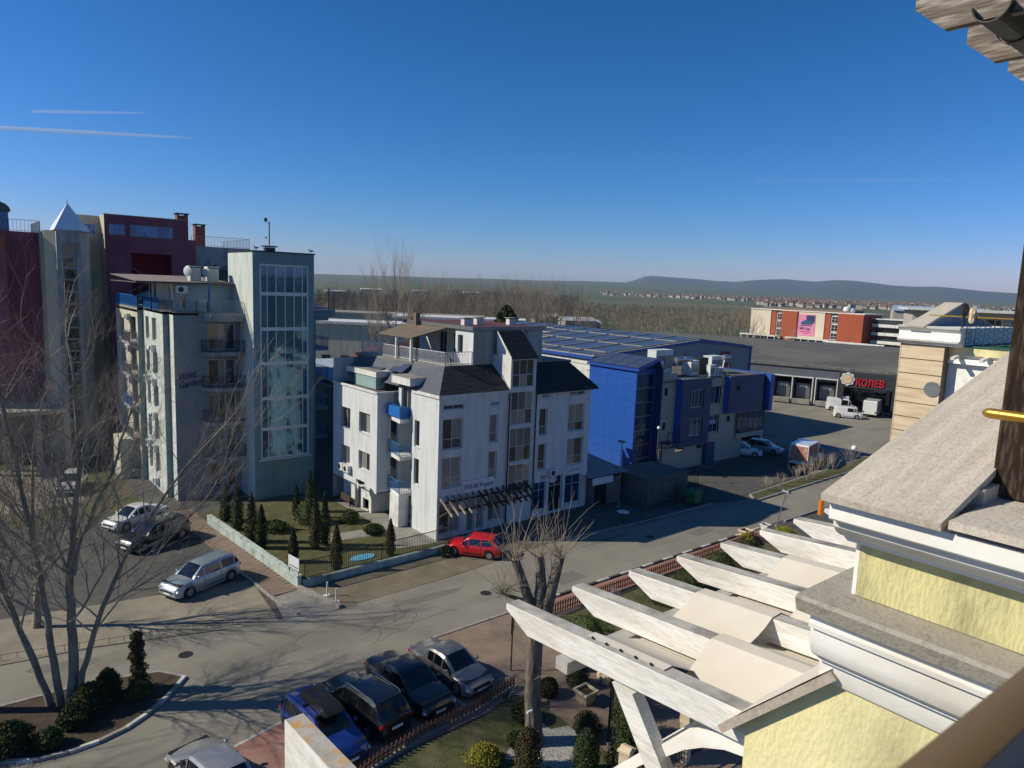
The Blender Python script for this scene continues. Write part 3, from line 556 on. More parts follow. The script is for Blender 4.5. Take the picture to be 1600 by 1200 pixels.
for z in (12.25, 9.3, 6.45, 3.45):
    MB().prism([(-3.2, 3.2), (-2.6, 2.0), (0, 1.9), (0, 3.2)], 'z', z-.32, z).o('balcony_slab', MATS['slab_concrete'], V)
    railing(V, [(-3.1, 3.15), (-2.6, 2.06), (-.04, 1.96)], z, .95, MATS['dark_metal'], sp=.12)
MB().prism([(-3.3, 3.25), (-2.7, 2.0), (0, 1.9), (0, 3.25)], 'z', 14.75, 15.38).o('balcony_slab', MATS['slab_concrete'], V)
for txt, x, z in (('Violet', -4.95, 9.95), ('Garden', -4.9, 9.25)): text(V, txt, .8, mat('letter_violet', (.03, .025, .09)), (x, 3.17, z), (pi/2, R(-10), 0), .02, shear=.35, sx=.72)
SC = MATS['stucco_greenwhite']
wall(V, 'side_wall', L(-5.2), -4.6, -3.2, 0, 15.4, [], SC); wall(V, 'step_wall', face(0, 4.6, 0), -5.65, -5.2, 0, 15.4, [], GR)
w2 = [(-8.2, -6.6, 1.4+2.86*k, 3.3+2.86*k) for k in range(5)]; w3 = [(-10.4, -9.3, 1.4+2.86*k, 3.3+2.86*k) for k in range(5)]
wall(V, 'side_wall', L(-5.65), -11.3, -4.6, 0, 15.4, w2+w3, SC)
for q in w2+w3: window(V, L(-5.65), *q, rec=.2, gm=MATS['glass'])
wall(V, 'step_wall', face(0, 11.3, 0), -6.1, -5.65, 0, 15.4, [], GR)
w4 = [(-18.5, -16.8, 1.4+2.86*k, 2.75+2.86*k) for k in range(5)]; w5 = [(-14.3, -12.0, 1.0+2.86*k, 3.1+2.86*k) for k in range(5)]
wall(V, 'side_wall', L(-6.1), -20.5, -11.3, 0, 15.0, w4+w5, MATS['stucco_cream'])
for q in w4: window(V, L(-6.1), *q, rec=.2)
for i, q in enumerate(w5):
    window(V, L(-6.1), *q, cols=2, rec=.25, gm=MATS['glass_dark'], name='balcony_door', sill=False); z = q[2]-.1
    MB().box(-6.75, -6.1, 11.7, 14.6, z-.2, z).o('balcony_slab', MATS['slab_concrete'], V); railing(V, [(-6.12, 11.75), (-6.7, 11.75), (-6.7, 14.55), (-6.12, 14.55)], z, .9, MATS['grey_metal'] if i != 2 else MATS['blue_rail'], sp=.14)
    ac_unit(V, L(-6.1), -14.9, z+1.8); ac_unit(V, L(-6.1), -18.3, z-.45); ac_unit(V, L(-5.65), -8.0, z-.45); 
    if i % 2: ac_unit(V, L(-5.65), -10.2, z-.4)
wall(V, 'rear_wall', face(0, 20.5, 180), -5.15, 6.1, 0, 15, [], GR); wall(V, 'east_wall', face(5.15, 0, 90), 6, 20.5, 0, 15, [], GR)
MB().prism([(-5.2, 3.2), (0, 3.2), (5.15, 6), (5.15, 20.5), (-6.1, 20.5), (-6.1, 11.3), (-5.65, 11.3), (-5.65, 4.6), (-5.2, 4.6)], 'z', 15.2, 15.42).o('terrace_floor', MATS['concrete'], V)
MB().box(-7.6, -5.6, 12.5, 15.5, 0, 3.6).o('entrance_porch', MATS['stucco_cream'], V)
railing(V, [(-.1, 2.1), (-2.9, 2.1), (-3.4, 3.3), (-5.2, 3.3), (-5.6, 6)], 15.42, .95, MATS['grey_metal'], sp=.14); railing(V, [(-.02, 1.9), (-.02, 6)], 15.4, .02, MATS['grey_metal'], sp=2) if 0 else None
rl = railing(V, [(-5.65, 6.0), (-5.65, 11.3), (-6.05, 11.3), (-6.05, 20.4)], 15.42, 1.0, MATS['blue_rail'], sp=.14); MB().box(-5.63, -5.6, 6.4, 11.2, 15.55, 16.35).box(-6.03, -6.0, 11.4, 20.3, 15.35, 16.35).o('railing_screen', MATS['blue_screen'], rl)
# penthouse and corrugated roof
wall(V, 'penthouse_wall', face(0, 5, 0), -4.7, 0, 15.4, 17.7, [(-4.2, -3.7, 15.5, 17.3)], mat('penthouse_blue', (.36, .46, .5), (.3, .4, .44), 1, rough=.8)); window(V, face(0, 5, 0), -4.2, -3.7, 15.5, 17.3, sill=False)
wall(V, 'penthouse_wall', L(-4.7), -13, -5, 15.4, 17.7, [(-6.6, -5.8, 15.5, 17.3)], MATS['white_paint']); window(V, L(-4.7), -6.6, -5.8, 15.5, 17.3, gm=MATS['glass_dark'], sill=False)
for x in (-2.3,): MB().box(x-.06, x+.06, 3.6, 3.72, 15.42, 17.7).o('post', MATS['blue_trim'], V)
for x, y in ((-7.9, 6.8), (-7.4, 7.6)): MB().box(x+1.9, x+2.0, y, y+.1, 15.42, 17.7).o('post', MATS['dark_metal'], V)
rb = MB()
for k in range(46):
    x = -7.6+k*.165; z0 = 17.78; rb.quad((x, 4.2, z0), (x+.08, 4.2, z0+.06), (x+.08, 14, z0+.5), (x, 14, z0+.44)); rb.quad((x+.08, 4.2, z0+.06), (x+.165, 4.2, z0), (x+.165, 14, z0+.44), (x+.08, 14, z0+.5))
rb.box(-7.6, 0, 4.2, 14, 17.66, 17.72).o('corrugated_roof', mat('corrugated_brown', (.16, .13, .125), (.11, .09, .09), 1, rough=.6), V)
for x in (-3.2, -1.75):
    c_ = MB().box(x, x+.85, 5.6, 6.4, 17.8, 19.0).box(x-.08, x+.93, 5.52, 6.48, 19.08, 19.16).o('chimney', SC, V); dish(c_, (x-.3, 5.5, 18.7), -60, .42)
ac_unit(V, face(0, 5, 0), -4.6, 16.9, -.3)
# rear east wings
for x1, y0, z1, y1 in ((8.4, 7, 15.2, 15), (7.6, 8.5, 17.0, 16)):
    MB().box(5.15, x1, y0, y1, 0, z1).o('east_wing', GR, V)
for k in range(5):
    z = 3.2+2.9*k; MB().box(8.4, 9.9, 7.4, 11.5, z-.3, z).o('balcony_slab', GR, V); railing(V, [(8.4, 7.45), (9.85, 7.45), (9.85, 11.5)], z, .95, MATS['blue_trim'], sp=.18)
MB().box(5.2, 10.2, 6.6, 7.0, 14.9, 15.6).o('east_parapet', GR, V); railing(V, [(5.2, 6.8), (10.2, 6.8)], 15.6, 1.0, MATS['dark_metal'], sp=.2)
for x in (6.6, 7.3, 9.6): MB().box(x, x+.08, 6.8, 6.88, 15.6, 17.6).o('post', MATS['dark_metal'], V)
# gulls on the roof edge
def gull(x, y, z, rz, label):
    g = thing('gull', label, 'gull', (x, y, z), rz, 'gulls on the tower roof')
    MB().ball((0, 0, .2), .1, 8, 6, rz=.09).xf(Matrix.Diagonal((2.0, .9, 1, 1))).o('body', MATS['white_paint'], g, smooth=60)
    MB().ball((.2, 0, .34), .055, 8, 6).tube([(.1, 0, .22), (.2, 0, .34)], [.06, .045], 8).o('head', MATS['white_paint'], g, smooth=60)
    MB().prism([(-.3, .24), (.1, .3), (.08, .2), (-.1, .18)], 'y', -.1, -.07).prism([(-.3, .24), (.1, .3), (.08, .2), (-.1, .18)], 'y', .07, .1).o('wings', MATS['grey_metal'], g)
    MB().tube([(.25, 0, .34), (.33, 0, .32)], [.018, .005], 5).bar((0, .03, 0), (0, .03, .15), .015).bar((0, -.03, 0), (0, -.03, .15), .015).o('beak_and_legs', MATS['gold'], g)
gull(20.5, 57.6, 20.55, 200, 'white gull standing on the left roof corner of the tall stair tower'); gull(25.1, 57.6, 20.55, 160, 'white gull standing on the right roof corner of the tall stair tower')
# ================================================================ plum hotel behind
Pk = thing('plum_hotel', 'large dark plum and beige hotel with glazed stair shaft and silver pyramid', 'hotel', (13.54, 82.15, 0), 0)
PL = MATS['stucco_plum']; BG = MATS['stucco_beige']
hp = [(.95, 2.45, 22.1, 23.2), (2.87, 7.0, 22.05, 23.25), (2.9, 6.75, 16.0, 20.4)]
wall(Pk, 'plum_wall', F0, .55, 8.2, 0, 24.05, hp, PL, rec=.3); wall(Pk, 'plum_wall', F0, 8.2, 9.2, 0, 22.05, [], PL)
window(Pk, F0, *hp[0], cols=3, rec=.1, sill=False, fm=MATS['grey_metal'], gm=MATS['glass_blue']); window(Pk, F0, *hp[1], cols=[.14, .28, .47, .62, .77, .9], rec=.1, sill=False, fm=MATS['grey_metal'], gm=MATS['glass_blue'])
MB().box(2.9, 6.75, 2.6, 2.7, 13, 20.4).box(2.8, 2.9, .3, 2.7, 13, 20.4).box(6.75, 6.85, .3, 2.7, 13, 20.4).box(2.8, 6.85, .3, 2.7, 20.4, 20.5).o('loggia_recess', MATS['stucco_red'], Pk)
MB().prism([(1.4, 15.3), (5.6, 17.3), (5.6, 16.9), (1.4, 14.6)], 'y', -2.2, -.5).o('outside_stair', MATS['slab_concrete'], Pk); b = MB()
b.bar((1.5, -2.2, 16.1), (5.2, -2.2, 18.1), .06).bar((2.9, -.3, 18.9), (4.6, -.3, 17.8), .05).bar((5.2, -2.2, 18.1), (8.3, -2.2, 18.1), .06)
for k in range(9): b.bar((1.6+k*.8, -2.2, 15.4+min(k, 5)*.4), (1.6+k*.8, -2.2, 16.15+min(k, 4.6)*.43), .04)
b.o('stair_railing', MATS['grey_metal'], Pk)
MB().box(.55, 9.2, .4, 14, 22, 22.1).box(.5, 8.25, -.06, .12, 24.05, 24.15).o('roof_slab', MATS['concrete'], Pk)
wall(Pk, 'plum_side_wall', L(.55), -2.4, 0, 0, 24.05, [], MATS['stucco_cream']); wall(Pk, 'beige_recess_wall', face(0, 2.4, 0), -2.5, .55, 0, 24.0, [(-1.3, .2, 22.0, 23.2)], BG); window(Pk, face(0, 2.4, 0), -1.3, .2, 22.0, 23.2, cols=4, rows=2, rec=.1, gm=MATS['glass_blue'], sill=False)
MB().box(.55, 9.2, 8, 8.1, 20, 24.0).o('rear_wall', PL, Pk)
for x, y, z, h in ((7.6, .8, 22.05, 3.1), (10.9, 6.2, 21.6, 2.9)):
    c_ = MB().box(x, x+1.1, y, y+.9, z, z+h-.5).o('chimney', MATS['brick_red'], Pk); MB().box(x-.12, x+1.22, y-.12, y+1.02, z+h-.35, z+h-.25).box(x, x+.2, y, y+.9, z+h-.5, z+h-.35).box(x+.9, x+1.1, y, y+.9, z+h-.5, z+h-.35).o('chimney_cap', MATS['dark_metal'], c_)
# grey rear block with slatted pergola and railing
G_ = MATS['slab_concrete']; MB().box(9.2, 15.6, 1.5, 12, 0, 21.55).o('grey_block', G_, Pk); railing(Pk, [(9.2, 1.6), (15.5, 1.6), (15.5, 11)], 21.55, 1.1, MATS['grey_metal'], sp=.35)
sb = MB()
for k in range(16): sb.box(9.4+k*.36, 9.52+k*.36, 1.2, 1.3, 16.5, 19.3+.3*(k % 3 == 0))
sb.box(9.3, 15.2, 1.3, 1.42, 17, 17.12).box(9.3, 15.2, 1.3, 1.42, 18.8, 18.92).o('slatted_screen', MATS['dark_metal'], Pk)
# stair shaft tower: rounded beige sides + glazed slot + pyramid
def arc(cx, cy, r, a0, a1, n): return [(cx+r*cos(R(a0+(a1-a0)*k/n)), cy+r*sin(R(a0+(a1-a0)*k/n))) for k in range(n+1)]
MB().prism([(-2.05, -2.6)]+arc(-2.9, -.6, 2.0, -60, 10, 8)+[(-1.2, 3), (-4.6, 3), (-4.8, -1.6), (-3.6, -2.6)], 'z', 0, 22.05).o('shaft_walls', BG, Pk, smooth=35)
MB().box(-3.95, -3.55, -2.95, -2.4, 0, 22.1).box(-2.35, -2.0, -2.95, -2.4, 0, 22.1).box(-3.55, -2.35, -2.95, -2.4, 20.9, 22.1).o('shaft_frame', MATS['slab_concrete'], Pk)
FG = face(0, -2.85, 0)
for k in range(18): window(Pk, FG, -3.55, -2.35, 20.9-1.13*(k+1), 20.9-1.13*k-.01, rec=.05, gm=MATS['glass_dark'], fm=MATS['grey_metal'], sill=False, fw=.09)
pa = (-2.7, -1.2, 24.75); q = [(-4.1, -3.1, 22.1), (-1.9, -3.1, 22.1), (-.9, -1.6, 22.1), (-1.2, 1.0, 22.1), (-4.1, 1.0, 22.1)]; b = MB()
for k in range(5): b.tri(q[k], q[(k+1) % 5], pa)
b.o('pyramid_roof', mat('zinc', (.78, .8, .84), (.7, .72, .76), 2, rough=.4, metal=.0), Pk); MB().tube([pa, (-2.7, -1.2, 25.1)], .03, 5).o('finial', MATS['grey_metal'], Pk)
# left plum wing
MB().box(-12.5, -4.75, .6, 14, 0, 21.85).o('left_wing', PL, Pk); MB().box(-4.95, -4.72, -.6, .6, 0, 21.9).o('cream_fin', MATS['stucco_cream'], Pk); railing(Pk, [(-12.4, .7), (-4.8, .7), (-4.8, 8)], 21.85, 1.1, MATS['grey_metal'], sp=.3)
MB().box(-9.0, -7.7, -.9, .58, 12.2, 21.4).o('brick_bay', PL, Pk); MB().box(-9.02, -7.68, -.92, .58, 20.2, 21.5).o('brick_band', MATS['brick_red'], Pk)
b = MB(); pts = [(1.3*cos(pi*k/8), .9*sin(pi*k/8)) for k in range(9)]; b.prism([(x, z+1.8) for x, z in pts], 'y', 1.0, 3.0).o('roof_kiosk_top', mat('teal_dark', (.05, .1, .1)), Pk, (-8.3, 0, 21.9)); MB().box(-1.1, 1.1, 1.2, 2.8, 0, 1.8).o('roof_kiosk', MATS['glass_blue'], Pk, (-8.3, 0, 21.85))
MB().box(-12.6, -3.9, -4.5, .6, 5.0, 5.4).o('entrance_canopy', MATS['stucco_cream'], Pk)
for x in (-12, -9, -6.5, -4.2): MB().box(x, x+.5, -4.4, -3.9, 0, 5.0).o('canopy_column', MATS['stucco_cream'], Pk)
wall(Pk, 'side_wall', L(.55), -14, -2.4, 0, 21.9, [], PL)
# ================================================================ blue glass office
B = thing('blue_office', 'blue panelled office block with glazed corner stair and rooftop air units', 'building', (54.46, 45.31, 0), -1)
BP = MATS['beige_panel']; NV = MATS['navy_panel']
def panel_wall(parent, F, s0, s1, z0, z1, mt, pw=1.2, ph=.9, holes=(), name='cladding_panel', t=.03, cap=300):
    """cladding made of separate sheets with open joints over a dark backing"""
    wall(parent, 'backing_wall', F, s0, s1, z0, z1, list(holes), MATS['black_clad'], rec=.2)
    nx = max(1, round((s1-s0)/pw)); nz = max(1, round((z1-z0)/ph)); cache = {}
    for i in range(nx):
        for j in range(nz):
            a = s0+(s1-s0)*i/nx; c = s0+(s1-s0)*(i+1)/nx; e = z0+(z1-z0)*j/nz; g = z0+(z1-z0)*(j+1)/nz
            segs = [(a, c, e, g)]
            for h in holes:
                new = []
                for (a1, c1, e1, g1) in segs:
                    if h[1] <= a1 or h[0] >= c1 or h[3] <= e1 or h[2] >= g1: new.append((a1, c1, e1, g1)); continue
                    if h[0] > a1: new.append((a1, h[0], e1, g1))
                    if h[1] < c1: new.append((h[1], c1, e1, g1))
                    x0, x1 = max(a1, h[0]), min(c1, h[1])
                    if h[2] > e1: new.append((x0, x1, e1, h[2]))
                    if h[3] < g1: new.append((x0, x1, h[3], g1))
                segs = new
            for (a1, c1, e1, g1) in segs:
                if c1-a1 < .06 or g1-e1 < .06: continue
                k = (round(c1-a1, 2), round(g1-e1, 2))
                if k not in cache: cache[k] = MB().box(.008, c1-a1-.008, -t, -.004, .008, g1-e1-.008).mesh(name, mt)
                obj(name, cache[k], parent, fpt(F, a1, e1), math.degrees(F[2]))
# left blue wall and glass stair corner
panel_wall(B, L(-.3), -7.6, -.9, 0, 10.75, MATS['blue_panel'], 1.35, 1.1)
FGt = face(0, .9, 0)
wall(B, 'corner_frame_wall', FGt, -.3, 2.5, 0, 10.9, [(-.15, 2.35, .1, 10.3)], MATS['blue_trim'], rec=.1)
for k in range(7): window(B, FGt, -.15, 2.35, .1+1.457*k, .1+1.457*(k+1)-.01, cols=3, rec=.05, gm=MATS['glass_blue'], fm=MATS['grey_metal'], fw=.06, sill=False)
MB().box(2.5, 2.6, 0, 7.6, 0, 11.6).o('corner_side_wall', NV, B)
MB().quad((-.6, .5, 10.8), (2.75, .5, 11.75), (2.75, 7.8, 11.75), (-.6, 7.8, 10.8)).quad((-.6, .5, 10.6), (-.6, 7.8, 10.6), (2.75, 7.8, 11.55), (2.75, .5, 11.55)).quad((-.6, .5, 10.6), (2.75, .5, 11.55), (2.75, .5, 11.75), (-.6, .5, 10.8)).quad((-.6, .5, 10.6), (-.6, .5, 10.8), (-.6, 7.8, 10.8), (-.6, 7.8, 10.6)).o('shed_roof', MATS['blue_trim'], B)
MB().tri((-.3, .9, 10.75), (2.5, .9, 10.75), (2.5, .9, 11.6)).o('shed_gable', NV, B)
sp2 = MB().box(0, 1.0, 0, 1.66, 0, .04).mesh('solar_panel', MATS['solar_panel'])
for i in range(3):
    for j in range(4): obj('solar_panel', sp2, B, (-.45+i*1.04, .65+j*1.75, 10.92+i*.295), rot=(0, R(-15.8), 0))
# front wall
FB = face(0, 0, 0)
wn = [(3.3, 3.75, 8.0, 8.75), (3.3, 3.75, 4.4, 5.15)]
panel_wall(B, face(0, .3, 0), 2.6, 5.2, 2.4, 10.2, BP, 1.3, 1.3, wn)
for q in wn: window(B, face(0, .3, 0), *q, gm=MATS['glass_dark'], sill=False, fm=MATS['dark_metal'])
wb = [(6.5, 8.75, 6.55, 8.45), (6.6, 8.75, 3.5, 5.4)]
panel_wall(B, face(0, -.55, 0), 5.1, 10.0, 2.5, 9.6, NV, 1.25, 1.2, wb)
for q in wb: window(B, face(0, -.55, 0), *q, cols=[.2, .4, .7], rec=.15, gm=MATS['glass_blue'], sill=False)
panel_wall(B, L(5.1), -1.2, .55, 2.5, 9.6, MATS['blue_panel'], 1.2, 1.2); MB().box(5.1, 10, -.55, .9, 2.46, 2.5).box(5.1, 10, -.5, .9, 9.6, 9.64).o('bay_soffit', MATS['grey_metal'], B)
wc = [(10.3, 12.5, 6.6, 8.55), (10.3, 12.5, 3.4, 5.35)]
panel_wall(B, FB, 10.0, 15.6, 2.4, 9.4, BP, 1.4, 1.0, wc+[(13.9, 14.5, 4.4, 5.0)])
for q in wc: window(B, FB, *q, cols=[.3, .62], rec=.15, gm=MATS['glass_blue'], sill=False)
window(B, FB, 13.9, 14.5, 4.4, 5.0, gm=MATS['glass_dark'], fm=MATS['dark_metal'], sill=False)
panel_wall(B, face(0, -.7, 0), 13.05, 19.6, 5.5, 9.6, NV, 1.3, 1.2, [(14.2, 14.9, 8.0, 8.5)]); window(B, face(0, -.7, 0), 14.2, 14.9, 8.0, 8.5, gm=MATS['glass_dark'], fm=MATS['dark_metal'], sill=False)
panel_wall(B, L(13.05), .0, .7, 5.5, 9.6, MATS['blue_panel'], 1.2, 1.2); MB().box(13.05, 19.6, -.7, .4, 5.45, 5.5).o('bay_soffit', MATS['grey_metal'], B)
MB().box(15.6, 21.0, -.3, -.1, 2.35, 2.9).o('glazing_sill', BP, B)
window(B, face(0, -.3, 0), 15.6, 20.9, 2.9, 5.45, cols=5, rows=[.2], rec=0, gm=MATS['glass_blue'], fm=MATS['dark_metal'], sill=False, name='ribbon_window')
window(B, face(0, -.2, 0), 19.65, 20.9, 5.5, 9.3, cols=1, rows=3, rec=0, gm=MATS['glass_dark'], fm=MATS['dark_metal'], sill=False)
MB().box(20.9, 21.6, -.8, 10, 5.2, 9.5).o('blue_end_fin', MATS['blue_panel'], B)
wall(B, 'ground_wall', face(0, -.05, 0), 2.6, 11.5, 0, 2.45, [(5.2, 6.6, 1.9, 2.3), (8.8, 9.8, 1.9, 2.3)], BP); MB().box(9.9, 11.4, -.55, -.06, 0, 2.4).o('entrance_box', NV, B)
wall(B, 'ground_wall', face(0, .1, 0), 11.5, 17.3, 0, 2.45, [], BP); wall(B, 'ground_wall', face(17.3, 0, 90), .1, 11, 0, 5.4, [], BP); wall(B, 'end_wall', face(21, 0, 90), -.3, 11, 2.4, 9.4, [], BP)
MB().box(2.6, 21, -.02, 11, 9.38, 9.45).o('flat_roof', MATS['roof_felt'], B); MB().box(17.3, 21, -.28, 11, 2.38, 2.44).o('overhang_soffit', BP, B)
MB().box(2.6, 5.1, .28, .42, 10.2, 10.26).box(10, 13, -.05, .1, 9.4, 9.5).box(13, 19.6, -.75, -.55, 9.6, 9.66).o('parapet_cap', MATS['grey_metal'], B)
MB().box(2.9, 4.3, -1.4, .3, 3.1, 3.2).o('entrance_balcony', NV, B); railing(B, [(2.9, -1.35), (4.25, -1.35), (4.25, .2)], 3.2, .9, MATS['dark_metal'], sp=.5)
MB().box(2.75, 2.85, -.3, -.2, 0, 3.1).o('post', MATS['dark_metal'], B)
# rooftop equipment: each is its own thing
def rooftop(u, v, z=9.45): return (54.46+u*cos(R(-1))-v*sin(R(-1)), 45.31+u*sin(R(-1))+v*cos(R(-1)), z)
def hvac(u, v, w_, d, h, label, fan=None):
    t = thing('air_handling_unit', label, 'air conditioner', rooftop(u, v), -1, 'air units on the blue office roof')
    MB().box(0, w_, 0, d, .12, h).o('casing', MATS['white_pvc'], t); MB().box(-.03, w_+.03, -.03, d+.03, h, h+.06).o('casing_top', MATS['white_pvc'], t)
    MB().box(.05, w_-.05, .05, d-.05, 0, .118).o('base_frame', MATS['dark_metal'], t)
    if fan: MB().cyl((w_*.45, h*.52), fan, -.03, -.004, 16, ax='y').o('fan_grille', MATS['grey_metal'], t); MB().cyl((-d*.5+0, h*.52), .01, 0, .01, 4, ax='y') 
    else: MB().box(.1, w_-.1, -.02, -.003, h*.3, h*.8).o('louvre', MATS['grey_metal'], t)
hvac(4.4, 2.6, 1.7, 1.2, 2.9, 'tallest white air unit beside the glazed corner on the blue office'); hvac(6.6, 3.4, 1.5, 1.2, 2.8, 'second tall white air unit behind the round water tanks')
hvac(9.3, 1.8, 1.3, 1.1, 1.7, 'white air unit just right of the round water tanks'); hvac(11.0, .5, 1.0, .5, 1.3, 'square white condenser with round fan at the roof edge', .36); hvac(12.3, .35, .8, .4, 1.0, 'smaller white condenser with round fan at the roof edge', .28)
hvac(14.6, 3.0, 2.0, 1.2, 1.9, 'wide white air unit behind the sloping solar tube rack'); 
t = thing('air_handling_unit', 'black box air unit standing behind the two fan condensers', 'air conditioner', rooftop(11.9, 2.6), -1, 'air units on the blue office roof'); MB().box(0, 1.5, 0, 1.2, 0, 1.9).o('casing', MATS['black_plastic'], t); MB().box(.2, 1.3, -.03, -.003, .8, 1.6).o('louvre', MATS['dark_metal'], t)
for i, (u, lb) in enumerate(((5.9, 'solar water heater with two round silver tanks on the blue roof'), (14.2, 'solar water heater on tilted rack near the right roof end'))):
    t = thing('solar_water_heater', lb, 'water heater', rooftop(u, .6), -1)
    for k in range(2 if i == 0 else 1): MB().tube([(.4+k*1.4, .9, 2.0), (1.5+k*1.4, .9, 2.0)], .3, 14).o('tank', MATS['rim'], t, smooth=40)
    rk = MB()
    for k in range(9): rk.bar((-.9+.1*k, .1+.08*k, .3), (.6+.1*k, .8+.08*k, 1.85), .045)
    rk.o('collector_tubes', MATS['white_pvc'] if i else MATS['grey_metal'], t); MB().bar((.4, .9, 0), (.4, .9, 1.8), .07).bar((1.5, .9, 0), (1.5, .9, 1.8), .07).bar((-.9, .1, 0), (-.9, .1, .35), .06).o('stand', MATS['grey_metal'], t)
# ================================================================ supermarket hall with solar roof
H = thing('supermarket_hall', 'long corrugated hall behind the blue office with a roof of solar panels', 'hall', (54.46, 45.31, 0), -1)
v0 = 12.0; uL, uP, uR = 4.6, 24.5, 35.6; zL, zP, zR = 10.8, 12.4, 11.3; vE = 50
b = MB(); n = 90
for k in range(n):
    a = uL+(uR-uL)*k/n; c = uL+(uR-uL)*(k+1)/n; zt = lambda u: zL+(zP-zL)*(u-uL)/(uP-uL) if u < uP else zP+(zR-zP)*(u-uP)/(uR-uP); mth = (a+c)/2
    b.quad((a, v0, 0), (mth, v0-.05, 0), (mth, v0-.05, zt(mth)), (a, v0, zt(a))); b.quad((mth, v0-.05, 0), (c, v0, 0), (c, v0, zt(c)), (mth, v0-.05, zt(mth)))
b.o('gable_wall', MATS['grey_corrug'], H)
wall(H, 'side_wall', L(uL), -vE, -v0, 0, zL, [], MATS['white_paint']); wall(H, 'side_wall', face(uR, 0, 90), v0, vE, 0, zR, [], MATS['grey_corrug'])
MB().quad((uL-.3, v0-.3, zL), (uP, v0-.3, zP), (uP, vE, zP), (uL-.3, vE, zL)).quad((uP, v0-.3, zP), (uR+.3, v0-.3, zR), (uR+.3, vE, zR), (uP, vE, zP)).o('roof_sheets', mat('roof_dark', (.3, .31, .31), (.38, .38, .37), .5, rough=.6), H)
MB().quad((uL-.3, v0-.32, zL-.3), (uP, v0-.32, zP-.3), (uP, v0-.32, zP+.05), (uL-.3, v0-.32, zL+.05)).quad((uP, v0-.32, zP-.3), (uR+.3, v0-.32, zR-.3), (uR+.3, v0-.32, zR+.05), (uP, v0-.32, zP+.05)).box(uR, uR+.3, v0-.3, vE, zR-.35, zR-.02).box(uR-.1, uR+.2, v0-.3, v0-.1, 0, zR-.3).box(uL-.5, uL-.3, v0-.3, vE, zL-.3, zL+.02).o('blue_trim', MATS['blue_trim'], H)
MB().box(uL-.1, uL, v0, vE, zL-1.0, zL-.35).o('white_band', MATS['white_paint'], H)
sl = math.degrees(math.atan2(zP-zL, uP-uL)); cell = MB().box(0, 1.9, 0, 3.7, 0, .06).mesh('solar_panel', MATS['solar_panel']); cnt = 0
for j in range(9):
    for i in range(9):
        if (i*7+j*5) % 19 == 3: continue
        if cnt >= 290: break
        u = uL+.5+i*2.15; obj('solar_panel', cell, H, (u, v0+.6+j*4.15, zL+(zP-zL)*(u-uL)/(uP-uL)+.1), rot=(0, R(-sl), 0)); cnt += 1
sl2 = math.degrees(math.atan2(zR-zP, uR-uP))
for j in range(9):
    for i in range(5): u = uP+.4+i*2.15; obj('solar_panel', cell, H, (u, v0+.6+j*4.15, zP+(zR-zP)*(u-uP)/(uR-uP)+.1), rot=(0, R(-sl2), 0))
b = MB()
for j in range(10):
    y = v0+.2+j*4.15; b.bar((uL, y, zL+.17), (uP, y, zP+.17), .16)
for j in range(9):
    for i in range(1, 10, 3): u = uL+.5+i*2.15-.16; zz = zL+(zP-zL)*(u-uL)/(uP-uL)+.2; b.bar((u, v0+.6+j*4.15, zz), (u, v0+4.2+j*4.15, zz), .12)
b.o('roof_walkways', MATS['concrete'], H)
text(H, 'PLAZA', 1.1, MATS['sign_red'], (28.9, v0-.15, 9.95), (pi/2, 0, 0), .06, sx=.62, bold=.03); text(H, 'SUPERMARKET', 1.1, MATS['sign_red'], (26.6, v0-.15, 8.35), (pi/2, 0, 0), .06, sx=.62, bold=.03)
# ================================================================ dark wholesale hall with loading docks
K = thing('wholesale_hall', 'black clad wholesale hall with loading docks and red lettering', 'hall', (115.47, 66.81, 0), -70.55)
BC = MATS['black_clad']; Fk = face(0, 0, 0); dk = [(-.1, 2.7, 1.0, 4.5), (3.15, 6.0, .95, 4.5), (6.95, 9.9, .9, 4.3)]
wall(K, 'dock_wall', Fk, -26, 10.6, 0, 6.5, dk, MATS['navy_grey'] if 'navy_grey' in MATS else mat('navy_grey', (.085, .095, .115), (.1, .11, .13), .4, rough=.7), rec=1.2)
for a, c, e, g in dk:
    b = MB(); t_ = .14
    b.box(a-.3, a-.3+t_, -.6, .02, .4, 4.9).box(c+.16, c+.3, -.6, .02, .4, 4.9).box(a-.16, c+.16, -.6, .02, 4.76, 4.9); f_ = b.o('dock_frame', MATS['white_paint'], K)
    d_ = MB().box(a+.3, c-.3, .9, 1.0, 1.0, 3.6).o('dock_door', MATS['grey_metal'], K); MB().box(a+.8, c-.8, .86, .89, 2.9, 3.3).o('door_window', MATS['white_pvc'], d_)
    MB().box(a, c, -.9, -.02, .2, 1.0).o('dock_bumper', MATS['concrete'], K)
MB().box(10.6, 11.4, -3.2, 0, 0, 6.5).o('loading_bay_side', BC, K); MB().box(11.4, 18.6, -3.2, -2.9, 4.1, 6.4).o('sign_fascia', BC, K); MB().box(11.4, 18.6, -2.9, 3, 6.3, 6.5).o('canopy_roof', BC, K)
wall(K, 'shopfront_wall', face(0, 2, 0), 11.4, 18.6, 0, 6.3, [(12.2, 18.0, .2, 3.9)], BC); window(K, face(0, 2, 0), 12.2, 18.0, .2, 3.9, cols=5, rows=[.7], gm=MATS['glass_dark'], fm=MATS['grey_metal'], sill=False, name='shopfront')
MB().box(18.6, 34, -4.0, 0, 0, 6.5).o('right_block', BC, K)
text(K, 'КОЛЕВ', 1.55, MATS['sign_red'], (13.1, -3.3, 4.55), (pi/2, 0, 0), .06, sx=.8, bold=.035)
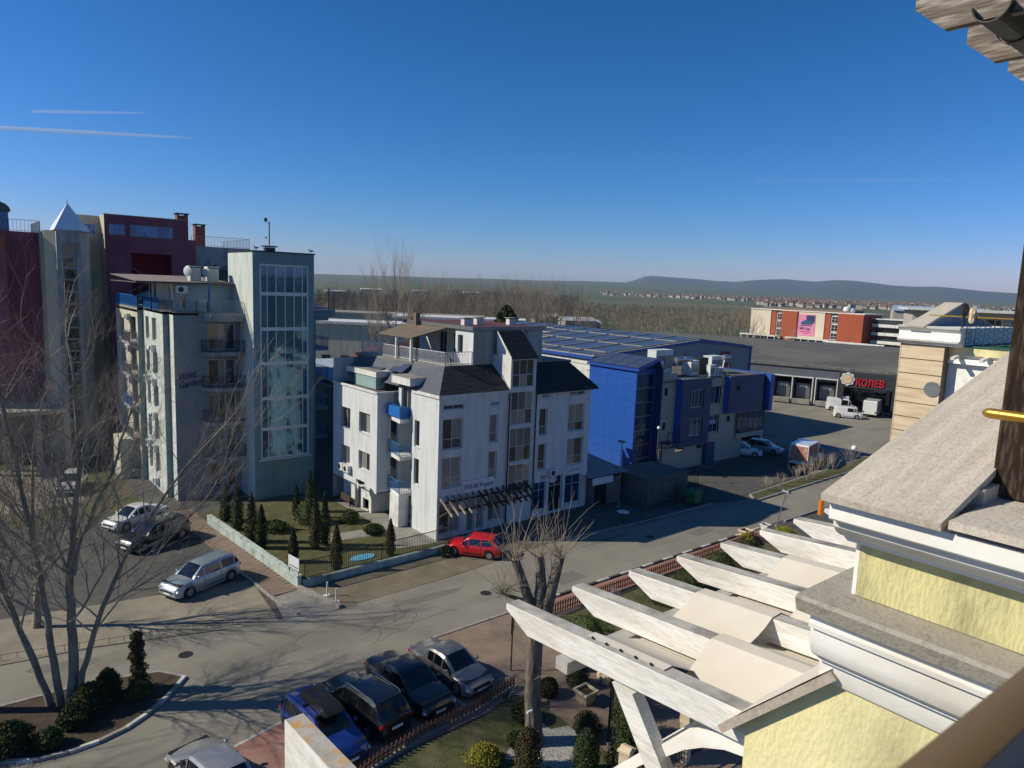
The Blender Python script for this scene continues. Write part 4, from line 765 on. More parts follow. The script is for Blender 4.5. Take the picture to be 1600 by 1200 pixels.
b = MB(); b.prism([(1.05*(1+.09*cos(8*t*pi/16))*cos(t*pi/16), 1.05*(1+.09*cos(8*t*pi/16))*sin(t*pi/16)) for t in range(32)], 'y', -.12, 0); lg = b.o('round_logo', MATS['white_paint'], K, (11.9, -3.25, 5.5))
MB().prism([(.85*cos(t*pi/12), .85*sin(t*pi/12)) for t in range(24)], 'y', -.15, -.121).o('logo_ring', mat('logo_grey', (.25, .27, .32)), lg); MB().prism([(.72*cos(t*pi/12), .72*sin(t*pi/12)) for t in range(24)], 'y', -.17, -.151).o('logo_disc', mat('logo_cream', (.7, .55, .38), (.6, .35, .2), 2), lg)
# big shallow grey roof
def rz_(u, v): return 6.9+.9*(1-abs(v-34)/34)
b = MB(); pts = [(-45, 1.5), (50, 1.5), (50, 34), (-45, 34)]
b.quad((-45, 1.5, 6.9), (50, 1.5, 6.9), (50, 34, 8.6), (-45, 34, 8.6)).quad((-45, 34, 8.6), (50, 34, 8.6), (50, 70, 7), (-45, 70, 7)).o('felt_roof', MATS['grey_roof'], K)
MB().box(-26, 34, -.3, 1.6, 6.5, 6.9).o('roof_parapet', mat('bitumen_edge', (.2, .19, .17), (.08, .08, .075), 1.2, rough=.95), K)
wall(K, 'rear_wall', face(0, 70, 180), -50, 45, 0, 7, [], BC)
# ================================================================ red hotel beyond
D = thing('terracotta_hotel', 'terracotta red and cream low hotel with pink advert banner beyond the dark hall', 'hotel', (262, 165, 0), -90)
cr = mat('cream_wall', (.62, .54, .42), rough=.9); tr = mat('terracotta', (.36, .085, .04), (.32, .075, .036), .1, rough=.9)
segs = [(0, 9, cr, 0), (9, 11.2, tr, .3), (14, 20.5, tr, -.6), (20.5, 31.3, cr, 0), (31.3, 33.5, tr, .3), (36.6, 46, tr, -.6)]
for a, c, mm, d in segs: MB().box(a, c, d, 14, 0, 13).o('facade_block', mm, D)
for a, c in ((11.2, 14), (33.5, 36.6)):
    MB().box(a, c, .8, 14, 0, 12.6).o('stair_bay', MATS['white_paint'], D)
    for k in range(3): window(D, face(0, .5, 0), a+.2, c-.2, 3.1+3.1*k, 5.7+3.1*k, cols=2, rows=2, rec=0, gm=MATS['glass_dark'], sill=False, fw=.18)
MB().box(-.2, 46.2, -.3, 14.2, 13, 13.35).o('roof_slab', MATS['white_paint'], D); MB().box(4, 40, 3, 12, 13.35, 14.2).o('roof_ridge', MATS['tile_orange'], D)
bn = MB().box(0, 6.8, -.12, 0, 0, 8.2).o('advert_banner', mat('banner_pink', (.6, .22, .36)), D, (20.9, -.02, 3.8))
MB().box(3.2, 6.6, -.16, -.125, 5.2, 7.9).o('banner_panel', MATS['sign_navy'], bn); MB().prism([(1.0, 4.6), (1.6, 5.5), (3.5, 6.2), (5.5, 5.6), (6.3, 4.9), (5.5, 4.4), (1.8, 4.2)], 'y', -.2, -.162).o('banner_car', mat('banner_blue', (.03, .08, .16)), bn)
text(bn, '5M2 App', 1.5, MATS['sign_navy'], (.6, -.14, 2.3), (pi/2, 0, 0), .03, sx=.8, bold=.03); MB().box(1.1, 5.8, -.14, -.122, 3.75, 4.05).o('banner_line', MATS['sign_navy'], bn); MB().box(1.1, 5.6, -.14, -.122, 1.4, 1.7).box(2.4, 4.6, -.14, -.122, .8, 1.05).o('banner_line', mat('banner_red', (.4, .03, .06)), bn)
MB().box(-1.5, 14.5, -5, -.6, 2.7, 3.1).box(18.5, 36, -5, -.6, 2.7, 3.1).o('terrace_canopy', MATS['white_paint'], D)
for x in (-1, 2, 5, 8, 11, 14, 19, 22, 25, 28, 31, 35): MB().box(x, x+.25, -4.9, -4.65, 0, 2.7).o('canopy_post', MATS['white_paint'], D)
MB().box(.5, 13, -.75, -.62, .3, 2.4).box(19, 35, -.75, -.62, .3, 2.4).o('ground_glazing', MATS['glass_dark'], D)
b = MB().box(36, 56, -9, -8.7, 2.6, 3.0).box(36, 56, -5, -4.7, 2.6, 3.0)
for k in range(14): b.bar((36+k*1.5, -9, 2.7), (37.5+k*1.5, -5, 1.0), .12).bar((36+k*1.5, -9, 0), (36+k*1.5, -9, 2.6), .14)
b.o('white_terrace_frame', MATS['white_paint'], None, (262, 165, 0), -90, label='long white open frame pergola before the terracotta hotel', cat='pergola')
dish(D, (38, 3, 14.4), 30, 1.4); dish(D, (40.5, 3, 14.3), 60, 1.0)
# cream balcony blocks right of it
D2 = thing('cream_balcony_block', 'cream and red apartment block with stacked balconies right of the terracotta hotel', 'building', (262, 119, 0), -90)
for k, (a, c, d, mm, z) in enumerate([(0, 14, 6, tr, 11.5), (14.5, 22, 3, cr, 12), (22.5, 32, 5, cr, 11), (32, 44, 8, cr, 10)]):
    MB().box(a, c, d, d+14, 0, z).o('block', mm, D2); MB().box(a-.3, c+.3, d-.3, d+14.3, z, z+.3).o('roof_slab', MATS['white_paint'], D2)
    for j in range(3):
        MB().box(a+1, c-1, d-1.6, d-.02, 2.8+3*j, 3.1+3*j).box(a+1, c-1, d-1.6, d-1.5, 3.1+3*j, 3.9+3*j).o('balcony', MATS['white_paint'], D2); MB().box(a+1.5, c-1.5, d-.05, d-.01, 3.4+3*j, 5.4+3*j).o('balcony_glazing', MATS['glass_dark'], D2)
# ================================================================ low white roofs beyond the corner building
lows = [(*polar(655, 150), 34, 9, 9.2, 'white_paint', 'long low building with bright white roof edge right behind the terrace canopy'), (*polar(770, 165), 30, 9, 10.2, 'white_paint', 'second long low building with a pale roof edge near the wood'), (*polar(690, 185), 44, 12, 9.6, 'concrete', 'low grey roofed building in front of the wood'), (*polar(560, 170), 12, 6, 6.5, 'blue_panel', 'small blue roofed kiosk beyond the pale roofs')]
for x, y, w_, d, h, mm, lb in lows:
    t = thing('low_building', lb, 'building', (x-w_*.6, y+w_*.5, 0), -40)
    MB().box(0, w_, 0, d, 0, h).o('wall', MATS['stucco_cream'], t); MB().prism([(-.5, h), (w_+.5, h), (w_+.5, h+.55), (-.5, h+.55)], 'y', -.5, d+.5).o('roof', MATS[mm], t)
    for k in range(int(w_/4)): MB().box(1.5+4*k, 3.3+4*k, -.04, -.01, 1, 2.6).o('window', MATS['glass_dark'], t)
t = thing('greenhouse_shed', 'long low shed with a bluish corrugated roof left of the corner building', 'shed', (36, 68, 0), 0)
MB().box(0, 16, 0, 26, 0, 6.2).o('wall', MATS['concrete'], t); b = MB()
for k in range(40): b.quad((16*k/40, 0, 6.3), (16*(k+.5)/40, 0, 6.4), (16*(k+.5)/40, 26, 7.4), (16*k/40, 26, 7.3)); b.quad((16*(k+.5)/40, 0, 6.4), (16*(k+1)/40, 0, 6.3), (16*(k+1)/40, 26, 7.3), (16*(k+.5)/40, 26, 7.4))
b.o('roof', mat('roof_blueish', (.2, .26, .36), (.3, .34, .4), .6, rough=.5), t)
t = thing('red_roof_house', 'small house with dull red hipped roof behind the terrace canopy', 'house', (46, 84, 0), 0); MB().box(0, 9, 0, 7, 0, 8).o('wall', MATS['stucco_cream'], t); MB().quad((-.5, -.5, 8), (9.5, -.5, 8), (7, 3.5, 10), (2, 3.5, 10)).tri((-.5, 7.5, 8), (-.5, -.5, 8), (2, 3.5, 10)).tri((9.5, -.5, 8), (9.5, 7.5, 8), (7, 3.5, 10)).quad((9.5, 7.5, 8), (-.5, 7.5, 8), (2, 3.5, 10), (7, 3.5, 10)).o('roof', MATS['roof_red'], t)
# kiosk beside the corner building with metal cage fence
t = thing('garage_kiosk', 'small corrugated roof shop annexe beside the corner building', 'kiosk', (43.0, 40.6, 0), 0)
MB().box(0, 3.4, .2, 4.6, 0, 2.3).o('wall', mat('wall_dull', (.15, .155, .15), (.1, .1, .1), 1, rough=.9), t); b = MB()
for k in range(24): b.quad((k*.21-.6, 0, 2.65), (k*.21-.5, 0, 2.7), (k*.21-.5, 6, 3.3), (k*.21-.6, 6, 3.25)); b.quad((k*.21-.5, 0, 2.7), (k*.21-.39, 0, 2.65), (k*.21-.39, 6, 3.25), (k*.21-.5, 6, 3.3))
b.o('corrugated_roof', MATS['grey_corrug'], t); MB().box(-.3, 2.2, -.05, .0, 2.0, 2.6).o('sign_board', MATS['sign_white'], t); MB().box(.2, 1.6, .1, .17, .1, 1.9).o('display_window', MATS['glass_dark'], t)
t = thing('storage_container', 'pale flat roofed garage behind the tall iron fence', 'garage', (47.6, 38.6, 0), 0); MB().box(0, 5.6, 0, 4.2, 0, 2.2).o('wall', MATS['wall_dull'], t); MB().box(-.1, 5.7, -.1, 4.3, 2.2, 2.32).o('roof', MATS['roof_felt'], t)
railing(None, [(45.4, 37.5), (50.0, 37.4), (53.2, 37.5)], 0, 2.4, MATS['dark_metal'], sp=.35, name='iron_fence')
tag(bpy.data.objects['iron_fence'], 'tall dark iron bar fence before the pale garage', 'fence')
# ================================================================ far hills, town, woods
def ridge():
    b = MB(); prof = [(-6.5, 0), (-8.5, 120), (-9.3, 165), (-10.1, 222), (-10.6, 236), (-11.6, 232), (-12.8, 228), (-14.3, 218), (-15.6, 196), (-17, 190), (-18.2, 222), (-19.4, 244), (-20.5, 262), (-21.5, 246), (-22.6, 232), (-23.8, 258), (-25.0, 262), (-26.5, 240), (-27.6, 216), (-29, 205), (-30.3, 212), (-31.5, 196), (-33, 172), (-35, 160), (-37, 150), (-41, 150), (-46, 190), (-52, 210), (-60, 180), (-70, 120)]
    P = []
    for i in range(len(prof)-1):
        for k in range(6): t = k/6; P.append((prof[i][0]*(1-t)+prof[i+1][0]*t, prof[i][1]*(1-t)+prof[i+1][1]*t))
    rows = [(8600, .03), (9600, .32), (10600, .62), (11400, .86), (12200, 1.0), (13200, .6), (14600, 0)]
    for r, f in rows:
        for j, (az, h) in enumerate(P):
            a = R(50.5+az); hh = h*f*1.08*(1+(.05*sin(j*.23+r*.004)+.03*sin(j*.61+r*.009)) * (f < 1)); rr = r+200*sin(j*.19)
            b.v.append((rr*cos(a), rr*sin(a), hh+18*f-2))
    n = len(P)
    for i in range(len(rows)-1):
        for j in range(n-1): b.f.append((i*n+j, i*n+j+1, (i+1)*n+j+1, (i+1)*n+j))
    b.o('hills', MATS['hill_forest'], smooth=80, kind='structure', label='low wooded hills on the horizon to the right')
ridge()
random.seed(11)
# town on the foot of the hills: one mass of tiny houses (walls and tiled roofs)
wb_, rb_ = MB(), MB()
for k in range(1900):
    px = random.gauss(1230, 130) if k % 3 else random.uniform(930, 1580); d = random.uniform(1300, 4600) if px > 1080 else random.uniform(2200, 4600)
    if not 930 < px < 1590: continue
    if px < 1180 and d < 2100: continue
    x, y = polar(px, d); w_ = random.uniform(7, 15); h = random.choice((4, 6, 7, 9)); zb = 0 if d < 2400 else (d-2400)/4500*45*.3
    Mx = Matrix.Translation((x, y, zb))@Matrix.Rotation(random.random()*3, 4, 'Z')
    wb_.add(MB().box(-w_/2, w_/2, -4, 4, -4, h), Mx); rb_.add(MB().prism([(-5, h), (5, h), (0, h+2.4)], 'x', -w_/2-.4, w_/2+.4), Mx)
wb_.o('town_houses', MATS['town_white'], kind='stuff', label='pale house walls of the distant town below the hills', cat='town'); rb_.o('town_roofs', MATS['tile_orange'], kind='stuff', label='red tiled roofs of the distant town below the hills', cat='town')
# industrial white sheds in the plain
for k, (px, d, w_, h) in enumerate([(832, 330, 12, 5), (880, 300, 14, 5), (905, 305, 9, 4), (560, 1200, 34, 4), (640, 1250, 28, 4), (505, 900, 24, 3.5), (720, 1300, 30, 4)]):
    x, y = polar(px, d); t = thing('white_shed', ['white shed seen through the bare trees, left of the pine', 'widest white shed among bare trees above the solar roof', 'small white shed at the right end of the bare wood', 'long pale shed far off in the plain, left of the tall tree', 'pale shed far off in the plain, right of the tall tree', 'pale shed far off just right of the stair tower', 'small far shed above the middle of the wood'][k], 'shed', (x, y, 0), -20)
    MB().box(0, w_, 0, 8, 0, h).o('wall', MATS['town_white'], t); MB().prism([(-.4, h), (8.4, h), (4, h+1.5)], 'x', -.3, w_+.3).o('roof', MATS['white_paint'], t)
# -------------------------------------------------- bare tree generator
def grow(b, p, d, L, r, lev, seg=4, spread=.5, up=.12, kids=3, nmin=3, shrink=.62, rs=.55, wob=.12):
    pts = [p]; rad = [r]; st = L/seg; cur = Vector(p); dd = Vector(d).normalized(); outs = []
    for k in range(seg):
        dd = (dd+Vector((random.uniform(-wob, wob), random.uniform(-wob, wob), random.uniform(-wob, wob)+up*.5))).normalized(); cur = cur+dd*st; rr = r*(1-(1-rs)*(k+1)/seg)
        pts.append(tuple(cur)); rad.append(rr); outs.append((tuple(cur), dd.copy(), rr))
    if lev == 0: rad[-1] = r*.25
    b.tube(pts, rad, max(nmin, min(7, int(r*60)+3)), cap=False)
    if lev <= 0: return
    for q in range(kids):
        c, d0, rr = outs[random.randint(max(0, seg//3), seg-1)] if q else outs[-1]
        a = Vector((random.uniform(-1, 1), random.uniform(-1, 1), random.uniform(-.5, .8))); a = (a-d0*a.dot(d0)).normalized()
        nd = (d0+a*spread*random.uniform(.6, 1.4)*(1 if q else .5)).normalized()
        grow(b, c, nd, L*shrink*random.uniform(.75, 1.2), rr*(.62 if q else .85), lev-1, seg, spread, up, kids, nmin, shrink, rs, wob)
def bare_tree(name, label, cat, loc, h, r, lev, kids, seed, mts=('bark', 'twig'), group=None, spread=.5, up=.2, trunk=.35, nmain=5, shrink=.66, seg=4, nmin=3):
    random.seed(seed); t = thing(name, label, cat, loc, 0, group); tb = MB(); pts = [(0, 0, -.1)]; rad = [r*1.25]
    x = y = 0
    for k in range(1, 7): x += random.uniform(-.03, .03)*h*.3; y += random.uniform(-.03, .03)*h*.3; pts.append((x, y, h*.75*k/6)); rad.append(r*(1-.14*k))
    tb.tube(pts, rad, 7).o('trunk', MATS[mts[0]], t, smooth=60); b = MB()
    for k in range(nmain):
        i = random.randint(2 if trunk < .4 else 3, 6); a = random.uniform(0, 6.28); el = random.uniform(.5, 1.2)
        grow(b, pts[i], (cos(a)*cos(el), sin(a)*cos(el), sin(el)), h*.3, rad[i]*.5, lev, seg, spread, up, kids, nmin, shrink)
    grow(b, pts[-1], (0, 0, 1), h*.28, rad[-1], lev, seg, spread, up, kids, nmin, shrink)
    b.o('crown', MATS[mts[1]], t); return t
# woods: individual bare trees, from three or four forms
forms = []
for k in range(5):
    forms.append(bare_tree('bare_tree', 'bare grey brown tree in the wood beyond the hall', 'tree', (0, 0, 0), 15, .2, 2, 4, 40+k, ('twig_far', 'twig_far'), 'bare trees of the far wood', spread=.5 if k < 3 else .3, up=.3, nmain=14, shrink=.62, seg=3))
random.seed(5); first = list(forms); nW = 0
def put(px, d, s, lab=None):
    global nW
    x, y = polar(px, d); f = forms[nW % 5]
    if nW < 5: c = f; c.location = (x, y, 0); c.rotation_euler = (0, 0, random.random()*6.28)
    else: c = dup(f, (x, y, 0), random.random()*360)
    c.scale = (s*1.15, s*1.15, s); nW += 1
for k in range(150):
    px = random.choice((random.uniform(500, 900), random.uniform(660, 905), random.uniform(900, 1185))); d = random.uniform(235, 330)
    s = random.uniform(.65, .95) if px < 640 else random.uniform(.85, 1.3) if px < 905 else random.uniform(.5, .8)
    put(px, d, s)
# dense wood behind as one mass
random.seed(8); b = MB()
for k in range(1100):
    px = random.uniform(490, 1190); d = random.uniform(320, 620); x, y = polar(px, d); h = random.uniform(9, 15) if 690 < px < 905 else random.uniform(7, 12) if px < 900 else random.uniform(6, 9)
    b.tube([(x, y, 0), (x, y, h*.9)], [.16, .05], 3, cap=False)
    for q in range(34):
        a = random.random()*6.28; z = h*random.uniform(.2, .9); L_ = h*random.uniform(.12, .3); zz = z+L_*random.uniform(.5, 1.1)
        p1 = (x+L_*cos(a)*.8, y+L_*sin(a)*.8, zz); w2_ = .11
        b.tri((x, y, z), (x+.2, y, z), p1)
        for e in range(3): a2 = a+random.uniform(-1.2, 1.2); s_ = random.uniform(.3, .9); m0 = (x+(p1[0]-x)*s_, y+(p1[1]-y)*s_, z+(zz-z)*s_); b.tri(m0, (m0[0]+w2_, m0[1]+w2_, m0[2]), (m0[0]+cos(a2)*L_*.7, m0[1]+sin(a2)*L_*.7, m0[2]+L_*.6))
b.o('wood', MATS['twig_far'], kind='stuff', label='dense brown mass of leafless woodland behind the halls', cat='woodland')
# undergrowth strip under the woods and village hedges
# tall tree behind the roofs
t = bare_tree('tall_bare_tree', 'tall slender leafless tree rising above the roofs left of the corner building', 'tree', (*polar(618, 112), 0), 18.5, .42, 3, 5, 77, ('twig_far', 'twig_far'), spread=.38, up=.35, nmain=18, shrink=.62)
t = bare_tree('bare_shoot_tree', 'pale leafless tree with upright shoots in front of the tall bare tree', 'tree', (*polar(598, 92), 0), 15, .22, 3, 4, 78, ('bark', 'twig'), spread=.3, up=.5, nmain=9, shrink=.62)
for k, (px, d, s, lb) in enumerate([(1212, 275, 11, 'leafless tree in front of the cream wall of the terracotta hotel'), (1235, 262, 7, 'small leafless tree by the left terrace of the terracotta hotel')]):
    bare_tree('hotel_tree', lb, 'tree', (*polar(px, d*.93), 0), s, .16, 3, 4, 90+k, ('twig_far', 'twig_far'), spread=.5, up=.2, nmain=9, shrink=.6)
# -------------------------------------------------- leafy shapes
LEAF = {}
def leafy(name, label, cat, loc, prof, n, ls, mt, seed=1, group=None, core=True, trunk=None, jag=.12, rz=0):
    """crown of many small leaf faces over an uneven volume; prof: [(z, radius)...]"""
    random.seed(seed); n = int(n*1.7); ls = ls*.78; t = thing(name, label, cat, loc, rz, group); b = MB(); H_ = prof[-1][0]-prof[0][0]
    bumps = [(random.random()*6.28, random.uniform(prof[0][0], prof[-1][0]), random.uniform(-.35, .3)) for _ in range(9)]
    def rad(z, a):
        for (z0, r0), (z1, r1) in zip(prof, prof[1:]):
            if z <= z1: r = r0+(r1-r0)*(z-z0)/(z1-z0+1e-9); break
        else: r = prof[-1][1]
        for ba, bz, bs in bumps: r *= 1+bs*math.exp(-((math.atan2(sin(a-ba), cos(a-ba)))**2)*2.5-((z-bz)/(H_*.22))**2)
        return r
    for k in range(n):
        z = random.uniform(prof[0][0], prof[-1][0]); a = random.random()*6.28; r = rad(z, a)*(random.random()**.35)*(1+random.uniform(-jag, jag)); p = Vector((r*cos(a), r*sin(a), z+random.uniform(-.04, .04)))
        u = Vector((random.uniform(-1, 1), random.uniform(-1, 1), random.uniform(-.2, 1.2))).normalized(); v = u.cross(Vector((random.uniform(-1, 1), random.uniform(-1, 1), random.uniform(-1, 1)))).normalized(); s = ls*random.uniform(.6, 1.5)
        b.quad(p-u*s-v*s*.25, p-v*s*.55, p+u*s*1.2, p+v*s*.55)
    if core:
        cp = [(0, 0, prof[0][0])]; m_ = 8; c = MB(); i0 = 0
        for (z, r) in prof:
            for j in range(8): a = j*pi/4; c.v.append((rad(z, a)*.6*cos(a), rad(z, a)*.6*sin(a), z*.98))
        for i in range(len(prof)-1):
            for j in range(8): c.f.append((i*8+j, i*8+(j+1) % 8, i*8+8+(j+1) % 8, i*8+8+j))
        b.add(c)
    b.o('foliage', MATS[mt], t)
    if trunk: MB().cyl((0, 0), trunk, -.05, prof[0][0]+.3, 7).o('trunk', MATS['bark_dark'], t)
    return t
cyp = lambda h, r: [(.1, r*.6), (h*.15, r), (h*.5, r*.9), (h*.8, r*.5), (h, .03)]
cl = [((16.55, 53.5), 3.1, .42, 'cypress at the far end of the white garden wall'), ((16.7, 51.3), 3.5, .5, 'second cypress from the far end of the white garden wall'), ((16.65, 48.2), 3.6, .5, 'tallest cypress along the middle of the white garden wall'), ((16.8, 46.7), 3.1, .45, 'cypress beside the tallest one along the white garden wall'), ((17.6, 43.2), 2.2, .36, 'short lone cypress near the garden wall corner'), ((19.75, 44.6), 3.7, .42, 'left one of the close pair of cypresses in mid lawn'), ((20.6, 44.9), 3.9, .42, 'right one of the close pair of cypresses in mid lawn'), ((19.35, 40.45), 3.0, .42, 'cypress close behind the iron fence left of the pond'), ((23.4, 40.7), 2.6, .36, 'cypress standing alone behind the fence left of the corner building'), ((21.3, 51.6), 2.6, .3, 'slim dark cypress against the pale green tower base'), ((22.75, 52.4), 3.4, .4, 'cypress at the right edge of the pale green tower base')]
for k, ((x, y), h, r, lb) in enumerate(cl): leafy('cypress', lb, 'cypress', (x, y, 0), cyp(h, r), 1500, .07, 'conifer_brown' if k in (2, 5, 7, 8) else 'conifer', 100+k, 'cypresses in the garden', trunk=.06)
dome = lambda h, r: [(.03, r*.75), (h*.3, r), (h*.65, r*.85), (h*.9, r*.45), (h, .05)]
sh = [((21.6, 49.9), 1.9, 1.1, 'shrub_green', 'big rounded green bush in the garden before the tower'), ((24.2, 48.5), 1.0, .8, 'shrub_green', 'low bush beside the concrete garden path'), ((18.9, 49.5), .8, .9, 'shrub_green', 'low spreading shrub at the rear of the lawn'), ((24.6, 45.2), .7, .8, 'conifer', 'dark low shrub by the garden bench'), ((26.6, 38.6), .7, .5, 'conifer', 'small dark shrub at the building corner by the fence')]
for k, ((x, y), h, r, mm, lb) in enumerate(sh): leafy('garden_shrub', lb, 'shrub', (x, y, 0), dome(h, r), 1500, .07, mm, 130+k)
# island planting
isp = [((-.4, 31.6), 1.15, 1.1, 'conifer', 'large dark rounded bush at the left edge of the tree island'), ((1.5, 31.3), 1.15, .9, 'conifer', 'dark rounded bush just right of the largest island bush'), ((2.7, 30.7), .75, .5, 'shrub_green', 'small round green bush at the island kerb'), ((4.3, 32.3), 1.25, .75, 'conifer', 'glossy dark bush in the middle of the tree island'), ((5.1, 33.1), 1.3, .6, 'conifer', 'dark bush behind the middle bush of the tree island'), ((3.6, 31.7), .9, .6, 'conifer', 'low dark bush left of the middle island bush'), ((6.2, 32.4), .6, .5, 'shrub_green', 'low shrub below the spiral topiary')]
for k, ((x, y), h, r, mm, lb) in enumerate(isp): leafy('island_bush', lb, 'bush', (x, y, .08), dome(h, r), 2200, .06, mm, 140+k)
leafy('topiary', 'tiered clipped conifer standing at the tip of the tree island', 'topiary', (6.3, 33.0, .08), [(.2, .25), (.45, .5), (.75, .25), (1.0, .42), (1.3, .22), (1.55, .38), (1.85, .2), (2.1, .34), (2.35, .15), (2.5, .28), (2.7, .05)], 3200, .05, 'conifer_brown', 160, jag=.1, trunk=.05)
# hotel garden planting
hg = [((19.6, 16.3), 1.3, .8, 'conifer', 'dark bush at the foot of the square stone pillar'), ((20.3, 18.9), 1.0, .6, 'conifer_brown', 'brownish bush on the gravel right of the pollarded trunk'), ((21.6, 18.0), 1.8, .6, 'conifer', 'dark conifer just behind the tall thuja'), ((22.6, 21.8), 1.1, .55, 'shrub_green', 'round green bush beside the stone trough planter'), ((24.0, 19.6), 1.6, .7, 'conifer', 'dark conifer beside the rockery stones'), ((18.9, 21.2), .8, .6, 'conifer', 'low dark bush behind the pollarded trunk'), ((26.4, 20.4), 1.7, .8, 'conifer', 'dark conifer under the pergola brace'), ((15.8, 20.0), .7, .65, 'shrub_yellow', 'bright yellow green round shrub on the hotel lawn'), ((17.5, 20.1), .55, .4, 'shrub_green', 'small low shrub behind the yellow one'), ((16.9, 18.7), 1.7, .55, 'conifer_brown', 'brown tinged conifer beside the gravel bed'), ((18.6, 17.2), 1.8, .55, 'conifer', 'bushy conifer right of the pollarded trunk'), ((20.6, 16.9), 3.1, .75, 'conifer', 'tall broad thuja beside the black lamp post'), ((21.0, 22.0), .8, .5, 'conifer_brown', 'brown shrub growing in a stone planter by the path'), ((26.0, 24.6), 1.3, 1.6, 'shrub_green', 'wide feathery green shrub behind the first pergola beams'), ((29.0, 25.2), 1.4, .8, 'conifer', 'dark round conifer near the white metal chairs'), ((33.4, 25.3), 1.3, 1.3, 'conifer', 'dark hedge like shrub between the third and fourth beams'), ((36.4, 25.6), 1.2, 1.2, 'conifer', 'dark shrub next to the hedge like one'), ((40, 25.8), 1.4, 1.4, 'conifer', 'wide dark shrub behind the fifth beam'), ((44.2, 26.5), 1.2, 1.3, 'conifer', 'dark shrub near the last picket fence corner'), ((46.6, 28.1), .8, .6, 'shrub_yellow', 'yellow green ball shrub beside the stone planter'), ((50, 27.0), .9, 1.0, 'shrub_yellow', 'yellowish shrub by the leaning lamp'), ((24.2, 23.4), 1.5, .8, 'shrub_green', 'leafy bush under the nearest beam by the paved path'), ((23, 18.8), 1.5, .7, 'conifer', 'dark bush behind the tall thuja')]
for k, ((x, y), h, r, mm, lb) in enumerate(hg): leafy('hotel_shrub', lb, 'shrub', (x, y, .04), dome(h, r) if h < 1.6 or r > 1 else [(.1, r*.8), (h*.3, r), (h*.7, r*.85), (h*.93, r*.45), (h, .05)], 2600 if k > 2 else 1400, .05, mm, 170+k)
x, y = polar(788, 250); leafy('pine_tree', 'dark green pine standing out from the bare wood above the corner building', 'tree', (x*.62, y*.62, 0), [(3, 2.2), (7, 3.4), (10, 3.0), (12.5, 1.9), (14.2, .3)], 2200, .45, 'conifer', 200, trunk=.25)
# -------------------------------------------------- near bare trees
def stem_tree(name, label, loc, stems, seed, lev=4, kids=3, mts=('bark', 'twig'), spread=.55, side=9, up=.12, L0=.22, nmin=3):
    random.seed(seed); t = thing(name, label, 'tree', loc); bs = MB(); bb = MB()
    for pts, r0, r1 in stems:
        P = [Vector(p) for p in pts]; Q = []
        for i in range(len(P)-1):
            for k in range(4):
                u = k/4; a, b_, c, d = P[max(i-1, 0)], P[i], P[i+1], P[min(i+2, len(P)-1)]
                Q.append(.5*((2*b_)+(c-a)*u+(2*a-5*b_+4*c-d)*u*u+(3*b_-a-3*c+d)*u**3)+Vector((random.uniform(-.04, .04), random.uniform(-.04, .04), 0)))
        Q.append(P[-1]); n = len(Q); rd = [r0+(r1-r0)*(k/(n-1))**.8 for k in range(n)]
        bs.tube(Q, rd, 8, cap=False); Ht = (Q[-1]-Q[0]).length
        for k in range(side):
            i = int(n*(.28+.7*k/side)); i = min(i, n-2); d0 = (Q[i+1]-Q[i]).normalized(); a = random.random()*6.28
            nd = (d0*.75+Vector((cos(a), sin(a), random.uniform(-.1, .4)))*.75).normalized()
            grow(bb, tuple(Q[i]), nd, Ht*L0*random.uniform(.7, 1.25), rd[i]*.36, lev-1, 4, spread, up, kids, nmin, .66, .55, .16)
        grow(bb, tuple(Q[-1]), (Q[-1]-Q[-2]).normalized(), Ht*.14, r1, 2, 4, spread, up, kids, nmin, .66, .55, .16)
    bs.o('trunk', MATS[mts[0]], t, smooth=60); bb.o('branches', MATS[mts[1]], t); return t
stem_tree('bare_tree', 'large leafless multi stemmed tree rising from the kerbed island', (3.6, 33.3, .05), [([(-.5, .5, 0), (-1.2, 1.1, 2.7), (-1.8, 1.6, 4.9), (-2.3, 1.9, 7.4), (-2.6, 2.2, 10.2), (-3.2, 2.2, 12.6)], .16, .05), ([(-.2, .2, 0), (-.4, .4, 2.7), (-.6, .6, 5.3), (-1.0, .9, 8.6), (-1.3, 1.1, 11.6), (-1.7, 1.2, 14.2)], .17, .05), ([(.2, -.1, 0), (.3, -.2, 3.1), (.3, -.2, 5.9), (.6, -.4, 8.6), (.8, -.6, 11.4), (.7, -.6, 14.6)], .23, .05), ([(.4, -.2, 0), (.6, -.4, 1.6), (1.2, -.9, 4.0), (1.9, -1.5, 6.2), (2.8, -2.2, 8.2), (4.1, -3.3, 10.6), (5.6, -4.5, 12.8)], .16, .03), ([(.4, -.3, 5.9), (.8, -.5, 7.6), (1.8, -1.4, 10.3), (2.2, -1.8, 12), (2.8, -2.3, 13.8)], .11, .03), ([(2.5, -2.0, 7.0), (3.6, -2.8, 7.8), (4.9, -4, 9.7), (5.6, -4.5, 11.9)], .07, .02)], 21, lev=4, kids=5, side=20, up=.1, L0=.19, spread=.65)
stem_tree('bare_tree', 'leafless tree at the left frame edge with a thick pale trunk and drooping twigs', (-1.6, 36.5, 0), [([(0, 0, 0), (-.2, .2, 5), (.1, .1, 10), (-.4, .4, 12.4), (.2, .2, 14.5)], .3, .06), ([(0, .1, 6), (.9, -.4, 9), (2.0, -1.2, 11), (2.8, -1.8, 13.2)], .14, .03), ([(0, 0, 4), (1.0, .4, 6.5), (2.4, 1.0, 9), (3.4, 1.3, 12.5)], .14, .03)], 33, lev=4, kids=5, side=18, up=-.02, L0=.2, spread=.7)
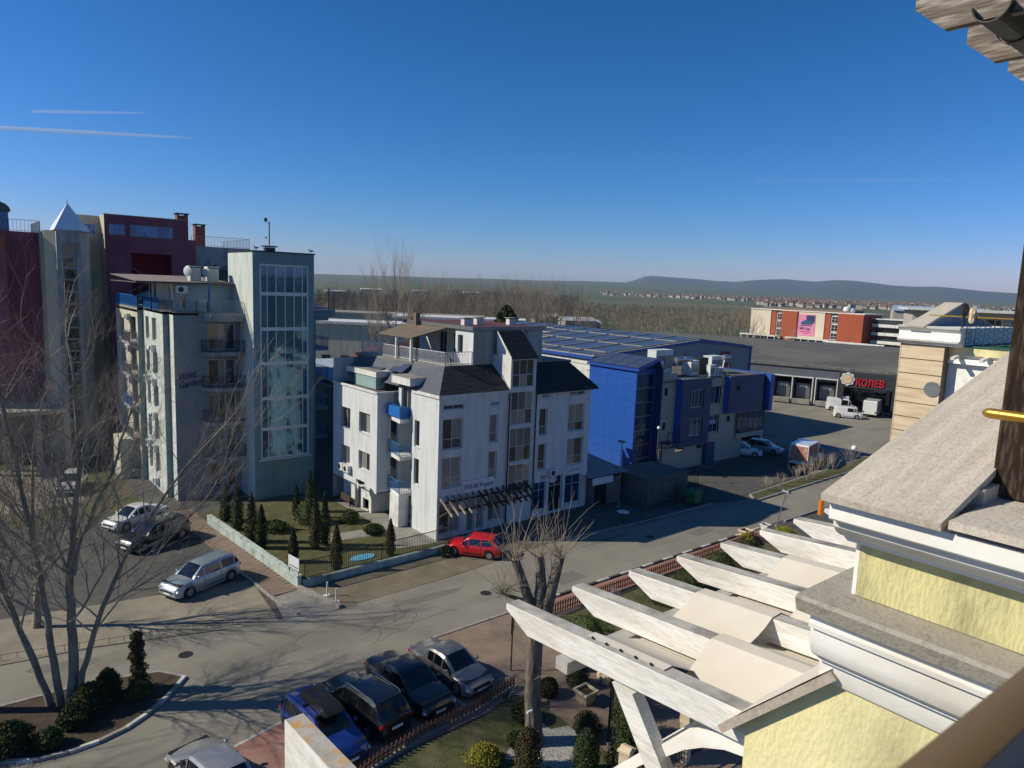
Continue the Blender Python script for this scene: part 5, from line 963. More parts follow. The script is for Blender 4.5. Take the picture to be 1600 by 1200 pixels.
stem_tree('bare_tree', 'spreading leafless tree by the gravel car park behind the island tree', (3.4, 42.2, 0), [([(0, 0, 0), (.2, .1, 3), (.1, .4, 6), (.5, .4, 10.5)], .22, .04), ([(.1, 0, 2.4), (1.4, -.4, 4), (3.0, -.9, 6), (4.4, -1.2, 9)], .11, .025), ([(0, .2, 2.8), (-1.2, .5, 5), (-1.8, .6, 8.6)], .11, .03), ([(.1, .1, 3.5), (1.0, .9, 5.6), (2.0, 1.4, 9)], .1, .03)], 35, lev=4, kids=5, side=13, up=.08, L0=.22, spread=.65)
# trees out of the frame to the left whose shadows fall over the street
stem_tree('bare_tree', 'leafless tree standing left of the frame beside the street', (-12, 36.0, 0), [([(0, 0, 0), (.1, .1, 5), (-.2, .1, 10), (.2, 0, 16)], .32, .06), ([(0, 0, 3), (1.5, .8, 6), (2.8, 1.2, 11)], .2, .04), ([(0, 0, 3.5), (-1.5, .8, 7), (-2.4, 1.2, 12)], .2, .04)], 37, lev=4, kids=4, side=14, up=.1, L0=.28, spread=.7)
for k, (x, y, h) in enumerate([(-12, 31.0, 13), (-6, 27.5, 12), (-20, 38, 15)]):
    stem_tree('bare_tree', ['leafless tree left of the frame nearest the street kerb', 'smaller leafless tree left of the frame near the hotel', 'leafless tree farthest left of the frame'][k], (x, y, 0), [([(0, 0, 0), (.1, .1, h*.3), (-.2, .1, h*.6), (.2, 0, h)], .26, .05), ([(0, 0, h*.2), (1.3, .8, h*.45), (2.4, 1.2, h*.75)], .15, .04), ([(0, 0, h*.22), (-1.2, -.8, h*.5), (-2.2, -1.0, h*.8)], .15, .04)], 50+k, lev=3, kids=4, side=13, up=.1, L0=.27, spread=.7)
# pollarded tree
t = thing('pollarded_tree', 'pollarded tree with three cut stubs and long thin whips beside the parking bays', 'tree', (18.2, 19.8, 0)); random.seed(4); b = MB()
b.tube([(0, 0, -.1), (-.02, 0, .5), (-.1, .1, 2.3), (-.1, .1, 4.5), (0, 0, 5.7)], [.48, .36, .33, .34, .42], 12); b.tube([(-.05, .05, 5.2), (-.4, .3, 6.3), (-.8, .7, 7.8)], [.3, .2, .17], 9); b.tube([(0, 0, 5.3), (.05, .05, 6.8), (-.05, .1, 8.0)], [.33, .22, .18], 9); b.tube([(.1, -.1, 5.3), (.3, -.3, 6.6), (.55, -.45, 8.0)], [.32, .22, .19], 9)
b.tube([(-.2, .2, 6.0), (-1.2, .9, 6.4)], [.12, .05], 6); tk = b.o('trunk', MATS['bark_dark'], t, smooth=60)
cutm = mat('cut_wood', (.45, .33, .2), (.3, .2, .12), 8, rough=.9)
for p, r in (((-.8, .7, 7.8), .165), ((-.05, .1, 8.0), .175), ((.55, -.45, 8.0), .185)): MB().cyl((p[0], p[1]), r, p[2], p[2]+.02, 9).o('cut_end', cutm, tk)
b = MB(); heads = [(-.8, .7, 7.6, 34), (-.05, .1, 7.8, 22), (.55, -.45, 7.8, 34), (-1.2, .9, 6.4, 34), (-.4, .3, 6.2, 16), (.35, -.3, 6.6, 12), (-.2, .1, 5.2, 18), (.2, 0, 4.4, 8), (-.3, .2, 2.6, 10)]
for x, y, z, n in heads:
    for k in range(n):
        a = random.random()*6.28; out = random.uniform(.1, 1.1)*(1.5 if z < 6.5 else 1); Lw = random.uniform(1.4, 3.9)*(.8 if z < 6.5 else 1); pts = [(x, y, z)]; dz = 1.0; px, py, pz = x, y, z; droop = random.uniform(-.15, .5)*(1.5 if cos(a) < 0 else .7)+(.25 if z < 6.5 else 0)
        for q in range(1, 6): px += cos(a)*out*Lw/5*.62+random.uniform(-.05, .05); py += sin(a)*out*Lw/5*.62+random.uniform(-.05, .05); pz += Lw/5*(1-droop*q/2.2)*(.9 if out < .6 else .7); pts.append((px, py, pz))
        b.tube(pts, [.014, .011, .009, .007, .005, .003], 3, cap=False)
        if random.random() < .5:
            i = random.randint(2, 4); p = Vector(pts[i]); b.tube([p, p+Vector((random.uniform(-.4, .4), random.uniform(-.4, .4), random.uniform(.1, .6)))], [.008, .003], 3, cap=False)
for k in range(60): a = random.random()*6.28; p = Vector((-1.0+random.uniform(-.4, .3), .8+random.uniform(-.3, .3), 6.5+random.uniform(-.2, .3))); b.tube([p, p+Vector((cos(a)*.4, sin(a)*.4, random.uniform(-.3, .3)))], [.012, .004], 3, cap=False)
b.o('whips', MATS['twig_yellow'], t)
# leafless bushes by the car park grass
for k, (x, h) in enumerate([(61, 1.3), (63.5, 1.2), (66.5, 1.6), (68.3, 1.7), (69.8, 2.0), (72.2, 2.2), (74.0, 1.9), (77.5, 2.4)]):
    random.seed(300+k); t = thing('bare_bush', ['smallest twiggy bush at the pointed left end of the grass strip', 'second twiggy bush from the pointed end of the grass strip', 'twiggy bush in front of the rear of the picture van', 'twiggy bush before the side of the picture van', 'twiggy bush before the front wheel of the picture van', 'leafless bush just right of the picture van', 'leafless bush left of the white globe lamp', 'tallest leafless bush beyond the white globe lamp'][k], 'bush', (x, 35.1+.1*(k % 3), .1), 0, 'leafless bushes along the car park grass strip'); b = MB()
    for q in range(9): a = random.random()*6.28; grow(b, (0, 0, 0), (cos(a)*.4, sin(a)*.4, 1), h*.6, .02, 2, 3, .5, .2, 4, 3, .6)
    b.o('branches', MATS['twig'], t)
# ================================================================ vehicles
def paint(n, c, metal=.0, rough=.28): return mat('paint_'+n, c, tuple(x*.9 for x in c), 2, rough=rough, metal=metal, coat=.8, spec=.5)
def car(name, label, cat, x, y, rz, L, Wd, H, pm, kind='hatch', group=None, rails=False, box=False, plate_f=True, ground=.0):
    t = thing(name, label, cat, (x, y, ground), rz, group); hw = Wd/2; wr = .31 if H < 1.6 else .34; fx = L/2-.82*(L/4.3); rx = -L/2+.78*(L/4.3); zb = .9 if H < 1.6 else 1.0
    if kind in ('van', 'boxvan'): zb = 1.05
    K_ = {'hatch': dict(a=.23, b=.06, c=-.36, d=-.475, hood=.80, tail=.98), 'sedan': dict(a=.25, b=.08, c=-.17, d=-.33, hood=.80, tail=.98), 'wagon': dict(a=.25, b=.09, c=-.40, d=-.485, hood=.82, tail=1.0), 'suv': dict(a=.24, b=.08, c=-.37, d=-.48, hood=.92, tail=1.0), 'van': dict(a=.34, b=.2, c=-.475, d=-.49, hood=.85, tail=1.0)}[kind]
    xa, xb, xc, xd = [K_[k]*L for k in 'abcd']
    def belt(u):
        s = u/L
        if u > xa: q = (u-xa)/(L/2-xa); return zb*(1-.04*q)*(1-(1-K_['hood'])*q**1.6)-.10*max(0, q-.85)/.15*2
        if u < xd: q = (xd-u)/(L/2+xd+1e-6); return zb*(1.04-.05*q-.12*max(0, q-.8))
        return zb*(1+.04*(xa-u)/(xa-xd))
    def wid(u): q = abs(u)/(L/2); return hw*(1-.05*q**2-.16*max(0, (q-.8)/.2)**2.2)
    def zlow(u):
        z = .2+.06*max(0, (abs(u)/(L/2)-.85)/.15)
        for cx in (fx, rx):
            if abs(u-cx) < wr+.07: z = max(z, wr+math.sqrt((wr+.07)**2-(u-cx)**2)-.02)
        return z
    us = sorted({-L/2, -L/2+.04, -L/2+.12, L/2-.12, L/2-.04, L/2, xa, xd, *[-L/2+L*k/22 for k in range(1, 22)], *[c+s*(wr+.071)*q for c in (fx, rx) for s in (-1, 1) for q in (1, .98, .9, .7, .4, 0)]})
    b = MB(); rows = []
    for u in us:
        w_ = wid(u); zl = zlow(u); zt = belt(u); zm = max(zl+.02, .5*(zl+zt)); mid = zt-.12 if zt-.12 > zm else zm+.01
        sec = [(-w_+.03, zl), (-w_, zm), (-w_*.985, mid), (-w_*.93, zt-.015), (-w_*.82, zt+.012), (-w_*.4, zt+.04), (0, zt+.05)]; sec = sec+[(-a, z) for a, z in sec[-2::-1]]
        rows.append(len(b.v)); b.v += [(u, a, z) for a, z in sec]
    ns = 13
    for i in range(len(us)-1):
        for j in range(ns-1): b.f.append((rows[i]+j, rows[i]+j+1, rows[i+1]+j+1, rows[i+1]+j))
    b.f.append(tuple(rows[0]+j for j in range(ns))); b.f.append(tuple(rows[-1]+j for j in range(ns))[::-1])
    # cabin
    def roofz(u):
        if u >= xb: q = (xa-u)/(xa-xb); return belt(xa)+(H-.06-belt(xa))*max(0, min(1, q))**.85
        if u <= xc: q = (u-xd)/(xc-xd+1e-6); return belt(xd)+(H-.05-belt(xd))*max(0, min(1, q))**.8
        return H-.04*((u-(xb+xc)/2)/((xb-xc)/2))**2
    cu = sorted({xa, xd, xb, xc, *[xa+(xb-xa)*k/4 for k in range(4)], *[xb+(xc-xb)*k/6 for k in range(7)], *[xc+(xd-xc)*k/4 for k in range(5)]}, reverse=True)
    pill = [xb-.03, (xb+xc)*.5+.05, (xb+xc)*.5-.05, xc+.2, xc]
    gl = {'windscreen': MB(), 'rear_window': MB(), 'side_window': MB(), 'side_window2': MB()}; cab = MB()
    def sec(u):
        z0 = belt(u)-.02; z1 = roofz(u); w0 = wid(u)*.93; k = max(0, min(1, (z1-z0)/(H-zb))); w1 = w0*(1-.2*k) if kind != 'van' else w0*(1-.07*k)
        return [(-w0, z0), (-(w0*.25+w1*.75), z0+(z1-z0)*.78), (-w1*.94, z1-.02), (-w1*.8, z1), (-w1*.4, z1+.02), (0, z1+.03)]
    def full(u): s = sec(u); return s+[(-a, z) for a, z in s[-2::-1]]
    for u0, u1 in zip(cu, cu[1:]):
        A, Bq = full(u0), full(u1); um = (u0+u1)/2; front = um > xb; rear = um < xc
        for j in range(10):
            q = [(u0, *A[j]), (u0, *A[j+1]), (u1, *A[j+1]), (u1, *Bq[j+1])]; q = [(u0, *A[j]), (u0, *A[j+1]), (u1, *Bq[j+1]), (u1, *Bq[j])]
            tgt = cab
            if j in (0, 9):
                if kind == 'van' and um < xb-.95: tgt = cab
                elif front or (xd < um and not rear) or (rear and kind in ('wagon', 'suv')): tgt = gl['side_window'] if j == 0 else gl['side_window2']
                if tgt is not cab and (xa-um) < .12: tgt = cab
            elif front and 3 <= j <= 6: tgt = gl['windscreen']
            elif rear and 3 <= j <= 6 and um > xd+.02 and kind != 'van': tgt = gl['rear_window']
            tgt.quad(*q)
    b.add(cab)
    b.o('body', pm, t, smooth=38); G = MATS['glass_car']
    for k, m_ in gl.items():
        if m_.f: m_.o(k.replace('2', ''), G, t, smooth=38)
    # pillars
    for up in [xb-.02, (xb+xc)/2-.05*L/4.3, xc+.05]:
        if kind == 'van' and up < xb-.9: continue
        s = sec(up)
        for sg_ in (-1, 1): MB().bar((up, sg_*(-s[0][0]+.008), s[0][1]+.02), (up, sg_*(-s[1][0]+.01), s[1][1]+.01), .07, .03).o('window_pillar', pm if kind != 'suv' else MATS['black_plastic'], t)
    MB().box(-L/2+.25, L/2-.25, -hw+.12, hw-.12, .18, zb-.08).o('underbody', MATS['black_plastic'], t)
    # wheels
    if ('tyre', wr) not in WC:
        tb = MB().tube([(0, -.1, 0), (0, -.09, 0), (0, .09, 0), (0, .1, 0)], [wr*.9, wr, wr, wr*.9], 20); WC[('tyre', wr)] = tb.mesh('tyre', MATS['rubber'])
        rb = MB().cyl((0, 0), wr*.6, -.112, -.1, 16, ax='y').cyl((0, 0), wr*.6, .1, .112, 16, ax='y')
        WC[('rim', wr)] = rb.mesh('rim', MATS['rim'])
    for cx in (fx, rx):
        for s in (-1, 1):
            wh = obj('wheel', WC[('tyre', wr)], t, (cx, s*(hw-.115), wr)); obj('rim', WC[('rim', wr)], wh)
    # lamps, plates, mirrors, lines
    zl = belt(L/2-.15)-.1
    for s in (-1, 1):
        MB().prism([(L/2-.34, zl-.02), (L/2-.12, zl-.04), (L/2-.05, zl-.11), (L/2-.12, zl-.15), (L/2-.30, zl-.09)], 'y', s*(wid(L/2-.2)+.004), s*hw*.62).o('headlight', MATS['lamp_clear'], t)
        zt = belt(-L/2+.1)-.1; MB().box(-L/2-.008, -L/2+.13, s*(wid(-L/2+.1)+.004), s*hw*.74, zt-.15, zt-.02).o('taillight', MATS['lamp_red'], t)
        MB().ball((xa-.28, s*(hw+.06), zb+.1), .1, 8, 6, rz=.08).o('mirror', pm, t, smooth=60)
        MB().box((xb+xc)/2+.32, (xb+xc)/2+.5, s*(hw+.002), s*(hw+.02), zb-.15, zb-.11).box(xc+.35, xc+.53, s*(hw+.002), s*(hw+.02), zb-.13, zb-.09).o('door_handles', pm, t)
        for ug in (xb-.02, (xb+xc)/2-.05*L/4.3): MB().box(ug-.006, ug+.006, s*(hw-.01), s*(hw+.003), .36, zb-.06).o('door_gap', MATS['black_plastic'], t)
        MB().box(rx+.5, fx-.5, s*(hw-.004), s*(hw+.012), .33, .39).o('door_trim', MATS['black_plastic'], t)
    MB().box(L/2-.012, L/2+.02, -.26, .26, .34, .45).o('number_plate', MATS['plate'], t); MB().box(-L/2-.025, -L/2+.01, -.26, .26, zb-.42, zb-.31).o('number_plate', MATS['plate'], t)
    MB().box(L/2-.06, L/2+.012, -hw*.6, hw*.6, .47, .58).box(L/2-.06, L/2+.012, -hw*.75, hw*.75, .24, .32).o('grille', MATS['black_plastic'], t)
    if rails:
        for s in (-1, 1): MB().tube([(xb+.05, s*hw*.72, H-.03), (xb-.1, s*hw*.72, H+.05), (xc+.2, s*hw*.72, H+.04), (xc+.05, s*hw*.7, H-.05)], .018, 6).o('roof_rail', MATS['rim'], t)
    if box: MB().prism([(-1.15, -.0), (.75, 0), (1.0, .12), (.7, .3), (-1.0, .34), (-1.15, .2)], 'y', -.38, .38).o('roof_box', MATS['black_plastic'], t, (0, 0, H+.06), smooth=50); MB().box(-.6, -.5, -.6, .6, H-.02, H+.06).box(.4, .5, -.6, .6, H-.02, H+.06).o('roof_bars', MATS['black_plastic'], t)
    return t
RED = paint('red', (.55, .008, .012), rough=.3); SIL = paint('silver', (.42, .42, .41), .5, .32); BLK = paint('black', (.012, .013, .016)); BLU = paint('blue', (.01, .032, .2)); WHT = paint('white', (.72, .72, .7)); SB = paint('silverblue', (.36, .42, .48), .4, .3); BRZ = paint('bronze', (.3, .285, .26), .5, .3)
car('red_hatchback', 'bright red hatchback parked with its rear to the street before the office', 'car', 28.35, 37.8, 128, 4.0, 1.7, 1.45, RED, 'hatch')
car('silver_van', 'silver blue people carrier on the gravel beside the paved driveway', 'car', 11.7, 42.7, 203, 4.6, 1.78, 1.62, SB, 'wagon', rails=True)
car('silver_sedan', 'bronze silver sedan at the right end of the parked row, nose to the picket fence', 'car', 18.2, 25.9, -84, 4.5, 1.74, 1.45, BRZ, 'sedan')
car('black_sedan', 'large black sedan parked between the silver sedan and the black estate', 'car', 15.85, 25.8, -86, 4.9, 1.86, 1.47, BLK, 'sedan')
car('black_suv', 'black crossover with chrome roof rails, tail to the picket fence', 'car', 13.5, 25.5, 97, 4.65, 1.83, 1.6, BLK, 'suv', rails=True)
car('blue_car', 'blue estate car with a black roof box behind the white beam end', 'car', 11.35, 24.9, -85, 4.5, 1.8, 1.5, BLU, 'wagon', box=True)
car('light_silver_car', 'pale silver hatchback cut by the bottom edge of the photo', 'car', 7.0, 24.9, 100, 4.1, 1.72, 1.48, SIL, 'hatch')
car('white_car', 'white car roof just showing at the bottom edge left of the pale silver one', 'car', 4.2, 24.2, 98, 4.2, 1.72, 1.46, WHT, 'hatch')
car('white_car', 'white car under the branches by the far end of the gravel car park', 'car', 11.0, 56.5, 205, 4.4, 1.74, 1.45, WHT, 'sedan')
car('dark_car', 'black car in the shade of the branches by the garden wall end', 'car', 11.2, 51.7, 205, 4.7, 1.85, 1.65, BLK, 'wagon')
car('white_car', 'farthest white car beside the grass yard on the left', 'car', 8.6, 68.5, 250, 4.3, 1.74, 1.5, WHT, 'hatch')
car('white_car', 'white car half hidden behind the corner of the blue office', 'car', 72.8, 45.4, -60, 4.3, 1.74, 1.5, WHT, 'hatch')
car('silver_hatchback', 'grey blue hatchback in the shade at the right end of the blue office', 'car', 76.3, 44.8, -78, 4.3, 1.76, 1.5, SB, 'hatch')
car('dark_car', 'dark car behind the grey hatchback at the blue office', 'car', 81, 50.5, -60, 4.4, 1.76, 1.5, BLK, 'wagon')
# delivery vans
def box_van(label, x, y, rz, art=True):
    t = thing('delivery_van', label, 'van', (x, y, 0), rz); hw = 1.0
    MB().prism([(-2.8, .45), (1.2, .45), (1.2, 2.5), (.9, 2.62), (-2.7, 2.62), (-2.8, 2.5)], 'y', -hw, hw).o('cargo_body', WHT, t)
    MB().prism([(1.2, .4), (2.75, .4), (2.85, .9), (2.65, 1.15), (1.95, 1.95), (1.2, 2.1)], 'y', -hw*.95, hw*.95).o('cab', WHT, t)
    MB().prism([(2.62, 1.2), (2.66, 1.22), (2.0, 1.95), (1.96, 1.93)], 'y', -hw*.82, hw*.82).o('windscreen', MATS['glass_car'], t)
    for s in (-1, 1):
        MB().prism([(1.35, 1.15), (2.4, 1.15), (1.95, 1.75), (1.35, 1.82)], 'y', s*hw*.95, s*(hw*.95+.012)).o('side_window', MATS['glass_car'], t); MB().box(2.0, 2.12, s*1.0, s*1.2, 1.15, 1.45).o('mirror', MATS['black_plastic'], t)
        if art:
            a_ = MB().box(-2.6, .6, s*(hw+.002), s*(hw+.012), .9, 2.5).o('side_artwork', mat('art_brown', (.22, .13, .1), (.5, .33, .25), 1.6, rough=.6, dirt=((.45, .03, .03), .9, 1.1, (1, 1, 1))), t)
            MB().box(-2.45, -1.7, s*(hw+.013), s*(hw+.02), 1.7, 2.4).o('art_patch', MATS['sign_red'], a_)
    if art: MB().box(-2.82, -2.802, -.9, .9, .8, 2.45).o('rear_artwork', MATS['art_brown'], t)
    for cx in (1.95, -1.8):
        for s in (-1, 1): wh = obj('wheel', WC[('tyre', .34)], t, (cx, s*.88, .34)); obj('rim', WC[('rim', .34)], wh)
    MB().box(-2.6, 2.6, -.8, .8, .25, .5).box(-2.85, -2.8, -.9, .9, .35, .5).o('chassis', MATS['black_plastic'], t)
    for s in (-1, 1): MB().box(-2.83, -2.8, s*.75, s*.95, .7, 1.0).o('taillight', MATS['lamp_red'], t)
    return t
box_van('white delivery van with food pictures on its sides, parked behind the bare bushes', 75.2, 39.0, 12)
box_van('tall white delivery van parked at the dark shopfront, seen from the rear', 117.5, 50.5, 14, False)
car('small_van', 'small white delivery van parked nearest the loading docks', 'van', 110.9, 51.4, -62, 4.2, 1.75, 1.85, WHT, 'van')
car('cooler_van', 'white van with a roof cooling unit behind the small white one', 'van', 117.0, 55.4, -60, 4.8, 1.9, 2.2, WHT, 'van')
MB().box(-.2, 1.0, -.6, .6, 2.25, 2.55).o('cooling_unit', MATS['white_pvc'], bpy.data.objects['cooler_van'])
# ================================================================ street furniture
def fence_posts(name, label, pts, z=0, h=.75, mt='wood_brown', gap=.24, w_=.1, cat='fence', point=True, base=None, cap=290):
    t = thing(name, label, cat, (pts[0][0], pts[0][1], z)); o0 = pts[0]
    pk = MB(); pk.prism([(-w_/2, .05), (w_/2, .05), (w_/2, h-.08), (0, h), (-w_/2, h-.08)], 'y', -.012, .012); me = pk.mesh('picket', MATS[mt]); rl_ = MB(); n_ = 0
    for (x0, y0), (x1, y1) in zip(pts, pts[1:]):
        D_ = math.hypot(x1-x0, y1-y0); a = math.degrees(math.atan2(y1-y0, x1-x0)); n = int(D_/gap)
        for zz in (.2, h-.22): rl_.bar((x0-o0[0], y0-o0[1], zz), (x1-o0[0], y1-o0[1], zz), .03, .05)
        for k in range(n+1):
            if n_ < cap: obj('picket', me, t, (x0-o0[0]+(x1-x0)*k/n+.02*sin(R(a)), y0-o0[1]+(y1-y0)*k/n-.02*cos(R(a)), 0), a); n_ += 1
        if base: MB().box(0, D_, -.08, .08, -.05, .1).o('fence_base', MATS[base], t, (x0-o0[0], y0-o0[1], 0), a)
    rl_.o('rails', MATS[mt], t); return t
fence_posts('picket_fence', 'low brown picket fence between the pavement and the hotel garden', [(26.2, 27.85), (47.6, 28.2), (48.6, 26.9)], .02, gap=.2)
fence_posts('picket_fence', 'low brown picket fence in front of the parked cars', [(10.4, 21.6), (12.4, 22.3), (14.7, 22.75), (17.4, 22.85), (19.4, 23.3), (20.1, 23.45)], .02, h=.6, gap=.22, base='concrete')
# wall of the garden and iron fence
gw = thing('garden_wall', 'low weathered pale green wall along the paved driveway', 'wall', (16.4, 39.3, 0)); random.seed(2)
gw.rotation_euler = (0, 0, R(4.1))
for k in range(12):
    y0 = k*1.2; MB().box(-.13, .13, y0, y0+1.197, 0, .62+random.uniform(-.02, .02)).o('wall_block', MATS['teal_wall'], gw); MB().box(-.17, .17, y0+.004, y0+1.192, .64, .72+random.uniform(0, .02)).o('coping_stone', mat('coping_mint', (.55, .62, .57), (.4, .47, .43), 2.5, rough=.85, dirt=((.15, .18, .15), .7, 3, (1, 1, 1))), gw)
gw = thing('street_garden_wall', 'low weathered wall carrying the iron fence along the street', 'wall', (16.6, 39.2, 0))
for k in range(9): MB().box(k*1.21, k*1.21+1.2, -.12, .12, 0, .45).o('wall_block', MATS['teal_wall'], gw, rz=1)
f = railing(None, [(16.7, 39.25), (22, 39.35), (27.5, 39.5)], .45, 1.15, MATS['dark_metal'], sp=.13, name='iron_garden_fence'); tag(f, 'black iron fence on the low wall in front of the cypresses', 'fence')
t = thing('notice_board', 'white notice board with faded print at the garden wall corner', 'sign', (16.3, 39.9, 0), 98); MB().box(-.6, .6, -.03, .03, 1.0, 1.75).o('board', MATS['sign_white'], t)
b = MB()
for k in range(5): b.box(-.5, .5-.15*(k % 3), -.036, -.031, 1.1+k*.12, 1.15+k*.12)
b.box(-.5, .5, .031, .036, 1.1, 1.2).o('faded_print', mat('print_grey', (.25, .2, .22)), t); MB().box(-.55, -.5, -.02, .02, 0, 1.0).box(.5, .55, -.02, .02, 0, 1.0).o('posts', MATS['dark_metal'], t)
for x, y, lb in ((17.25, 37.3, 'white post on the verge nearer the garden wall'), (17.3, 36.2, 'white post on the verge nearer the street')):
    t = thing('white_post', lb, 'post', (x, y, 0)); MB().cyl((0, 0), .05, 0, .85, 8).o('pole', MATS['white_paint'], t); MB().box(-.18, .18, -.18, .18, 0, .05).o('foot', MATS['white_paint'], t)
b = MB()
for k in range(26): x = -2+k*.62; b.bar((x, 39.5-.28*max(0, x-1)*.9+.0, 0), (x, 39.5-.28*max(0, x-1)*.9, .32), .02)
for k in range(25): x = -2+k*.62; b.bar((x, 39.5-.252*max(0, x-1), .3), (x+.62, 39.5-.252*max(0, x-.38), .3), .015)
b.o('low_wire_edging', MATS['dark_metal'], None, label='low thin wire edging between the sandy strip and the street', cat='edging')
def lamp(x, y, h, label, kind='globe', tilt=0):
    t = thing('street_lamp', label, 'street lamp', (x, y, 0)); t.rotation_euler = (R(tilt)*.3, R(tilt), 0)
    MB().tube([(0, 0, 0), (0, 0, h*.4), (0, 0, h)], [.06, .045, .035], 8).o('pole', MATS['grey_metal'] if kind != 'black' else MATS['dark_metal'], t); MB().cyl((0, 0), .12, 0, .15, 8).o('base', MATS['concrete'], t)
    if kind == 'globe': MB().ball((0, 0, h+.2), .28 if h < 4 else .17, 12, 8).o('globe', mat('globe_white', (.8, .8, .78), rough=.25), t, smooth=60)
    elif kind == 'black': MB().tube([(0, 0, h), (0, 0, h+.12), (0, 0, h+.5), (0, 0, h+.62)], [.1, .2, .24, .05], 6).o('lantern', MATS['dark_metal'], t)
    elif kind != 'pole': MB().box(-.18, .18, -.3, .3, h-.1, h+.05).o('lamp_head', MATS['grey_metal'] if kind == 'head' else MATS['dark_metal'], t)
    return t
lamp(74.1, 33.3, 2.9, 'white globe lamp by the grass strip'); lamp(54.3, 43.2, 5.2, 'tall pale pole with round fitting before the glass stair of the blue office', 'globe'); lamp(45.0, 39.6, 5.8, 'thin dark pole behind the iron bar fence', 'head'); lamp(52.2, 29.0, 3.0, 'leaning lamp post at the pavement end', 'head', 14)
lamp(20.6, 17.9, 3.6, 'black lamp post beside the tall broad thuja', 'black'); t = lamp(17.0, 18.8, 2.3, 'thin black pole with small white camera near the trunk', 'pole'); MB().box(-.12, .12, -.04, .04, 2.3, 2.38).o('camera_head', MATS['white_pvc'], t)
t = thing('traffic_sign', 'dark back of a rectangular sign on a thin pole behind the whips', 'sign', (20.9, 24.6, 0), 40); MB().cyl((0, 0), .035, 0, 2.3, 6).o('pole', MATS['dark_metal'], t); MB().box(-.3, .3, -.03, .02, 2.0, 2.95).o('panel', MATS['dark_metal'], t)
t = thing('cage_post', 'tall sign frame post above the sunny part of the car park', 'sign', (96, 38.5, 0), 10); MB().box(-.08, .08, -.08, .08, 0, 4.2).o('pole', MATS['grey_metal'], t); MB().box(.3, 2.4, -.05, .05, 1.5, 4.4).o('panel', MATS['grey_metal'], t)
for x, y, s, lb in ((47.6, 28.85, 1.0, 'square stone planter at the end of the picket fence'), (50.6, 29.0, .75, 'smaller white round planter by the leaning lamp'), (22.0, 20.6, .9, 'stone trough planter on the hotel path with a brown shrub')):
    t = thing('planter', lb, 'planter', (x, y, .03)); w0, w1 = .3*s, .42*s
    MB().quad((-w0, -w0, 0), (w0, -w0, 0), (w1, -w1, .6*s), (-w1, -w1, .6*s)).quad((w0, w0, 0), (-w0, w0, 0), (-w1, w1, .6*s), (w1, w1, .6*s)).quad((w0, -w0, 0), (w0, w0, 0), (w1, w1, .6*s), (w1, -w1, .6*s)).quad((-w0, w0, 0), (-w0, -w0, 0), (-w1, -w1, .6*s), (-w1, w1, .6*s)).box(-w1-.04, w1+.04, -w1-.04, -w1+.04, .56*s, .66*s).box(-w1-.04, w1+.04, w1-.04, w1+.04, .56*s, .66*s).box(-w1-.038, -w1+.04, -w1, w1, .56*s, .655*s).box(w1-.04, w1+.038, -w1, w1, .56*s, .655*s).o('pot', MATS['travertine'] if s > .8 else MATS['white_paint'], t); MB().box(-w1+.03, w1-.03, -w1+.03, w1-.03, .4*s, .52*s).o('soil', MATS['soil'], t)
for x, y, mm, lb in ((49.9, 36.6, 'bin_green', 'green wheeled waste container beside the iron fence'), (50.9, 37.2, 'black_plastic', 'black wheeled waste container behind the green one')):
    if mm == 'bin_green': mat('bin_green', (.02, .13, .05), rough=.5)
    t = thing('waste_bin', lb, 'bin', (x+1.6, y, 0), 5); MB().prism([(-.5, .15), (.5, .15), (.6, 1.15), (-.6, 1.15)], 'y', -.45, .45).o('bin_body', MATS[mm], t); MB().prism([(-.65, 1.16), (.65, 1.16), (.5, 1.35), (-.5, 1.35)], 'y', -.5, .5).o('lid', MATS[mm], t); MB().box(-.45, -.35, -.4, .4, 0, .14).box(.35, .45, -.4, .4, 0, .14).o('wheels', MATS['rubber'], t)
t = thing('cafe_table', 'white round table on the shaded forecourt beside the annexe', 'table', (42.6, 36.9, .03)); MB().cyl((0, 0), .5, .72, .75, 18).o('table_top', MATS['white_paint'], t); MB().cyl((0, 0), .04, 0, .72, 8).cyl((0, 0), .25, 0, .03, 10).o('pedestal', MATS['dark_metal'], t)
for x, y, rz, lb in ((29.4, 26.6, 20, 'white metal garden chair left of its neighbour on the street lawn'), (30.4, 26.4, -30, 'white metal garden chair right of its neighbour on the street lawn')):
    t = thing('garden_chair', lb, 'chair', (x, y, .04), rz); MB().box(-.25, .25, -.25, .25, .42, .46).o('seat', MATS['white_paint'], t); b = MB()
    for k in range(6): b.bar((-.25+k*.1, .25, .46), (-.25+k*.1, .3, .95), .02)
    b.bar((-.25, .3, .95), (.25, .3, .95), .03).o('backrest', MATS['white_paint'], t)
    for sx in (-.22, .22):
        for sy in (-.22, .22): MB().bar((sx, sy, 0), (sx, sy, .42), .025).o('leg', MATS['white_paint'], t)
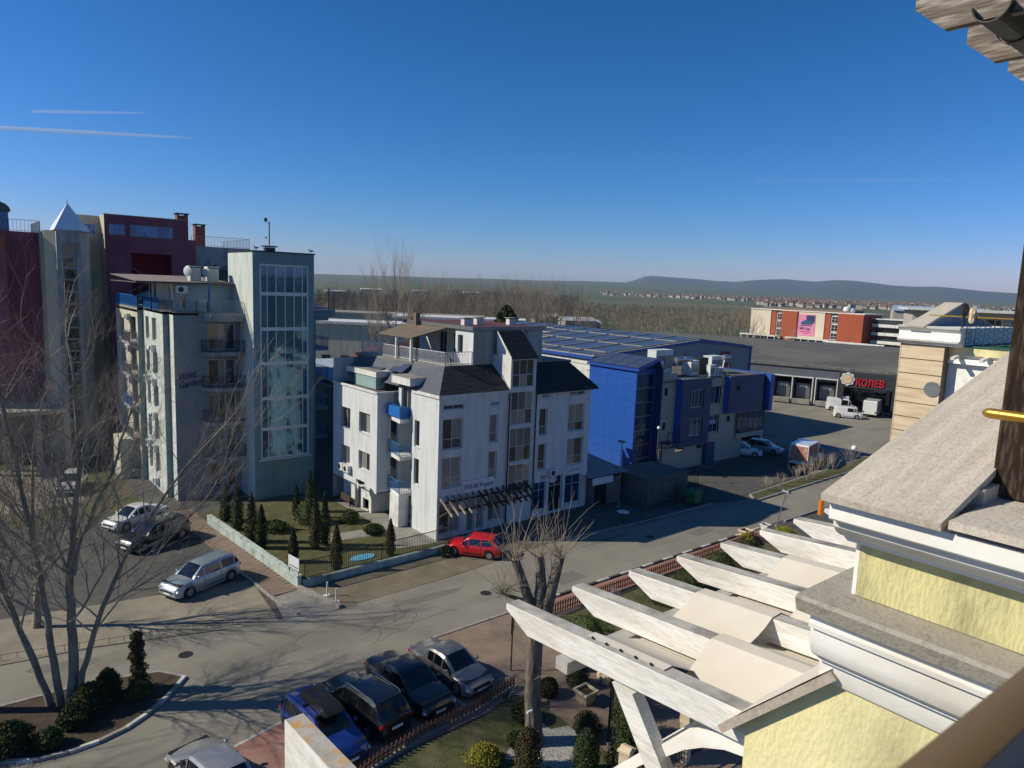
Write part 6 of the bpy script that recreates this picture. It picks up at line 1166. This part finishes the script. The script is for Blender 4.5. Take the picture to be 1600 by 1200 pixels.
# gate pillars and iron railing of the hotel garden
for k, (x, y, h, lb) in enumerate([(19.0, 15.6, 1.7, 'square stone pillar with flat cap at the left of the iron railing'), (22.3, 15.4, 2.6, 'rugged tall stone pillar right of the thuja'), (16.4, 16.3, 1.2, 'small stone pillar with pyramid cap at the bottom edge'), (25.4, 26.9, 1.3, 'small stone pillar by the yellowish shrub')]):
    t = thing('stone_pillar', lb, 'pillar', (x, y, 0), 12); MB().box(-.2, .2, -.2, .2, 0, h).o('shaft', MATS['travertine'], t); MB().box(-.26, .26, -.26, .26, h, h+.07).prism([(-.22, h+.07), (.22, h+.07), (0, h+.2)], 'y', -.22, .22).o('cap', MATS['travertine'], t)
f = railing(None, [(19.3, 15.5), (22.2, 15.3), (26, 15.0)], .2, 1.1, MATS['dark_metal'], sp=.16, name='garden_railing'); tag(f, 'dark iron railing with a brass handrail running right from the square stone pillar', 'railing'); MB().bar((19.3, 15.5, 1.33), (26, 15.0, 1.33), .05).o('brass_handrail', MATS['gold'], f)
t = thing('solar_floodlight', 'dark solar panel lamp on a post beside the thuja', 'lamp', (22.0, 19.0, 0), 30); MB().cyl((0, 0), .05, 0, 3.3, 8).o('pole', MATS['dark_metal'], t); MB().prism([(-.7, 3.2), (.7, 3.5), (.7, 3.56), (-.7, 3.26)], 'y', -.5, .5).o('panel', MATS['solar_panel'], t)
t = thing('stone_heap', 'heap of pale rockery stones by the paved path under the beam', 'stones', (24.6, 21.0, .03)); random.seed(6)
for k in range(16): MB().ball((random.uniform(-1, 1), random.uniform(-.6, .6), .15), random.uniform(.12, .28), 7, 5, .25).o('stone', MATS['travertine'], t)
# ================================================================ own hotel: near walls, cornices, pergola, balcony
WW = mat('whitewashed_wood', (.84, .83, .8), (.6, .57, .51), 3.2, rough=.75, st=(1.6, .3, 2.2), bump=.004, bs=14, dirt=((.34, .32, .28), .45, 9, (6, 1.0, 9)))
WG = mat('weathered_top', (.34, .33, .3), (.5, .48, .44), 9, rough=.9, dirt=((.12, .12, .11), .8, 6, (1, .5, 1)))
CV = mat('canvas', (.62, .575, .48), (.67, .62, .53), 3, rough=.95, bump=.0012, bs=160, dirt=((.45, .37, .27), .35, 1.1, (1, 1, 1)))
YW = mat('yellow_stucco', (.78, .71, .39), (.72, .65, .35), 3, rough=.95, bump=.007, bs=48, st=(1, 1, .5), dirt=((.40, .37, .2), .8, 1.6, (1, 1, .7)))
YW2 = mat('yellow_stucco_aged', (.66, .60, .30), (.50, .46, .24), 7, rough=.95, bump=.009, bs=60, st=(1, 1, .3), dirt=((.17, .165, .09), .85, 2.2, (1.3, 1.3, .9)))
CW = mat('cornice_white', (.88, .86, .82), (.82, .80, .75), 3, rough=.85, spec=.2, bump=.002, bs=9, dirt=((.5, .44, .34), .45, 3.2, (1, .5, 1)))
CG = mat('cornice_top', (.26, .24, .2), (.46, .43, .37), 16, rough=.95, bump=.004, bs=60, dirt=((.14, .12, .09), .5, 16, (1, 1, 1)))
SN = mat('stone_slab', (.50, .44, .36), (.64, .58, .49), 2.2, rough=.85, st=(.5, 9, 1), bump=.0012, bs=30, dirt=((.17, .145, .115), .42, 95, (.3, 1.0, 1)))
U = 3.4
def band(name, prof, y0, y1, mt, parent, smooth=18):   # profile in (x,z), extruded along y
    return MB().prism(prof, 'y', y0, y1).o(name, mt, parent, smooth=smooth)
HW = thing('own_hotel_wall', 'yellow stuccoed hotel wall with stacked white cornices at lower right', 'wall', (0, 0, 0))
MB().prism([(-2.5, 10), (1.96, 10), (1.96, 16.2), (1.5, 16.66), (-2.5, 16.66)], 'x', U, U+3).o('lower_wall', YW, HW)
# sloped slab at the far end
sl_ = [(2.09, 16.10), (2.10, 16.14), (1.50, 16.74), (1.46, 16.70)]; 
# lower cornice: moulded profile
lc = [(U+.3, 16.60), (U-.02, 16.60), (U-.035, 16.63), (U-.05, 16.72), (U-.08, 16.725), (U-.08, 16.74), (U-.10, 16.75), (U-.135, 16.775), (U-.155, 16.81), (U-.165, 16.85), (U-.168, 16.905), (U-.155, 16.915), (U-.19, 16.925), (U-.195, 16.95), (U-.18, 16.955), (U-.18, 17.0), (U+.3, 16.985)]
lcb = band('lower_cornice', lc, -2.5, 1.57, CW, HW)
band('cornice_slab', [(U-.225, 17.0), (U-.25, 17.07), (U-.23, 17.085), (U+3, 17.105), (U+3, 17.0)], -2.5, 1.62, CG, HW)
MB().box(U-.02, U+2.5, -2.5, 1.44, 17.09, 17.38).o('upper_wall', YW2, HW)
uc = [(U+.3, 17.36), (U-.05, 17.36), (U-.085, 17.365), (U-.09, 17.39), (U-.12, 17.395), (U-.16, 17.42), (U-.19, 17.45), (U-.195, 17.475), (U-.18, 17.485), (U-.235, 17.49), (U-.245, 17.50), (U-.245, 17.575), (U+.3, 17.575)]
band('upper_cornice', uc, -2.5, 1.50, CW, HW)
MB().box(U-.02, U+2.5, 1.441, 1.46, 17.09, 17.37).o('wall_edge', CW, HW)
# pediment slab (rises away from the eave)
def slab(name, a, b_, c, d, th, mt, parent):
    a, b_, c, d = map(Vector, (a, b_, c, d)); n = (b_-a).cross(d-a).normalized(); n = n if n.z > 0 else -n; m_ = MB(); lo = [p-n*th for p in (a, b_, c, d)]
    m_.quad(a, b_, c, d); m_.quad(*lo[::-1])
    for p, q, r, s in ((a, b_, lo[1], lo[0]), (b_, c, lo[2], lo[1]), (c, d, lo[3], lo[2]), (d, a, lo[0], lo[3])): m_.quad(p, s, r, q)
    return m_.o(name, mt, parent)
def S3(u, v, z): return (u, v, z)
c14, s14 = cos(R(14)), sin(R(14)); u0, z0 = 3.1, 17.62
for a, c in ((0, .62), (.625, 1.5), (1.505, 4.2)):
    slab('stone_slab', (u0+c14*a, 1.02, z0+s14*a), (u0+c14*c, 1.02, z0+s14*c), (u0+c14*c, 1.52, z0+s14*c), (u0+c14*a, 1.52, z0+s14*a), .035, SN, HW)
MB().prism([(3.12, 17.6), (3.12, 17.635), (7, 17.645), (7, 17.6)], 'y', -2.5, 1.0).o('sill_slab', SN, HW)
MB().box(3.5, 7, 1.0, 1.3, 17.58, 17.7).o('slab_bed', SN, HW)
MB().box(U-.10, U-.07, 1.502, 1.53, 17.4, 17.56).o('cornice_end_bracket', CW, HW); MB().tube([(U-.235, 1.545, 17.50), (U-.235, 1.545, 17.57)], .012, 12).o('orange_pipe_end', mat('orange_plastic', (.6, .17, .02), rough=.5), HW)
# dark wooden post of the balcony with grey pipe
t = thing('balcony_post', 'dark brown weathered wooden post at the right edge of the frame', 'post', (0, 0, 0)); MB().box(3.69, 3.86, .86, 1.03, 17.645, 20.3).o('post_shaft', mat('wood_post', (.018, .011, .008), (.034, .023, .017), 3, rough=.9, spec=.15, st=(8, 8, .8), bump=.002, dirt=((.25, .19, .14), .35, 3.2, (22, 22, 3.0))), t); MB().cyl((3.72, .80), .03, 17.66, 20.3, 10).cyl((3.72, .80), .09, 17.645, 17.67, 14).o('grey_pipe', MATS['grey_metal'], t, smooth=40)
t = thing('brass_handrail', 'short brass coloured handrail end crossing the dark post', 'handrail', (0, 0, 0)); b = MB(); b.tube([(3.45, 1.03, 18.045), (3.45, 1.02, 18.045), (3.45, 1.0, 18.045), (3.45, -.2, 18.045)], [.008, .018, .022, .022], 14); b.o('rail_tube', MATS['gold'], t, smooth=60)
t = thing('near_handrail', 'blurred brown and gold handrail very close to the camera in the lower right corner', 'handrail', (0, 0, 0)); MB().tube([(.30, .150, 18.165), (1.3, .112, 18.165)], .034, 24).o('rail_tube', mat('rail_brown', (.13, .085, .035), (.16, .1, .04), 5, rough=.5, spec=.3), t, smooth=60)
MB().tube([(.30, .105, 18.16), (1.3, .067, 18.16)], .05, 24).o('rail_lower', MATS['black_plastic'], t, smooth=60)
# rafters overhead with half round gutter
t = thing('overhead_eave', 'weathered grey rafter tails with a dark half round gutter in the upper right corner', 'eave', (0, 0, 0)); WR = mat('wood_weathered', (.22, .18, .15), (.08, .062, .052), 9, rough=.9, st=(2, .5, 9), bump=.004, bs=14, dirt=((.62, .56, .48), .7, 5, (2, 1, 8)))
for k in range(5):
    u = 3.85+.68*k; MB().prism([(1.66, 20.12), (1.66, 19.92), (1.52, 19.80), (0, 19.80), (0, 20.12)], 'x', u, u+.05).o('rafter', WR, t)
g = MB(); n = 14; gy, gz, gr = 1.31, 19.85, .082
for k in range(n):
    a0, a1 = pi+pi*k/n, pi+pi*(k+1)/n
    def G2(a, r, x): return (x, gy+r*cos(a), gz+r*sin(a))
    g.quad(G2(a0, gr, 3.80), G2(a1, gr, 3.80), G2(a1, gr, 7.4), G2(a0, gr, 7.4)); g.quad(G2(a0, gr-.006, 3.80), G2(a0, gr-.006, 7.4), G2(a1, gr-.006, 7.4), G2(a1, gr-.006, 3.80)); g.quad(G2(a0, gr, 3.80), G2(a0, gr-.006, 3.80), G2(a1, gr-.006, 3.80), G2(a1, gr, 3.80))
g.o('gutter', MATS['black_plastic'], t, smooth=40); 
for x in (4.15, 4.75, 5.4):
    h = MB()
    for k in range(n): a0, a1 = pi+pi*k/n, pi+pi*(k+1)/n; h.quad(G2(a0, gr+.008, x), G2(a1, gr+.008, x), G2(a1, gr+.008, x+.05), G2(a0, gr+.008, x+.05))
    h.o('gutter_bracket', MATS['black_plastic'], t)
MB().box(3.9, 7.4, -.5, 1.25, 20.12, 20.16).o('eave_boards', MATS['wood_dark'], t)
# ---- pergola
PGt = thing('white_pergola', 'white painted timber pergola with cream canvas strips woven over its beams', 'pergola', (0, 0, 0))
bu = [3.44, 4.10, 4.75, 5.41, 6.08, 6.78, 7.47, 8.18, 8.9]; bv = [4.14, 4.07, 4.01, 3.99, 3.96, 3.95, 3.95, 3.95, 3.95]; BW, BH = .125, .19; SLP = .079
def zt(v): return 16.0+(4.05-v)*SLP
for i, (u, v) in enumerate(zip(bu, bv)):
    e = 1.96 if i == 0 else 1.0; random.seed(60+i)
    P = [(v, zt(v)-.004), (v, zt(v)-.05), (v-.27, zt(v-.27)-BH), (e, zt(e)-BH), (e, zt(e))]
    o = MB().prism(P, 'x', u, u+BW).o('beam', WW, PGt, (0, 0, 0)); bvl = o.modifiers.new('round_edges', 'BEVEL'); bvl.width = .005; bvl.segments = 2
    MB().quad((u+.004, v-.01, zt(v)+.003), (u+BW-.004, v-.01, zt(v)+.003), (u+BW-.004, e, zt(e)+.003), (u+.004, e, zt(e)+.003)).o('weathered_top', WG, o)
P = [(3.7, 16.0), (3.7, 15.93), (3.5, 15.8), (2.0, 15.92), (2.0, 16.12)]
o = MB().prism([(3.67, 16.0), (3.67, 15.0), (1.0, 15.2), (1.0, 16.2)], 'x', 1.44, 1.55).o('end_beam', WW, PGt); lich = mat('lichen_top', (.33, .31, .27), (.46, .44, .39), 14, rough=.95, dirt=((.55, .27, .03), 1.0, 13, (1, 1, 1)))
MB().quad((1.442, 3.665, 16.003), (1.548, 3.665, 16.003), (1.548, 1.0, 16.203), (1.442, 1.0, 16.203)).o('weathered_top', lich, o)
MB().prism([(3.36, 15.765), (3.48, 15.765), (3.48, 15.855), (3.36, 15.855)], 'x', 3.38, 10).o('cross_beam', mat('wood_grey', (.42, .41, .37), (.3, .29, .26), 3, rough=.9, st=(.5, 3, 3)), PGt)
MB().prism([(2.98, 15.88), (2.80, 15.88), (1.88, 14.64), (2.06, 14.64)], 'x', 3.43, 3.53).o('brace', WW, PGt)
def strip(name, v0, v1, odd):
    """canvas strip running across the beams, over one and under the next; tiny thickness"""
    b = MB(); nv = 8; pts = []
    first = 0
    for i in range(0, 7):
        over = (i % 2 == 0) == odd
        c = bu[i]+BW/2
        if i == 0 and odd: pts += [(c-.02, .012), (c+BW/2+.0, .012)]
        elif i == 0: pts += [(c+.12, -BH-.03)]
        elif over: pts += [(c-BW/2, .012), (c+BW/2, .012)]
        else: pts += [(c-.05, -BH-.03), (c+.05, -BH-.03)]
    full = []
    for (a, h0), (c, h1) in zip(pts, pts[1:]):
        for k in range(6):
            t_ = k/6; full.append((a+(c-a)*t_, h0+(h1-h0)*t_-(.02*sin(pi*t_) if abs(h1-h0) > .05 else 0)))
    full.append(pts[-1]); n = len(full)
    for s, off in ((0, 0), (1, -.004)):
        for j in range(nv+1):
            v = v0+(v1-v0)*j/nv; ed = (abs(j/nv-.5)*2)**2
            for (x, h) in full: b.v.append((x, v+.02*sin(x*5), zt(v)+h+off+.006*sin(x*9+v*5)*(1 if h > -.18 and h < 0 else .2)))
    for s in (0, 1):
        o_ = s*n*(nv+1)
        for j in range(nv):
            for i in range(n-1): q = (o_+j*n+i, o_+j*n+i+1, o_+(j+1)*n+i+1, o_+(j+1)*n+i); b.f.append(q if s else q[::-1])
    b.o(name, CV, PGt, smooth=12)
strip('canvas_strip', 3.30, 2.62, True); strip('canvas_strip', 2.66, 1.98, False)
nb = MB()
for k in range(5): nb.cyl((3.475, 3.22-.13*k), .009, zt(3.22-.13*k)+.01, zt(3.22-.13*k)+.022, 8)
nb.o('nails', MATS['dark_metal'], PGt)
# the sloped slab that caps the wall end, canvas lies over it
slab('wall_end_slab', (U-.06, 2.10, 16.07), (U+1.1, 2.10, 16.07), (U+1.1, 1.50, 16.68), (U-.06, 1.50, 16.68), .045, mat('slab_edge', (.47, .40, .32), (.32, .28, .24), 25, rough=.95, st=(1, 1, 1)), HW)
b = MB(); b.quad((U-.055, 2.02, 16.16), (U+1.1, 2.02, 16.16), (U+1.1, 1.50, 16.692), (U-.055, 1.50, 16.692)).o('slab_canvas', CV, HW)
# curved white gable below the brace
b = MB(); arcp = [(3.25, 14.85), (3.1, 15.08), (2.95, 15.25), (2.75, 15.47), (2.56, 15.64), (2.42, 15.77), (2.29, 15.86), (2.14, 15.93), (1.96, 15.97)]
for (a, z), (c, z2) in zip(arcp, arcp[1:]): b.quad((3.5, a, z), (4.0, a, z), (4.0, c, z2), (3.5, c, z2)).quad((3.5, a, z), (3.5, c, z2), (3.5, c, z2-.1), (3.5, a, z-.1)).quad((3.5, a, z-.1), (3.5, c, z2-.1), (4.0, c, z2-.1), (4.0, a, z-.1))
b.o('curved_coping', CW, HW); MB().box(3.75, 3.8, 1.96, 3.0, 13, 15.1).o('inner_wall', mat('inner_grey', (.5, .5, .49), rough=.8), HW)
t = thing('hanging_basket', 'small brown pot with a green plant hanging in the curved white gable', 'plant pot', (0, 0, 0)); MB().prism([(2.40, 15.0), (2.22, 15.0), (2.18, 15.2), (2.44, 15.22)], 'x', 3.55, 3.72).o('pot', mat('pot_brown', (.16, .075, .05), rough=.8), t)
# ================================================================ far wing of the hotel with travertine gable
T = thing('hotel_wing', 'far wing of the hotel with travertine panels, white cornice and iron balcony', 'building', (0, 0, 0)); TV = MATS['travertine']
bc_ = mat('joint_dark', (.18, .14, .1)); MB().box(30.03, 36, 10.48, 12.06, 0, 16.85).o('core_wall', bc_, T); z = 16.84; k = 0
while z > 9: MB().box(30, 30.028, 10.49, 12.05, z-.56, z-.02).o('travertine_panel', TV, T); z -= .58
MB().box(30.0, 36, 12.062, 12.09, 9, 16.84).o('end_panel', TV, T)
prof = [(30.3, 16.85), (29.9, 16.85), (29.86, 16.9), (29.75, 16.98), (29.72, 17.05), (29.85, 17.08), (29.86, 17.12), (29.86, 17.38), (29.8, 17.42), (29.7, 17.5), (29.66, 17.58), (30.3, 17.58)]
band('cornice', prof, 9.95, 12.15, CW, T); MB().box(30.3, 36, 9.95, 12.15, 16.85, 17.57).o('cornice_core', CW, T)
slab('gable_slab', (29.6, 11.15, 17.58), (33.3, 11.15, 18.52), (33.3, 11.85, 18.52), (29.6, 11.85, 17.58), .07, SN, T); slab('gable_slab', (33.3, 11.15, 18.52), (39, 11.15, 17.1), (39, 11.85, 17.1), (33.3, 11.85, 18.52), .07, SN, T)
MB().prism([(29.9, 17.58), (33.3, 18.45), (38.8, 17.05), (38.8, 16), (30.3, 16.4)], 'y', 11.2, 11.8).o('gable_wall', mat('wall_teal', (.22, .27, .3), (.19, .24, .27), 1, rough=.9), T)
MB().box(30.35, 39, 4, 10.47, 16.55, 16.86).o('yellow_band', YW, T); MB().box(30.3, 39, 4, 10.5, 16.865, 16.92).o('terrace_floor', mat('green_floor', (.03, .12, .09), rough=.9), T)
holes = [(-9.9, -8.2, 10, 15.2), (-7.6, -5.9, 10, 15.2)]
wall(T, 'arched_wall', L(30.5), -10.47, -4, 9, 16.55, holes, CW, rec=.5)
for a, c, e, g in holes:
    b = MB(); n = 10; cx = (a+c)/2; r = (c-a)/2
    for q in range(n):
        a0, a1 = pi*q/n, pi*(q+1)/n; b.quad((a if q >= n/2 else c, 0, g), (cx+r*cos(a0), 0, g-.85+.8*sin(a0)), (cx+r*cos(a1), 0, g-.85+.8*sin(a1)), (a if q >= n/2 else c, 0, g))
    b.o('arch_spandrel', CW, T, (30.49, 0, 0), -90)
MB().box(32, 32.1, 4, 10.4, 9, 16.5).o('inner_wall', MATS['stucco_cream'], T)
MB().prism([(30.25, 16.22), (30.35, 16.2), (30.38, 16.35), (30.5, 16.42), (30.5, 16.2)], 'y', 4, 10.47).o('moulding', CW, T)
for k in range(6): MB().bar((29.75, 10.1-.95*k, 16.42), (30.5, 10.1-.95*k, 16.52), .13, .1).o('bracket_beam', WW, T)
c_ = MB().tube([(30.02, 10.75, 15.15), (29.97, 10.75, 15.15)], .3, 20).o('round_vent', MATS['grey_metal'], T)
rb = MB(); y0 = 9.95
for k in range(18):
    y = 9.95-.3*k; rb.bar((30.4, y, 16.9), (30.4, y, 17.95), .03); 
    if k < 17:
        for q in range(4): rb.tube([(30.4, y-.05, 17.0+.2*q), (30.4, y-.22, 17.08+.2*q), (30.4, y-.08, 17.18+.2*q)], .013, 4)
rb.bar((30.4, 9.95, 17.95), (30.4, 4.8, 17.95), .05).bar((30.4, 9.95, 17.9), (31.5, 9.95, 17.9), .05); rb.o('iron_railing', MATS['dark_metal'], T); MB().bar((30.38, 11.3, 18.0), (30.38, 4.5, 18.0), .045).o('brass_rail', MATS['gold'], T)
t = thing('terrace_lantern', 'black post lantern with pale stone mask on the far terrace corner', 'lantern', (30.35, 10.1, 16.92)); MB().cyl((0, 0), .04, 0, 1.15, 8).tube([(0, 0, 1.1), (0, 0, 1.25), (0, 0, 1.5), (0, 0, 1.6)], [.06, .15, .15, .03], 8).o('lantern_post', MATS['dark_metal'], t)
MB().ball((0, -.3, 1.15), .13, 8, 7, .2, .32).o('stone_mask', TV, t)
# background white hotel right of the gable
x, y = polar(1555, 110); t = thing('white_balcony_hotel', 'white hotel with long balconies behind the travertine gable', 'hotel', (x, y, 0), -62); MB().box(-12, 26, 0, 12, 0, 17.2).o('wall', MATS['town_white'], t); MB().box(-13, 27, -2, 12.3, 17.2, 17.5).o('roof_slab', MATS['white_paint'], t)
for k in range(4):
    z = 14.2-3*k; MB().box(-12, 26, -1.6, 0, z-.2, z).o('balcony_slab', MATS['white_paint'], t); MB().box(-12, 26, -1.62, -1.55, z, z+.9).o('balcony_front', MATS['white_paint'], t)
    for q in range(9): MB().box(-10.5+4*q, -8+4*q, -.04, -.01, z+.2, z+2.2).o('balcony_glazing', MATS['glass_dark'], t); 
x, y = polar(1455, 400); t = thing('glass_roof_pavilion', 'pale building with a blue glass roof behind the cream blocks', 'building', (x, y, 0), -60); MB().box(-22, 24, 0, 10, 0, 13).o('wall', MATS['town_white'], t); MB().quad((-22, -1, 13.2), (24, -1, 13.2), (24, 8, 16), (-22, 8, 16)).box(-22, 24, -1, 8, 13, 13.15).o('glass_roof', mat('sky_glass', (.3, .42, .52), rough=.15), t)
# ================================================================ haze
hm = bpy.data.materials.new('haze'); hm.use_nodes = True; hm.node_tree.nodes.remove(hm.node_tree.nodes['Principled BSDF'])
hv = hm.node_tree.nodes.new('ShaderNodeVolumePrincipled'); hv.inputs['Color'].default_value = (.50, .74, 1, 1); hv.inputs['Density'].default_value = .00005; hv.inputs['Anisotropy'].default_value = .1
hm.node_tree.links.new(hv.outputs[0], hm.node_tree.nodes['Material Output'].inputs['Volume'])
MB().box(-16500, 16500, -16500, 16500, -3, 330).o('haze', hm, None, kind='stuff', label='thin blue winter haze over the plain')
# ================================================================ contrails
def trail(name, label, p0, p1, z, w_, dens, seed=0):
    """soft condensation trail: a thin volume-like ribbon bundle high in the sky"""
    M = bpy.data.materials.new(name); M.use_nodes = True; n = M.node_tree; L_ = n.links; n.nodes.remove(n.nodes['Principled BSDF']); out = n.nodes['Material Output']
    pv = n.nodes.new('ShaderNodeVolumePrincipled'); pv.inputs['Color'].default_value = (1, 1, 1, 1); pv.inputs['Anisotropy'].default_value = .2
    tc = n.nodes.new('ShaderNodeTexCoord'); sx = n.nodes.new('ShaderNodeSeparateXYZ'); L_.new(tc.outputs['Generated'], sx.inputs[0])
    nz = n.nodes.new('ShaderNodeTexNoise'); nz.inputs['Scale'].default_value = 7; mp = n.nodes.new('ShaderNodeMapping'); mp.inputs['Scale'].default_value = (4, .6, .6); mp.inputs['Location'].default_value = (seed, 0, 0); L_.new(tc.outputs['Generated'], mp.inputs[0]); L_.new(mp.outputs[0], nz.inputs[0])
    mr = n.nodes.new('ShaderNodeMapRange'); mr.inputs[1].default_value = .3; mr.inputs[2].default_value = .7; mr.inputs[3].default_value = dens*.3; mr.inputs[4].default_value = dens*1.3; L_.new(nz.outputs[0], mr.inputs[0]); L_.new(mr.outputs[0], pv.inputs['Density']); L_.new(pv.outputs[0], out.inputs['Volume'])
    a = Vector((*p0, z)); c = Vector((*p1, z)); D_ = (c-a).length; b = MB(); b.tube([(0, 0, 0), (D_*.08, 0, 0), (D_*.5, 0, 0), (D_*.9, 0, 0), (D_, 0, 0)], [w_*.9, w_, w_*.9, w_*.55, w_*.1], 10)
    o = b.o(name, M, None, tuple(a), math.degrees(math.atan2(c.y-a.y, c.x-a.x)), smooth=60, kind='structure', label=label); return o
def skypt(px, py, z):
    d = FW+RT*((px-800)/1110)-UP*((py-600)/1110); k = (z-CAMZ)/d.z; return ((d*k).x, (d*k).y)
for nm, lb, a, c, w_, dn in (('contrail', 'long white condensation trail low on the left', (-60, 197), (306, 216), 150, .0030), ('contrail', 'shorter faint condensation trail above the long one', (50, 174), (236, 177), 95, .0022), ('contrail', 'very faint condensation trail above the far hills', (1180, 283), (1600, 280), 190, .0003), ('contrail', 'faintest short condensation trail left of the middle', (440, 321), (560, 328), 150, .0003)):
    trail(nm, lb, skypt(*a, 8000), skypt(*c, 8000), 8000, w_, dn, len(lb))
